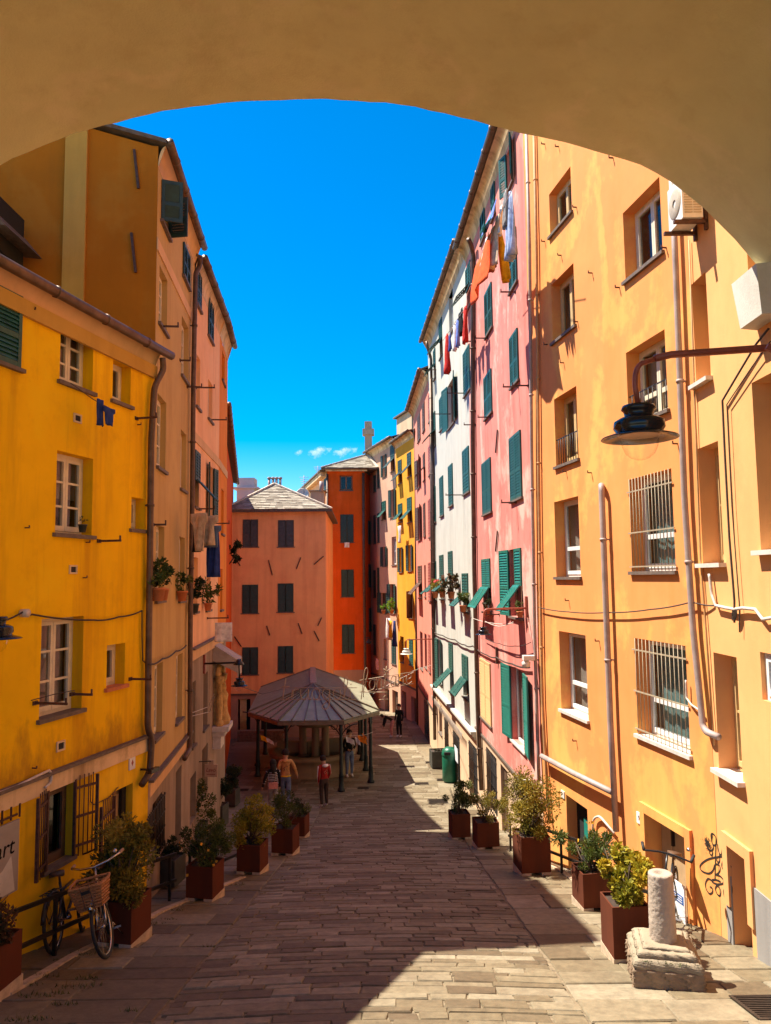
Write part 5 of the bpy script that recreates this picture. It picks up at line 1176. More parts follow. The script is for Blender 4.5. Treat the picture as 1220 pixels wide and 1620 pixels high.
# ================================================================== STONE COLUMN STUMP
c = gnd(1057, 1560); cs = thing('stone_column', c, 'broken stone column stump standing on a weathered moulded base in the near right', 'column')
yw = math.radians(-12); ca, sa = math.cos(yw), math.sin(yw); X = V((ca, sa, 0)); Y = V((-sa, ca, 0)); Z = V((0, 0, 1)); rng = random.Random(6)
def rough(name, size, cen, z0, z1, mat, amp, parent, segs=10, rnd=.03, rot=True):
    """a rounded, chipped block"""
    bm = bmesh.new(); bmesh.ops.create_cube(bm, size=1); bmesh.ops.subdivide_edges(bm, edges=bm.edges[:], cuts=segs, use_grid_fill=True)
    vs_ = []
    for v in bm.verts:
        x, y_, z = v.co; k = max(abs(x), abs(y_)); e = rnd/size
        # round the upper edges
        dz = 0.5-z; sx = 1.0
        n_ = (math.sin(x*23+z*17+cen.x*9)*math.cos(y_*19-z*13)+math.sin(x*51+y_*47+z*41)*.5)*amp
        if k > .5-e and z > .5-rnd/(z1-z0): 
            t = (z-(.5-rnd/(z1-z0)))/(rnd/(z1-z0)); sx = 1-e*2*(1-math.sqrt(max(0, 1-t*t)))
        p = cen+X*(x*size*sx+n_)+Y*(y_*size*sx+n_*.8)+Z*(z0+(z+.5)*(z1-z0)+n_*.5); vs_.append(p)
    bm.verts.index_update(); fs = [tuple(v.index for v in f_.verts) for f_ in bm.faces]; bm.free()
    return mk(name, vs_, fs, mat, parent, True)
cen = c+Y*.22; z = -.10
rough('base_block', .66, cen, z, .19, 'plinth_rough', .02, cs, rnd=.025, segs=16); rough('base_moulding', .655, cen, .185, .275, 'plinth_stone', .010, cs, rnd=.08, segs=14); rough('base_moulding', .56, cen, .27, .325, 'plinth_stone', .009, cs, rnd=.05, segs=14); rough('base_moulding', .44, cen, .32, .352, 'plinth_stone', .006, cs, rnd=.03)
m = MB(); prof = [(0, .34), (.135, .34)]; rr = .132
NS = 60; pts = []
for i in range(49):
    z = .35+.63*i/48; pts.append((.133-.01*(i/48), z))
pts += [(.118, .992), (.10, .998), (.035, .992), (.03, .93), (0, .93)]
vs_ = []; 
for k in range(NS):
    a = 2*math.pi*k/NS
    for r_, z in pts:
        n_ = 1+(.010*math.sin(a*3+z*9)+.006*math.sin(a*7-z*23)+(rng.uniform(-.018, .012) if rng.random() < .8 else -.045)) if r_ > .05 else 1
        vs_.append(cen+X*math.cos(a)*r_*n_+Y*math.sin(a)*r_*n_+Z*z)
K = len(pts); mk('shaft', vs_, [(k*K+i, ((k+1) % NS)*K+i, ((k+1) % NS)*K+i+1, k*K+i+1) for k in range(NS) for i in range(K-1)], 'column_stone', cs, True)
m = MB()
for _ in range(150):
    a = rng.random(); q = cen+X*rng.uniform(-.28, .28)+Y*rng.uniform(-.32, -.28)+Z*rng.uniform(.235, .255); s = rng.uniform(.008, .02); m.rnd = rng.random(); d = V((rng.uniform(-1, 1), rng.uniform(-1, 1), rng.uniform(0, 1))).normalized()*s; e = V((rng.uniform(-1, 1), rng.uniform(-1, 1), rng.uniform(0, 1))).normalized()*s; m.add([q, q+d, q+e], ((0, 1, 2),))
m.build('moss', 'weed', cs, False, rnd=True)

# ================================================================== PAVILION AND FOUNTAIN
ez = -4.86; EV = [at(441, 1139, 26.2), at(543, 1138, 26.2), at(599, 1120, 28.0), at(577, 1085, 34.2), at(545, 1080, 36.2), at(440, 1081, 36.2), at(413, 1087, 34.2), at(394, 1128, 28.0)]
EV = [V((p.x, p.y, ez)) for p in EV]; A1 = V((at(496, 1085, 28.9).x, 28.9, -4.02)); A2 = V((at(495, 1057, 34.0).x, 34.0, -4.02))
PV = thing('pavilion', V((-2.9, 31, -drop(31))), 'long iron pavilion with a hipped metal roof over the old stone wash basins', 'pavilion')
def panel(name, mat, q, parent, th=.025):
    n = (V(q[1])-V(q[0])).cross(V(q[-1])-V(q[0])).normalized()
    if n.z < 0: n = -n
    k = len(q); vs = [V(p) for p in q]+[V(p)+n*th for p in q]; m = MB(); m.add(vs, [tuple(range(k-1, -1, -1)), tuple(range(k, 2*k))]+[(i, (i+1) % k, (i+1) % k+k, i+k) for i in range(k)]); return m.build(name, mat, parent, False), n
def facet(a, b, t0, t1, n, lo=0.0, hi=1.0, seam=True):
    """standing seam panels between eave a-b and top t0-t1"""
    for i in range(n):
        p, q = V(a).lerp(b, i/n), V(a).lerp(b, (i+1)/n); r, s = V(t0).lerp(t1, (i+1)/n), V(t0).lerp(t1, i/n)
        Q = [p, q, r, s] if (r-s).length > .01 else [p, q, r]
        o, nn = panel('roof_panel', 'zinc_roof', Q, PV)
        if seam: m = MB(); m.bar(p+nn*.045, s+nn*.045, .03, .045); m.build('seam', 'slat_roof', o, False)
facet(EV[0], EV[1], A1, A1, 5); facet(EV[1], EV[2], A1, A1, 4); facet(EV[7], EV[0], A1, A1, 4)
# long sides: sparse metal flashing above the eave, battens close together
for a, b, t0, t1 in ((EV[2], EV[3], A1, A2), (EV[7], EV[6], A1, A2)):
    o, nn = panel('roof_slope', 'slat_roof', [a, b, t1, t0], PV); m = MB(); n = 46
    for k in range(n):
        t = (k+.5)/n; m.bar(a.lerp(t0, t)+nn*.035, b.lerp(t1, t)+nn*.035, .03, .035)
    bo = m.build('roof_battens', 'zinc_roof', PV, False); bo['kind'] = 'stuff'
for a, b in ((EV[3], EV[4]), (EV[4], EV[5]), (EV[5], EV[6])): panel('roof_panel', 'zinc_roof', [a, b, A2], PV)
for a, b in ((EV[0], A1), (EV[1], A1), (EV[2], A1), (EV[7], A1), (EV[3], A2), (EV[6], A2)): m = MB(); m.bar(a+V((0, 0, .05)), b+V((0, 0, .06)), .06, .06); m.build('hip_cap', 'slat_roof', PV, False)
m = MB()
for i in range(8): m.bar(A1.lerp(A2, i/8+.003)+V((0, 0, .05)), A1.lerp(A2, (i+1)/8-.003)+V((0, 0, .05)), .24, .09)
m.build('ridge_cap', 'cap_roof', PV, False)
m = MB(); R_ = EV+[EV[0]]
for a, b in zip(R_, R_[1:]): m.bar(a-V((0, 0, .07)), b-V((0, 0, .07)), .08, .12)
m.build('eave_beam', 'slat_roof', PV, False)
posts = [(453, 1246), (540, 1252), (587, 1238), (579, 1219), (573, 1203), (569, 1193)]
PB = [gnd(*p) for p in posts]; PB += [gnd(408, 1228), V((-5.3, 31.0, gz(0, 31.0))), V((-5.4, 33.5, gz(0, 33.5)))]
for p in PB:
    m = MB(); b = V((p.x, p.y, gz(0, p.y))); h = ez-.1-b.z
    m.lathe(b, [(0, 0), (.13, 0), (.13, .06), (.09, .12), (.075, .5), (.085, .52), (.065, .6), (.055, h-.3), (.09, h-.2), (.06, h-.16), (.08, h), (0, h)], 10); po = m.build('post', 'post_iron', PV)
    for sg in (-1, 1):
        m = MB(); d = V((0, 1, 0)) if p.x > -1.2 or p.x < -5 else V((1, 0, 0)); cpt = b+V((0, 0, h-.62))
        m.tube([cpt+d*sg*.58*(1-math.cos(t))+V((0, 0, .58*math.sin(t))) for t in [i*math.pi/2/8 for i in range(9)]], .022, 5)
        m.tube([cpt+d*sg*.22+V((0, 0, .5))+d*sg*.1*math.cos(t)+V((0, 0, .1*math.sin(t))) for t in [i*2*math.pi/10 for i in range(10)]], .014, 4, True); m.build('brace', 'post_iron', po)
# the basin and its column
FC = V((-2.95, 29.9, gz(0, 29.9))); FN_ = thing('stone_fountain', FC, 'round stone wash basin with a twin columned drum in the shade of the pavilion', 'fountain')
m = MB(); m.lathe(FC, [(0, -.1), (1.62, -.1), (1.62, .08), (1.55, .1), (1.55, .62), (1.68, .66), (1.7, .78), (1.62, .82), (1.34, .80), (1.32, .5), (0, .5)], 28); m.build('basin', 'fountain_stone', FN_)
m = MB(); m.lathe(FC+V((0, 0, .62)), [(0, 0), (1.31, 0)], 24); m.build('water', 'glass', FN_)
for dx_ in (-.42, .12, .5):
    b = FC+V((dx_, -.2 if dx_ > -.3 else .2, .45)); m = MB(); m.lathe(b, [(0, 0), (.2, 0), (.2, .1), (.15, .14), (.145, 1.25), (.2, 1.32), (0, 1.32)], 14); m.build('column', 'fountain_stone', FN_)
b = FC+V((.1, 0, 1.76)); m = MB(); m.lathe(b, [(0, 0), (.75, 0), (.95, .14), (1.0, .16), (1.0, .3), (.86, .36), (.86, .62), (.8, .66), (0, .66)], 26); m.build('drum', 'fountain_stone', FN_)
m = MB(); m.box(FC+V((-1.45, .3, .5)), V((1.25, 0, 0)), V((0, .3, 0)), V((0, 0, .52))); m.box(FC+V((.35, .3, .5)), V((1.0, 0, 0)), V((0, .3, 0)), V((0, 0, .62))); m.build('trough_wall', 'fountain_stone', FN_, False)
# bunting
def flag(p, w_, h_, mat, label, group='bunting under the pavilion'):
    m = MB(); n = 5
    vs = []
    for i in range(n+1): t = i/n; vs += [p+V((w_*t, .05*math.sin(t*5), -.12*t)), p+V((w_*t+.03, .05*math.sin(t*5+1), -h_-.12*t*(1 if i % 2 else .6)))]
    m.add(vs, [(2*i, 2*i+2, 2*i+3, 2*i+1) for i in range(n)], True); return tag(m.build('flag', mat, None, loc=p), label, 'flag', group)
flag(at(412, 1163, 27.2), .32, .18, 'cloth_yellow', 'yellow pennant hanging left of the front pavilion post'); flag(at(421, 1167, 27.1), .26, .15, 'cloth_white', 'white pennant beside the yellow one left of the front post')
flag(at(547, 1165, 27.0), .30, .2, 'cloth_white', 'white pennant hanging near the right corner posts of the pavilion'); flag(at(562, 1166, 27.2), .17, .2, 'cloth_white', 'narrow white pennant next to the orange one under the pavilion'); flag(at(566, 1163, 27.2), .3, .22, 'cloth_orange', 'bright orange pennant hanging by the right pavilion posts'); flag(at(573, 1160, 27.4), .16, .14, 'cloth_orange', 'small orange pennant tip on the corner post of the pavilion')
tag(cable('thin bunting line under the right pavilion eave', [at(540, 1160, 27.0), at(560, 1163, 27.2), at(590, 1158, 27.6)], .008, 'cable_white', None, sag=.05), None, None)

# ================================================================== LAMPS
def lamp_head(r, c, R, glassy=True, black='lamp_black'):
    m = MB(); m.lathe(c, [(0, .62*R), (.16*R, .62*R), (.16*R, .8*R), (.42*R, .84*R), (.46*R, .74*R), (.40*R, .68*R), (.36*R, .52*R), (.5*R, .5*R), (.66*R, .4*R), (.68*R, .22*R), (.6*R, .1*R), (.7*R, .06*R), (1.0*R, -.04*R), (1.02*R, -.07*R), (.96*R, -.06*R), (.62*R, .03*R), (.55*R, .06*R), (0, .08*R)], 28); m.build('shade', black, r)
    m = MB(); m.lathe(c, [(0, .035*R), (.5*R, .035*R), (.55*R, .01*R)], 20); rf = m.build('reflector', 'sign_cream', r)
    m = MB(); m.lathe(c, [(.49*R, .02*R), (.49*R, -.12*R), (.46*R, -.3*R), (.38*R, -.48*R), (.24*R, -.6*R), (.1*R, -.65*R), (0, -.66*R)], 22); m.build('globe', 'globe_glass', r)
d0 = 6.0; tipb = at(1012, 690, d0); elbow = at(1010, 588, d0); R0_ = .30
LA = thing('street_lamp', V((4.05, 5.75, tipb.z+.7)), 'big black street lamp with clear globe on a long rust red arm, nearest right', 'street lamp', 'street lamps on wall arms')
p1 = at(1062, 561, d0); wallp = V((FN.W(0, 0, 0).x+.05, 5.72, at(1220, 546, 5.75).z+.03))
m = MB(); bend = [tipb+V((0, 0, .26)), at(1005, 612, d0)]+[at(1005+14*(1-math.cos(t)), 600-26*math.sin(t), d0) for t in [i*math.pi/2/6 for i in range(7)]]+[at(1040, 566, d0)]
m.tube(bend, .021, 10); m.tube([at(1036, 567, d0), p1, wallp], .03, 10); m.build('arm', 'red_iron', LA)
m = MB(); m.box(wallp+V((-.06, -.08, -.3)), V((.06, 0, 0)), V((0, .16, 0)), V((0, 0, .5))); m.build('wall_plate', 'red_iron', LA, False)
m = MB(); q = at(1213, 548, 5.76); m.bar(q, q+V((.55, 0, -.30)), .03, .05); m.build('stay', 'red_iron', LA, False)
lamp_head(LA, tipb, R0_)
# lamp on the pink house corner
w0 = FK.P(835, 962, .0); tip = w0+FK.n*.62-FK.e*.0; tip = at(765, 1003, 15.6)
L2_ = thing('street_lamp', w0, 'black street lamp with clear globe on the red bracket arm of the pink house corner', 'street lamp', 'street lamps on wall arms')
m = MB(); el = at(766, 964, 15.6); m.tube([tip+V((0, 0, .1)), el-V((0, 0, .06)), el+V((.03, 0, -.01)), el+V((.1, 0, 0)), w0], .022, 8); m.build('arm', 'red_iron', L2_)
m = MB(); m.bar(w0-V((0, 0, .2)), w0+V((0, 0, .25)), .08, .1); m.build('wall_plate', 'red_iron', L2_, False); lamp_head(L2_, tip, .17)
# lamp at the left edge
tip = at(-7, 1008, 7.3); w0 = V((-4.52, 7.65, tip.z+.45)); L3_ = thing('street_lamp', w0, 'black street lamp half cut by the left edge in front of the yellow house', 'street lamp', 'street lamps on wall arms')
m = MB(); m.tube([tip+V((0, 0, .2)), tip+V((0, 0, .42)), tip+V((-.1, .05, .46)), w0], .02, 8); m.build('arm', 'red_iron', L3_); lamp_head(L3_, tip, .235)
# hanging lamp on the left
w0 = FP.P(326, 1050, .0); el = at(378, 1048, 16.6); tip = at(379, 1084, 16.6); L4_ = thing('street_lamp', w0, 'black street lamp hanging from a long dark arm below the orange house band', 'street lamp', 'street lamps on wall arms')
m = MB(); m.tube([tip+V((0, 0, .14)), el, w0], .022, 8); m.build('arm', 'iron', L4_); m = MB(); m.lathe(el, [(0, .06), (.05, .07), (.07, .02), (.11, -.02), (.12, -.05), (0, -.05)], 14); m.build('cap', 'lamp_black', L4_); m = MB(); m.bar(w0-V((0, 0, .22)), w0+V((0, 0, .2)), .08, .1); m.build('wall_plate', 'red_iron', L4_, False); lamp_head(L4_, tip, .185)
# far lamp hung on a thin arm
tip = at(643, 1034, 33.0); w0 = FW.P(684, 1011, 0); L5_ = thing('street_lamp', w0, 'pale topped street lamp on a thin arm before the yellow lane house', 'street lamp', 'street lamps on wall arms')
m = MB(); m.tube([tip+V((0, 0, .2)), at(643, 1014, 33.0), at(644, 1012, 33.0), w0], .025, 6); m.build('arm', 'red_iron', L5_); lamp_head(L5_, tip, .27, black='lamp_white')
tip = at(584, 1017, 48.8); w0 = FR.P(576, 1010, 0); L6_ = thing('street_lamp', w0, 'small dark lamp beside the drainpipe at the red house corner', 'street lamp', 'street lamps on wall arms')
m = MB(); m.tube([tip+V((0, 0, .2)), tip+V((0, 0, .35)), w0], .025, 6); m.build('arm', 'iron', L6_); lamp_head(L6_, tip, .3)

# ================================================================== WIRE LETTERS ACROSS THE STREET
def letters(word, px0, px1, py0, py1, d, name, label, slope=0):
    """cursive lettering bent from thin rod; glyph strokes on a 0..1 grid, baseline 0, x height .5"""
    G_ = {'t': (.5, [[(.05, .0), (.22, 1.05)], [(0, .62), (.42, .64)], [(.05, 0), (.2, -.04), (.4, .1)]]), 'r': (.5, [[(0, .05), (.1, .5), (.1, .05)], [(.1, .35), (.25, .52), (.42, .46)]]), 'u': (.6, [[(.02, .5), (.05, .12), (.2, 0), (.4, .12), (.46, .5), (.46, .05), (.6, .02)]]),
          'o': (.55, [[(.45, .45), (.2, .5), (.04, .28), (.15, .02), (.38, .04), (.48, .28), (.4, .48), (.55, .42)]]), 'g': (.6, [[(.45, .45), (.2, .5), (.05, .28), (.18, .03), (.4, .15), (.46, .5), (.42, -.3), (.2, -.5), (.05, -.35), (.5, .05)]]), 'l': (.4, [[(0, .02), (.2, .5), (.3, .95), (.2, 1.1), (.1, .9), (.12, .1), (.28, 0), (.4, .1)]]),
          'i': (.3, [[(.02, .5), (.05, .08), (.2, 0), (.3, .1)], [(.06, .7), (.08, .76)]]), 'f': (.62, [[(.02, -.4), (.12, .1), (.28, .95), (.45, 1.12), (.54, .9), (.4, .5), (.22, .1), (.2, -.3)], [(.0, .42), (.55, .45)]]), 'n': (.6, [[(.0, .45), (.06, .5), (.07, .02), (.12, .38), (.3, .5), (.42, .38), (.43, .05), (.6, .04)]]), 'a': (.6, [[(.46, .45), (.2, .5), (.04, .25), (.16, .02), (.38, .1), (.46, .5), (.46, .08), (.6, .03)]]), 'e': (.5, [[(.04, .22), (.4, .3), (.36, .48), (.16, .48), (.05, .22), (.2, 0), (.5, .1)]])}
    tot = sum(G_[c][0] for c in word); W_ = px1-px0; H_ = py1-py0; m = MB(); x = 0
    def P(gx, gy): return at(px0+W_*(gx/tot), py1-H_*gy+slope*(gx/tot)*W_, d)
    for c in word:
        w_, ss = G_[c]
        for s in ss:
            pts = []; n = len(s)
            for i in range(n-1):
                a, b, e, g = s[max(i-1, 0)], s[i], s[i+1], s[min(i+2, n-1)]
                for k in range(4):
                    t = k/4; h = lambda p, q, r, z: .5*(2*q+(r-p)*t+(2*p-5*q+4*r-z)*t*t+(3*q-3*r+z-p)*t**3); pts.append(P(x+h(a[0], b[0], e[0], g[0]), h(a[1], b[1], e[1], g[1])))
            pts.append(P(x+s[-1][0], s[-1][1])); m.tube(pts, .014, 5)
        x += w_
    m.tube([P(-.1, -.02), P(tot*.5, -.03), P(tot+.1, -.02)], .01, 4); m.tube([P(-.1, .56), P(tot+.1, .56)], .01, 4)
    o = m.build(name, 'wire_light', None, loc=P(0, 0)); return tag(o, label, 'sign', 'wire lettering hung across the lane')
letters('truogoli', 446, 562, 1074, 1106, 24.6, 'wire_lettering', 'long cursive wire word truogoli hung in front of the pavilion roof')
letters('fontane', 571, 652, 1062, 1094, 25.0, 'wire_lettering', 'short cursive wire word fontane hung at the right of the pavilion roof', -.16)
m = MB()
for a, b in (((596, 1095), (613, 1095)), ((600, 1107), (614, 1106)), ((606, 1104), (613, 1097)), ((575, 1095), (596, 1095)), ((608, 1064), (622, 1056)), ((607, 1058), (613, 1063))): m.tube([at(a[0], a[1], 24.8), at(b[0], b[1], 24.8)], .014, 5)
tag(m.build('wire_star', 'wire_light', None, loc=at(600, 1095, 24.8)), 'little star of bent wire rods between the two hanging words', 'sign', None)
cable('long thin wire from the left hanging lamp to the wire lettering', [at(382, 1086, 17), at(415, 1098, 21), at(447, 1090, 24.6)], .008, 'cable_black', None)
cable('thin wire holding the right end of the lettering to the coral house', [at(652, 1062, 25), at(668, 1056, 32), FW.P(684, 1052, .02)], .01, 'cable_white', None)
cable('thin slanting stay wire under the word fontane', [at(590, 1098, 25), at(620, 1080, 25), at(655, 1063, 26)], .009, 'cable_white', None)

# ================================================================== LAUNDRY
rng = random.Random(31)
def garment(kind, px, py, w_, h_, mat, label, f, off=.5, group='washing hung out on the right hand houses', wind=.0, yaw=None):
    """hanging cloth with folds: shirt, trousers, towel, sock"""
    top = f.P(px, py, off); ax = f.e if yaw is None else V((math.cos(yaw), math.sin(yaw), 0)); nn = V((ax.y, -ax.x, 0)); m = MB(); nx, ny = 8, 9; ph = rng.random()*6
    def outline(v):
        if kind == 'shirt': return (-.5, .5) if v < .28 else (-.32, .32)
        if kind == 'towel': return (-.5, .5)
        if kind == 'sock': return (-.2-.1*v, .2+.25*max(0, v-.6))
        return (-.3-.06*v, .3+.06*v)
    legs = [(-1, 1)] if kind != 'trousers' else [(-1, -.06), (.06, 1)]
    for a, b in legs:
        vs = []
        for j in range(ny+1):
            v = j/ny; l, r_ = outline(v)
            if kind == 'trousers' and v < .3: ll, rr = l*(1 if a < 0 else 0), r_*(1 if b > .5 else 0)
            else: ll, rr = (l, r_) if kind != 'trousers' else ((l, -.03) if a < 0 else (.03, r_))
            for i in range(nx+1):
                t = i/nx; x = ll+(rr-ll)*t; fold = .06*h_*(.3+v)*math.sin(t*9+ph+v*2)
                vs.append(top+ax*(x*w_+wind*v*v*.5)+nn*(fold+wind*.4*v)+V((0, 0, -h_*v*(1-.25*abs(wind)*v))))
        m.add(vs, [(j*(nx+1)+i, j*(nx+1)+i+1, (j+1)*(nx+1)+i+1, (j+1)*(nx+1)+i) for j in range(ny) for i in range(nx)], True)
    o = m.build({'shirt': 'shirt', 'towel': 'towel', 'sock': 'sock', 'trousers': 'trousers'}[kind], mat, None, loc=top)
    so_ = o.modifiers.new('thick', 'SOLIDIFY'); so_.thickness = .012
    return tag(o, label, {'shirt': 'shirt', 'towel': 'towel', 'sock': 'sock', 'trousers': 'trousers'}[kind], group)
gp = 'washing under the eaves of the pink house'
garment('towel', 781, 330, .8, .6, 'cloth_blue', 'pale blue cloth highest on the pink house washing line', FK, .8, gp, .5); garment('towel', 775, 350, .8, .32, 'cloth_teal', 'teal cloth folded under the pale blue one on the pink house line', FK, .9, gp, .4)
garment('trousers', 806, 308, .55, 1.25, 'cloth_paleblue', 'long pale jeans hanging nearest the top shutters of the pink house', FK, .7, gp); garment('trousers', 800, 303, .42, .7, 'cloth_grey', 'grey leggings beside the pale jeans at the top of the pink house', FK, .75, gp)
garment('shirt', 784, 352, .75, 1.1, 'cloth_cream', 'cream shirt blowing on the pink house line between teal and yellow', FK, .8, gp, .3); garment('sock', 789, 356, .45, 1.2, 'cloth_yellow', 'long yellow scarf trailing below the pink house line', FK, .75, gp, -.4)
garment('shirt', 778, 366, .55, .85, 'cloth_brown', 'dark brown top hanging behind the cream shirt of the pink house', FK, .7, gp); garment('shirt', 771, 376, .5, .7, 'cloth_white', 'small white vest next to the big scarlet sheet', FK, .85, gp, .3)
garment('towel', 764, 398, 1.7, 1.0, 'cloth_scarlet', 'big scarlet orange sheet billowing at the low end of the pink house line', FK, .95, gp, .35)
garment('shirt', 794, 326, .45, .7, 'cloth_white', 'thin white blouse below the pink house top window', FK, .7, gp, .2)
gw_ = 'washing under the top windows of the white house'
garment('shirt', 736, 486, .7, 1.0, 'cloth_red', 'bright red pullover on the white house line nearest the pink house', FW, .6, gw_); garment('shirt', 729, 492, .6, .7, 'cloth_black', 'black top beside the red pullover on the white house line', FW, .6, gw_); garment('shirt', 724, 506, .55, .8, 'cloth_blue', 'blue and white shirt in the middle of the white house line', FW, .6, gw_)
garment('shirt', 719, 514, .4, .8, 'cloth_white', 'white shirt hanging left of the blue one on the white house', FW, .6, gw_); garment('trousers', 707, 530, .65, 1.25, 'cloth_red', 'narrow red trousers at the far end of the white house line', FW, .6, gw_); garment('shirt', 712, 530, .5, .5, 'cloth_navy', 'navy shorts next to the red trousers on the white house', FW, .6, gw_)
cable('washing line slanting below the top windows of the white house', [(700, 540), (738, 484)], .01, 'cable_white', FW, .62, 0, 'washing lines on the right hand houses', 'washing_line')
cable('washing line under the eaves of the pink house carrying the scarlet sheet', [(762, 400), (810, 300)], .008, 'cable_white', FK, .8, 0, 'washing lines on the right hand houses', 'washing_line')
gl_ = 'washing on the dusty pink and yellow lane houses'
garment('towel', 615, 978, .75, 1.3, 'cloth_white', 'white sheet hanging under the green shutters of the dusty pink house', F6, .6, gl_); garment('shirt', 618, 982, .55, 1.0, 'cloth_yellow', 'yellow shirt hung among white and blue washing in the far lane', F6, .65, gl_); garment('trousers', 624.5, 982, .6, 1.5, 'cloth_navy', 'dark blue trousers hung at the yellow lane house edge', F6, .6, gl_); garment('shirt', 632, 832, .6, 1.0, 'cloth_white', 'white shirt below the awning shutter of the yellow lane house', F5, .4, gl_)
garment('towel', 597, 1042, .5, .7, 'cloth_pink', 'small pink cloth in the dark corner beside the red house', F6, .5, gl_)
gq = 'washing on the pink and orange houses at the left'
garment('shirt', 315, 812, .42, .7, 'cloth_cream', 'cream shirt hanging from the pink house bracket on the left', FP, .45, gq, yaw=-.6); garment('trousers', 312, 835, .3, .45, 'cloth_black', 'short black trousers below the cream shirt on the left', FP, .4, gq, yaw=-.6); garment('shirt', 329, 816, .5, .55, 'cloth_cream', 'pale beige blouse next to the denim on the left pink house', FP, .6, gq, yaw=-.5); garment('shirt', 334, 832, .5, .4, 'cloth_denim', 'faded denim shorts hanging on the left pink house', FP, .65, gq, yaw=-.5); garment('trousers', 338, 842, .42, .85, 'cloth_navy', 'long navy trousers hanging lowest on the left pink house', FP, .65, gq, yaw=-.5)
garment('towel', 354, 985, .4, .45, 'cloth_white', 'white crumpled cloth at the end of the orange house band', Fac(L3, L4), .3, gq, yaw=.2)
garment('towel', 549, 858, .32, .34, 'cloth_white', 'white cloth under the second window of the red house', FR, .2, None); garment('sock', 158, 632, .3, .35, 'cloth_navy', 'navy striped cloth on the sill wire of the yellow house', Fac(L0, L1), .35, 'cloths on the yellow house wire'); garment('shirt', 172, 645, .26, .24, 'cloth_navy', 'dark blue rag at the end of the yellow house wire', Fac(L0, L1), .4, 'cloths on the yellow house wire')
cable('short wire carrying dark rags between two windows of the yellow house', [(112, 606), (148, 632), (172, 645)], .006, 'cable_black', Fac(L0, L1), .35)

# ================================================================== POT PLANTS ON SILLS
def pot(px, py, f, label, s=.16, leaf='leaf_green', off=.1, h=.35, n=260, potmat='terracotta', flowers=None, group='pot plants on window sills', w=1.0):
    rg = random.Random(int(px*7+py)); b = f.P(px, py, off); r = thing('potted_plant', b, label, 'potted plant', group)
    m = MB(); m.lathe(b, [(0, 0), (s*.36, 0), (s*.5, s*.8), (s*.55, s*.8), (s*.55, s*.95), (s*.45, s*.95), (s*.42, s*.85), (0, s*.85)], 12); m.build('pot', potmat, r)
    m = MB(); leaves(m, b+V((0, 0, s+h*.42)), (h*.5*w, h*.5*w, h*.5), n, h*.2, rg, 12, narrow=.4); m.build('foliage', leaf, r, False, rnd=True)
    if flowers: m = MB(); leaves(m, b+V((0, 0, s+h*.45)), (h*.5*w, h*.5*w, h*.5), 40, h*.13, rg, 12, narrow=.9); m.build('flowers', flowers, r, False, rnd=True)
FY = Fac(L0, L1); FY.lean = LY
pot(131, 842, FY, 'small dark potted plant on the middle sill of the yellow house', .11, 'leaf_dark', .02, .12, 60, 'bin_dark')
pot(253, 951, FB, 'left terracotta pot with spiky leaves on the brown house sill', .22, 'leaf_green', .12, .5, 240); pot(260, 950, FB, 'right terracotta pot with spiky leaves on the brown house sill', .2, 'leaf_dark', .12, .42, 240); pot(291, 951, FB, 'trailing plant in a box on the far sill of the brown house', .2, 'leaf_green', .1, .4, 260)
pot(310, 970, FP, 'dark trailing plant on the pink house sill at left', .2, 'leaf_dark', .12, .55, 320, 'bin_dark'); pot(332, 966, FP, 'thin climbing plant on the second pink house sill at left', .18, 'leaf_green', .12, .6, 200)
pot(689, 946, FW, 'trailing flower pot on the farthest sill of the white house row', .25, 'leaf_olive', .35, .7, 300, flowers='flower_red'); pot(700, 945, FW, 'pot with dried red flowers under the second flap of the white house', .25, 'leaf_olive', .3, .55, 260, flowers='flower_red'); pot(714, 947, FW, 'bushy brown flower pot under the third flap of the white house', .25, 'leaf_red', .3, .75, 320); pot(733, 968, FW, 'bright green round plant on the near sill of the white house', .22, 'leaf_green', .2, .5, 320)
pot(771, 974, FK, 'small plant on the sill below the teal flap of the pink house', .16, 'leaf_dark', .14, .35, 200); pot(823, 977, FK, 'little green plant on the sill beside the red lamp arm', .14, 'leaf_green', .12, .25, 160)
pot(607, 971, F6, 'lime green plant on the left sill of the dusty pink house', .25, 'leaf_lime', .3, .5, 200); pot(620, 971, F6, 'taller lime green plant on the middle sill of the dusty pink house', .25, 'leaf_lime', .3, .75, 240)
pot(697, 1000, FW, 'faint trailing plant above the lowest shutters of the white house', .12, 'leaf_dark', .1, .2, 60) if False else None
# creeper in the dark gap by the salmon house
rg = random.Random(8); b = at(369, 884, 33); m = MB(); leaves(m, b+V((0, 0, .3)), (.35, .3, .75), 420, .22, rg, 12, narrow=.35); cr = thing('wall_creeper', b, 'dark bushy plant sprouting from the gap beside the salmon house', 'plant'); m.build('foliage', 'leaf_dark', cr, False, rnd=True); m = MB(); m.tube([b+V((-.6, .6, -.6)), b, b+V((.2, 0, .6))], .03, 5); m.build('stem', 'bark', cr)
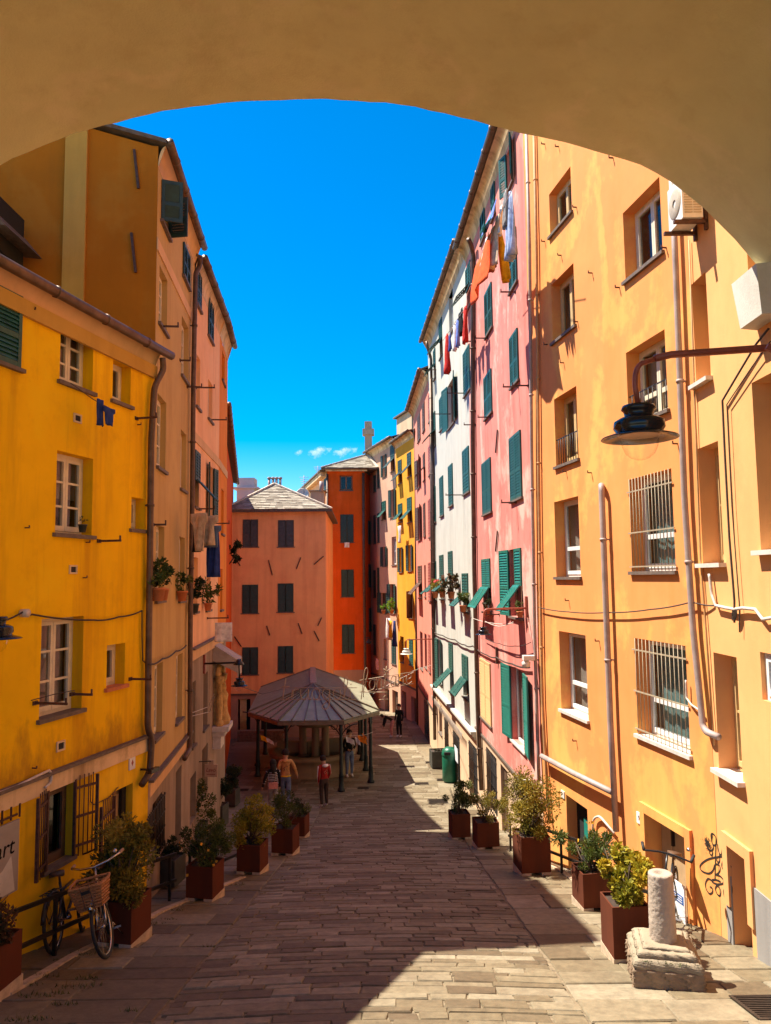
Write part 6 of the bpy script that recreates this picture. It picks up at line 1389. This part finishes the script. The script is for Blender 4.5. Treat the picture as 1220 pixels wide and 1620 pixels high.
# wall shrine
f = FP; p = f.P(343, 1150, .0); sh = thing('wall_shrine', p, 'ornate gilded stucco shrine with a pale hood on the left wall beside the lamp', 'shrine'); u, z = f.hit(342, 1150)
u = f.L-.42; m = MB(); f.bx(m, u-.42, u+.42, .003, .4, z-.12, z); f.bx(m, u-.36, u+.36, .003, .3, z-.24, z-.121); f.bx(m, u-.3, u+.3, .003, .2, z-.55, z-.241); m.build('shelf', 'sill_marble', sh, False)
for s_ in (-1, 1):
    m = MB(); m.lathe(f.W(u+s_*.28, .16, z), [(0, 0), (.1, 0), (.1, .1), (.06, .14), (.08, .5), (.06, 1.0), (.1, 1.06), (.12, 1.2), (0, 1.2)], 12); m.build('column', 'gold_stucco', sh)
m = MB(); f.bx(m, u-.19, u+.19, .004, .08, z, z+1.15); m.build('niche', 'gold_stucco', sh, False)
m = MB(); c = f.W(u, .2, z); m.lathe(c, [(0, 0), (.17, 0), (.2, .12), (.13, .3), (.11, .55), (.14, .72), (.08, .82), (.09, .9), (.07, 1.0), (0, 1.03)], 12); m.build('figure', 'gold_stucco', sh)
m = MB(); m.tube([f.W(u+.36*math.cos(t), .14, z+1.2+.3*math.sin(t)) for t in [math.pi*i/12 for i in range(13)]], .07, 8); m.build('crest', 'gold_stucco', sh)
m = MB(); m.add([f.W(u-.42, .003, z+1.95), f.W(u+.42, .003, z+1.95), f.W(u+.42, .62, z+1.55), f.W(u-.42, .62, z+1.55), f.W(u-.42, .003, z+2.0), f.W(u+.42, .003, z+2.0), f.W(u+.42, .62, z+1.6), f.W(u-.42, .62, z+1.6)], ((0, 3, 2, 1), (4, 5, 6, 7), (0, 1, 5, 4), (1, 2, 6, 5), (2, 3, 7, 6), (3, 0, 4, 7))); m.build('hood', 'awning_pale', sh, False)
for s_ in (-.415, .40): m = MB(); m.add([f.W(u+s_, .003, z+1.6), f.W(u+s_, .6, z+1.3), f.W(u+s_, .6, z+1.59), f.W(u+s_, .003, z+1.94), f.W(u+s_+.015, .003, z+1.6), f.W(u+s_+.015, .6, z+1.3), f.W(u+s_+.015, .6, z+1.59), f.W(u+s_+.015, .003, z+1.94)], ((0, 1, 2, 3), (7, 6, 5, 4), (0, 4, 5, 1), (1, 5, 6, 2), (2, 6, 7, 3), (3, 7, 4, 0))); m.build('hood_side', 'awning_pale', sh, False)
m = MB(); f.bx(m, u-.40, u+.40, .60, .62, z+1.2, z+1.58); m.build('hood_front', 'awning_pale', sh, False)
# hanging shop sign
c = at(334, 1219, 17.0); sg = thing('shop_sign', c, 'small cream hanging sign with red script on the left wall above the dark pots', 'sign')
X = V((1, -.15, 0)).normalized(); m = MB(); m.box(c-X*.15-V((0, 0, .14)), X*.30, V((0, .02, 0)), V((0, 0, .27))); m.box(c-X*.06+V((0, 0, .131)), X*.12, V((0, .02, 0)), V((0, 0, .09))); bo = m.build('board', 'sign_cream', sg, False)
text('Lavò', .12, c+V((0, -.035, .02)), X, V((0, 0, 1)), 'sign_red', 'lettering', bo, .004, shear=.3); m = MB(); m.box(c-X*.1-V((0, .012, .085)), X*.2, V((0, .01, 0)), V((0, 0, .012))); m.build('rule', 'sign_red', bo, False)
m = MB(); m.bar(c+V((0, .01, .2)), FP.P(322, 1205, 0), .02); m.build('bracket', 'iron', sg)
cable('pale wires slanting from the shrine down to the brown house corner', [FP.P(309, 1128, .05), at(330, 1118, 17), FP.P(344, 1098, .5)], .008, 'cable_white', None)
cable('second pale wire from the shrine to the pipe on the left', [FP.P(309, 1133, .05), at(332, 1126, 17), FP.P(345, 1102, .5)], .008, 'cable_white', None)

# ================================================================== BICYCLES
def bike(c, yaw, lean, label, fm='bike_black', basket=False, drop_bar=False, tan=False, name='bicycle', fallen=None, s=1.0, steer=0):
    """built along +x (front) in its own plane, then yawed and leaned; wheels 0.66 m"""
    r = thing(name, c, label, 'bicycle', 'bicycles leaning at the railings'); R = Matrix.Rotation(yaw, 4, 'Z') @ Matrix.Rotation(lean, 4, 'X'); sl_ = math.atan(.2)*math.sin(yaw); R = Matrix.Rotation(yaw, 4, 'Z') @ Matrix.Rotation(sl_ if False else math.atan(.2*math.sin(yaw)), 4, 'Y') @ Matrix.Rotation(lean, 4, 'X')
    T = lambda x, y, z: V(c)+R @ (V((x, y, z))*s)
    S_ = Matrix.Rotation(steer, 4, V((-.3, 0, 1)).normalized()); hp = V((.46, 0, .6))
    F_ = lambda x, y, z: V(c)+R @ ((hp+S_ @ (V((x, y, z))-hp))*s)
    wr_ = .325; rear = (-.5, wr_); front = (.56, wr_)
    for (wx, wz), G in ((rear, T), (front, F_)):
        m = MB(); m.tube([G(wx+wr_*math.cos(a), 0, wz+wr_*math.sin(a)) for a in [i*2*math.pi/28 for i in range(28)]], .021, 8, True); wh = m.build('wheel', 'rubber', r)
        m = MB(); m.tube([G(wx+.295*math.cos(a), 0, wz+.295*math.sin(a)) for a in [i*2*math.pi/28 for i in range(28)]], .011, 6, True)
        m.tube([G(wx, -.04, wz), G(wx, .04, wz)], .018, 8); m.build('rim', 'chrome', wh)
        m = MB()
        for k in range(20): a = k*2*math.pi/20; m.tube([G(wx, .02*(-1)**k, wz), G(wx+.293*math.cos(a+.15*(-1)**k), 0, wz+.293*math.sin(a+.15*(-1)**k))], .0016, 3, cap=False)
        m.build('spokes', 'chrome', wh)
        m = MB(); m.tube([G(wx+.365*math.cos(a), 0, wz+.365*math.sin(a)) for a in [(.1 if wx < 0 else .25)*math.pi+i*(.85*math.pi if wx < 0 else .6*math.pi)/14 for i in range(15)]], .026 if not drop_bar else .01, 6); m.build('mudguard', 'chrome' if basket else fm, r)
    bb = T(-.06, 0, .29); seat = T(-.24, 0, .76); head = T(.38, 0, .80); hl = T(.43, 0, .62)
    m = MB()
    m.tube([bb, seat], .017, 8); m.tube([bb, hl], .02, 8); m.tube([T(-.2, 0, .64), T(.395, 0, .72)] if not basket else [T(-.14, 0, .48), T(.1, 0, .47), T(.41, 0, .68)], .018, 8); m.tube([head, hl], .022, 8)
    for y in (-.05, .05): m.tube([T(rear[0], y, rear[1]), T(-.06, y*.6, .29)], .01, 6); m.tube([T(rear[0], y, rear[1]), T(-.2, y*.3, .64)], .009, 6)
    m.build('frame', fm, r)
    m = MB()
    for y in (-.05, .05): m.tube([F_(front[0], y, front[1]), F_(.5, y, .46), F_(.435, y*.8, .62)], .011, 6)
    m.build('fork', fm if not basket else 'chrome', r)
    m = MB(); m.tube([F_(.43, 0, .62), F_(.36, 0, .97)], .014, 8)
    if drop_bar: bar = [F_(.33, -.3, 1.02), F_(.42, -.27, .95), F_(.38, -.1, .97), F_(.36, 0, .97), F_(.38, .1, .97), F_(.42, .27, .95), F_(.33, .3, 1.02)]
    else: bar = [F_(.14, -.3, 1.03), F_(.26, -.29, 1.02), F_(.36, -.17, .99), F_(.38, 0, .97), F_(.36, .17, .99), F_(.26, .29, 1.02), F_(.14, .3, 1.03)]
    m.tube(bar, .013, 8); hb = m.build('handlebar', 'chrome' if tan else 'bike_black', r)
    for a, b in ((bar[0], bar[1]), (bar[-1], bar[-2])): m = MB(); m.tube([a, b], .019, 8); m.build('grip', 'grip_tan' if tan else 'rubber', hb)
    m = MB(); q = F_(.28, .24, 1.05); m.lathe(q, [(0, .0), (.03, .0), (.03, .02), (.015, .035), (0, .04)], 10); m.build('bell', 'chrome', hb)
    m = MB(); prof = []
    sv = [T(-.37, 0, .9), T(-.37, -.09, .89), T(-.30, -.085, .90), T(-.16, -.03, .90), T(-.09, 0, .885), T(-.16, .03, .90), T(-.30, .085, .90), T(-.37, .09, .89)]
    k = len(sv); dn = R @ V((0, 0, -.055)); vs = sv+[p+dn*(.9 if i not in (4,) else .4) for i, p in enumerate(sv)]
    m.add(vs, [tuple(range(k)), tuple(range(2*k-1, k-1, -1))]+[(i, i+k, (i+1) % k+k, (i+1) % k) for i in range(k)], True); m.tube([T(-.25, 0, .86), seat], .014, 6); m.build('saddle', 'leather', r)
    m = MB(); m.tube([T(-.06, -.07, .29), T(-.06, .07, .29)], .02, 8); m.lathe(T(-.06, .05, .29), [(0, .004), (.09, .004), (.09, -.004), (0, -.004)], 18, (R @ V((1, 0, 0)), R @ V((0, 0, 1)), R @ V((0, 1, 0))))
    for sg in (-1, 1): m.tube([T(-.06, sg*.07, .29), T(-.06+sg*.12, sg*.08, .29-.11*sg)], .01, 6); q = T(-.06+sg*.12, sg*.13, .29-.11*sg); m.box(q-R @ V((.045, .045, .01)), R @ V((.09, 0, 0)), R @ V((0, .09, 0)), R @ V((0, 0, .022)))
    m.build('crank', 'chrome', r)
    if not drop_bar:
        m = MB()
        for y in (-.06, .06): m.tube([T(-.78, y, .7), T(-.25, y, .7)], .006, 5); m.tube([T(-.7, y, .7), T(-.5, y, .33)], .006, 5)
        for x in (-.78, -.65, -.5, -.35): m.tube([T(x, -.06, .7), T(x, .06, .7)], .006, 5)
        m.build('rack', 'bike_black', r); m = MB(); m.tube([T(-.12, .04, .27), T(-.2, .17, .02)], .009, 5); m.build('kickstand', 'chrome', r)
    if basket:
        bk = None; m = MB(); x0, x1, w0, w1, z0, z1 = .50, .84, .13, .19, .60, .86
        cor = [(x0, -w1), (x1, -w1*.95), (x1, w1*.95), (x0, w1)]; low = [(x0+.02, -w0), (x1-.05, -w0), (x1-.05, w0), (x0+.02, w0)]
        for k in range(9):
            t = k/8; pts = []
            for i in range(4):
                for q in range(5):
                    u = q/5; a = [cor[i][j]*t+low[i][j]*(1-t) for j in (0, 1)]; b = [cor[(i+1) % 4][j]*t+low[(i+1) % 4][j]*(1-t) for j in (0, 1)]; o_ = .006*(-1)**(q+k); pts.append(F_(a[0]+(b[0]-a[0])*u, a[1]+(b[1]-a[1])*u+o_, z0+(z1-z0)*t+(.035*math.cos(i*1.57+u) if t == 1 else 0)))
            m.tube(pts, .012 if k < 8 else .017, 5, True)
        for i in range(4):
            for q in range(6):
                u = q/6; a = [cor[i][j]+(cor[(i+1) % 4][j]-cor[i][j])*u for j in (0, 1)]; b = [low[i][j]+(low[(i+1) % 4][j]-low[i][j])*u for j in (0, 1)]; m.tube([F_(b[0], b[1], z0), F_(a[0], a[1], z1)], .008, 4)
        for q in range(7): y = -w0+2*w0*q/6; m.tube([F_(x0+.02, y, z0), F_(x1-.05, y, z0)], .012, 4)
        bk = m.build('basket', 'wicker', r)
        m = MB(); 
        for a in (-.05, .05): m.bar(F_(x1+.012, a, z1), F_(x1-.035, a, z0), .012, .006)
        m.build('strap', 'leather', bk); m = MB(); m.bar(F_(x1+.005, -.045, z1-.07), F_(x1+.005, .045, z1-.07), .006, .035); m.build('badge', 'bike_black', bk)
    return r
c = gnd(168, 1532); yw = math.radians(-72)
bike(c-V((math.cos(yw), math.sin(yw), 0))*.56+V((0, 0, -.0)), yw, math.radians(10), 'bicycle with a wicker basket and tan grips facing the viewer at the left railing', 'bike_blue', True, False, True, s=.94, steer=math.radians(-14))
c = gnd(84, 1508); yw = math.radians(94); bc = c+V((math.cos(yw), math.sin(yw), 0))*.5; bc.z = gz(0, bc.y)
bike(bc, yw, math.radians(-7), 'black bicycle standing between the railing and the yellow wall', 'bike_black', False, False, s=.94, steer=math.radians(12))
c = gnd(1052, 1478); yw = math.radians(72); bc = c+V((math.cos(yw), math.sin(yw), 0))*.42; bc.z = gz(0, bc.y)+.01
bike(bc+V((-.1, -.35, .07)), math.radians(-118), math.radians(-5), 'dark bicycle with curved bar ends leaning behind the golden shrub on the right', 'bike_black', False, True, steer=math.radians(8))

# ================================================================== PEOPLE
def person(pos, H, yaw, pose, mats, label, hair='short', extras=(), group=None):
    """one continuous skinned body; clothes take the faces nearest each bone; hair, hood and bag are children"""
    J = dict(pelvis=(0, 0, .52), spine=(0, .0, .62), chest=(0, .0, .73), neck=(0, 0, .82), head0=(0, .005, .865), head1=(0, .012, .925), head2=(0, .004, .965),
             shl=(-.095, 0, .80), ell=(-.125, -.01, .64), wrl=(-.125, .04, .50), hal=(-.122, .05, .46), shr=(.095, 0, .80), elr=(.125, -.01, .64), wrr=(.125, .04, .50), har=(.122, .05, .46),
             hil=(-.05, 0, .50), knl=(-.055, .015, .28), anl=(-.055, -.01, .05), tol=(-.06, .075, .018), hir=(.05, 0, .50), knr=(.055, .015, .28), anr=(.055, -.01, .05), tor=(.06, .075, .018))
    J.update(pose)
    Rd = dict(pelvis=.078, spine=.07, chest=.085, neck=.036, head0=.045, head1=.058, head2=.045, shl=.042, ell=.03, wrl=.021, hal=.020, shr=.042, elr=.03, wrr=.021, har=.020, hil=.06, knl=.042, anl=.027, tol=.022, hir=.06, knr=.042, anr=.027, tor=.022)
    E_ = [('pelvis', 'spine'), ('spine', 'chest'), ('chest', 'neck'), ('neck', 'head0'), ('head0', 'head1'), ('head1', 'head2'), ('chest', 'shl'), ('shl', 'ell'), ('ell', 'wrl'), ('wrl', 'hal'), ('chest', 'shr'), ('shr', 'elr'), ('elr', 'wrr'), ('wrr', 'har'), ('pelvis', 'hil'), ('hil', 'knl'), ('knl', 'anl'), ('anl', 'tol'), ('pelvis', 'hir'), ('hir', 'knr'), ('knr', 'anr'), ('anr', 'tor')]
    names = list(J); idx = {n: i for i, n in enumerate(names)}
    me = bpy.data.meshes.new('p'); me.from_pydata([J[n] for n in names], [(idx[a], idx[b]) for a, b in E_], []); o = bpy.data.objects.new('p', me); COL.objects.link(o)
    md = o.modifiers.new('skin', 'SKIN'); md.use_smooth_shade = True
    for n in names:
        sv = me.skin_vertices[0].data[idx[n]]; sv.radius = (Rd[n], Rd[n]*(.72 if n in ('pelvis', 'spine', 'chest') else 1)); sv.use_root = n == 'pelvis'
    sb = o.modifiers.new('s', 'SUBSURF'); sb.levels = 2
    dg = bpy.context.evaluated_depsgraph_get(); dg.update(); ev = o.evaluated_get(dg); em = ev.to_mesh()
    vs = [v.co.copy() for v in em.vertices]; fs = [tuple(p.vertices) for p in em.polygons]; ev.to_mesh_clear(); bpy.data.objects.remove(o); bpy.data.meshes.remove(me)
    # nose, ears: drawn out of the head surface
    h1 = V(J['head1']); fw = (V((0, 1, 0))-(h1-V(J['head0'])).normalized()*0).normalized()
    for v in vs:
        d = v-h1
        if d.length < .1:
            if d.y > .03 and abs(d.x) < .014 and -.022 < d.z < .012: v.y += .014
            if abs(d.x) > .042 and abs(d.z) < .018 and abs(d.y) < .02: v.x += math.copysign(.008, d.x)
    seg = [(a, b, V(J[a]), V(J[b])) for a, b in E_]
    def kind(c):
        best = None
        for a, b, p, q in seg:
            t = max(0, min(1, (c-p).dot(q-p)/(q-p).length_squared)); dd = (c-(p+(q-p)*t)).length-.5*(Rd[a]+(Rd[b]-Rd[a])*t)
            if best is None or dd < best[0]: best = (dd, a, b, t)
        a, b, t = best[1:]
        if b in ('hal', 'har') or b in ('head0', 'head1', 'head2'): return 0
        if b in ('tol', 'tor') or (b in ('anl', 'anr') and t > .9): return 3
        if b in ('hil', 'hir', 'knl', 'knr', 'anl', 'anr') or (a == 'pelvis' and t < .25): return 2
        return 1
    mi = [kind(sum((vs[i] for i in f), V())/len(f)) for f in fs]
    # five fingers per hand
    for sd, w_, h_ in ((-1, 'wrl', 'hal'), (1, 'wrr', 'har')):
        p, q = V(J[w_]), V(J[h_]); d = (q-p).normalized(); ac = d.cross(V((1, 0, 0))).normalized(); L = [.036, .042, .039, .03]
        mb = MB()
        for k in range(4): b = q+ac*(.012-.008*k); mb.tube([b, b+d*L[k]*.6, b+d*L[k]+V((-sd*.008, 0, 0))], [.0052, .0048, .0036], 5)
        mb.tube([p+d*.012+ac*.012, p+d*.03+ac*.026, p+d*.048+ac*.028], [.006, .0055, .004], 5)
        n = len(vs); vs += [V(x) for x in mb.v]; fs += [tuple(i+n for i in f) for f in mb.f]; mi += [0]*len(mb.f)
    R = Matrix.Rotation(yaw, 4, 'Z'); W = lambda v: V(pos)+R @ (V(v)*H)
    zmin = min(v.z for v in vs)
    off = V((0, 0, -zmin)); r = thing('person', pos, label, 'person', group)
    mk('body', [W(v+off) for v in vs], fs, None, r, True, mats=['skin', mats[0], mats[1], mats[2]], mi=mi)
    hm = MB(); h2 = h1+V((0, -.006, .012))
    vv = []; NN = 14; MM = 9
    for i in range(NN):
        for j in range(MM+1):
            a = 2*math.pi*i/NN; front = max(0, math.sin(a)); lim = (2.0 if hair == 'short' else 2.35)-.85*front; t = lim*j/MM
            rr = .068*(1+.05*math.sin(a*3+j)+.03*math.sin(a*7)); vv.append(h2+off+V((math.cos(a)*math.sin(t)*rr*.95, math.sin(a)*math.sin(t)*rr*1.05, math.cos(t)*rr*1.05)))
    hm.add([W(v) for v in vv], [(i*(MM+1)+j, i*(MM+1)+j+1, ((i+1) % NN)*(MM+1)+j+1, ((i+1) % NN)*(MM+1)+j) for i in range(NN) for j in range(MM)], True); ho = hm.build('hair', 'hair_dark', r)
    em_ = MB()
    for sx in (-1, 1): em_.lathe(W(h1+off+V((sx*.021, .052, .006))), [(0, .007*H), (.005*H, .005*H), (.007*H, 0), (.005*H, -.005*H), (0, -.007*H)], 8)
    em_.build('eyes', 'hair_dark', r); em_ = MB(); em_.tube([W(h1+off+V((-.015, .050, -.03))), W(h1+off+V((0, .055, -.031))), W(h1+off+V((.015, .050, -.03)))], .004*H, 5); em_.build('mouth', 'cloth_pink', r)
    if hair == 'long':
        hm = MB(); hm.tube([W(h1+off+V((0, -.045, .0))), W(V(J['neck'])+off+V((0, -.055, .01))), W(V(J['chest'])+off+V((0, -.075, .03)))], [.06*H, .05*H, .02*H], 10); hm.build('hair', 'hair_dark', r)
    for e in extras:
        m = MB()
        if e[0] == 'hood':
            n_ = V(J['neck'])+off; m.tube([W(n_+V((.05*math.cos(t), -.035-.035*math.sin(t), -.012+.0*math.sin(t)))) for t in [math.pi*i/10 for i in range(11)]], [.018*H+.014*H*math.sin(math.pi*i/10) for i in range(11)], 8); m.build('hood', e[1], r)
        elif e[0] == 'hem':
            n_ = V(J['pelvis'])+off; m.tube([W(n_+V((.088*math.cos(t), .066*math.sin(t), .02))) for t in [2*math.pi*i/18 for i in range(18)]], .012*H, 6, True); m.build('hem', e[1], r)
        elif e[0] == 'bag':
            q = W(V(e[2])+off); m.cbox(q, .26*H/1.6, .1*H/1.6, .17*H/1.6, yaw); bo = m.build('bag', e[1], r, False); m = MB(); m.tube([q+V((0, 0, .07)), W(V(J['chest'])+off+V((.05, -.068, .0))), W(V(J['shr'])+off+V((-.03, -.01, .045)))], .008, 5); m.build('strap', e[3], bo)
        elif e[0] == 'stripes':
            for a, b, ra in (('spine', 'neck', .078), ('shl', 'wrl', .036), ('shr', 'wrr', .036), ('pelvis', 'spine', .08)):
                p, q = V(J[a])+off, V(J[b])+off
                for k in range(6 if a[0] == 's' else 3):
                    t = (k+.4)/(6 if a[0] == 's' else 3)*.86; cc = p.lerp(q, t); d = (q-p).normalized(); x_ = d.cross(V((0, 1, 0))).normalized(); y_ = d.cross(x_); rx = ra*(1.18 if a in ('spine', 'pelvis') else .95-.3*t); ry = ra*(.83 if a in ('spine', 'pelvis') else .95-.3*t)
                    m.tube([W(cc+x_*rx*math.cos(u)+y_*ry*math.sin(u)) for u in [2*math.pi*i/14 for i in range(14)]], .005*H, 4, True)
            m.build('stripes', e[1], r)
        elif e[0] == 'sleeves':
            for s_ in ('l', 'r'): p, q, z = V(J['sh'+s_])+off, V(J['el'+s_])+off, V(J['wr'+s_])+off; sx = -1 if s_ == 'l' else 1; m.tube([W(p+V((sx*.034, 0, 0))), W(q+V((sx*.022, 0, 0))), W(z+V((sx*.014, 0, 0)))], .012*H, 5)
            m.build('sleeve_stripe', e[1], r)
        elif e[0] == 'print':
            cc = V(J['chest'])+off+V((.0, -.066, -.03)); rg = random.Random(4)
            for k in range(5): d = V((rg.uniform(-.03, .03), 0, rg.uniform(-.04, .04))); m.tube([W(cc+d), W(cc+d+V((rg.uniform(-.03, .03), -.002, rg.uniform(-.03, .03))))], .006*H, 4)
            m.build('print', e[1], r)
    return r
def ppos(px, py): return gnd(px, py)
walk = dict(knl=(-.05, .07, .29), anl=(-.05, .06, .06), tol=(-.052, .14, .03), knr=(.05, .0, .28), anr=(.055, -.12, .09), tor=(.058, -.06, .03))
person(ppos(513, 1277), 1.60, math.radians(35), dict(head1=(-.01, .03, .915), head0=(0, .015, .862), head2=(-.006, .03, .958), wrl=(-.10, .05, .49), wrr=(.11, .07, .50), har=(.10, .09, .465), hal=(-.095, .06, .452)), ('cloth_maroon', 'cloth_trouser', 'shoe_white'), 'person in a dark red jacket with pale hood and brown trousers standing before the basin', 'short', (('hood', 'cloth_white'), ('sleeves', 'cloth_white'), ('print', 'cloth_pink')), 'people in the square')
person(ppos(452, 1275), 1.78, math.radians(8), dict(walk, wrr=(.20, .05, .53), elr=(.165, .0, .66), har=(.21, .07, .50)), ('cloth_tan', 'cloth_denim', 'cloth_black'), 'person in a tan hooded sweatshirt and jeans walking away behind the yellow shrub', 'short', (('hood', 'cloth_tan'), ('hem', 'cloth_yellow'), ('print', 'cloth_brown')), 'people in the square')
person(ppos(432, 1288), 1.62, math.radians(12), dict(walk, wrl=(-.19, -.02, .52), ell=(-.155, -.02, .65), hal=(-.20, -.01, .485)), ('cloth_black', 'cloth_grey', 'cloth_black'), 'person in a black and white striped top with a small pink bag walking away', 'long', (('stripes', 'cloth_white'), ('bag', 'cloth_pink', (-.0, -.085, .50), 'cloth_cream')), 'people in the square')
person(ppos(553, 1229), 1.74, math.radians(200), dict(wrl=(-.06, .12, .60), hal=(-.04, .15, .60), wrr=(.06, .12, .60), har=(.04, .15, .60), ell=(-.13, .0, .65), elr=(.13, .0, .65)), ('cloth_black', 'cloth_denim', 'shoe_white'), 'person in black top and jeans standing under the pavilion beside the corner post', 'short', (), 'people in the square')
person(ppos(620, 1166), 1.55, math.radians(100), dict(pelvis=(0, -.04, .50), spine=(0, .06, .58), chest=(0, .15, .64), neck=(0, .23, .665), head0=(0, .27, .665), head1=(0, .325, .66), head2=(0, .355, .655), shl=(-.09, .20, .655), shr=(.09, .20, .655), ell=(-.11, .23, .50), elr=(.11, .23, .50), wrl=(-.09, .27, .36), wrr=(.09, .27, .36), hal=(-.08, .28, .325), har=(.08, .28, .325), hil=(-.05, -.04, .49), hir=(.05, -.04, .49)), ('cloth_black', 'cloth_pink', 'shoe_white'), 'person in dark top and pinkish trousers bending forward in the far shaded lane', 'short', (), 'people in the square')
person(ppos(632, 1166), 1.62, math.radians(150), dict(), ('cloth_black', 'cloth_black', 'shoe_white'), 'person dressed all in black standing in the far shaded lane', 'short', (), 'people in the square')

# ================================================================== SMALL CLOUDS FAR AWAY
def cloudmat():
    m, nt, n, b = newmat('cloud_vapour'); n.remove(b)
    tc = node(nt, 'ShaderNodeTexCoord'); nz = node(nt, 'ShaderNodeTexNoise'); nz.inputs['Scale'].default_value = .035; nz.inputs['Detail'].default_value = 7; nz.inputs['Roughness'].default_value = .62; nt.links.new(tc.outputs['Object'], nz.inputs['Vector'])
    ln = node(nt, 'ShaderNodeVectorMath', operation='LENGTH'); nt.links.new(tc.outputs['Generated'], ln.inputs[0])
    sb = node(nt, 'ShaderNodeVectorMath', operation='SUBTRACT'); sb.inputs[1].default_value = (.5, .5, .5); nt.links.new(tc.outputs['Generated'], sb.inputs[0]); nt.links.new(sb.outputs[0], ln.inputs[0])
    mp = node(nt, 'ShaderNodeMapRange'); mp.inputs[1].default_value = .12; mp.inputs[2].default_value = .5; mp.inputs[3].default_value = .06; mp.inputs[4].default_value = -.22; nt.links.new(ln.outputs['Value'], mp.inputs[0])
    ad = node(nt, 'ShaderNodeMath', operation='ADD'); nt.links.new(nz.outputs['Fac'], ad.inputs[0]); nt.links.new(mp.outputs[0], ad.inputs[1])
    mr = node(nt, 'ShaderNodeMapRange'); mr.inputs[1].default_value = .5; mr.inputs[2].default_value = .62; mr.inputs[3].default_value = 0; mr.inputs[4].default_value = .03; nt.links.new(ad.outputs[0], mr.inputs[0])
    vo = node(nt, 'ShaderNodeVolumePrincipled'); vo.inputs['Color'].default_value = (1, 1, 1, 1); nt.links.new(mr.outputs[0], vo.inputs['Density']); nt.links.new(vo.outputs[0], nt.nodes['Material Output'].inputs['Volume'])
cloudmat()
for px, py, rx, rz, lb in ((503, 714, 30, 15, 'small wispy white cloud low in the blue sky between the roofs, the larger one'), (543, 714, 34, 13, 'small wispy white cloud low in the sky touching the red house chimney'), (474, 715, 15, 8, 'tiny faint white cloud left of the other two')):
    c = at(px, py, 2600); k = 2600/FPX; bm = bmesh.new(); bmesh.ops.create_icosphere(bm, subdivisions=3, radius=1)
    vs_ = [c+V((v.co.x*rx*k, v.co.y*rz*1.3*k, v.co.z*rz*k)) for v in bm.verts]; fs_ = [tuple(v.index for v in f_.verts) for f_ in bm.faces]; bm.free()
    o = mk('cloud', vs_, fs_, 'cloud_vapour', None, True, loc=c); o['kind'] = 'structure'; o['label'] = lb
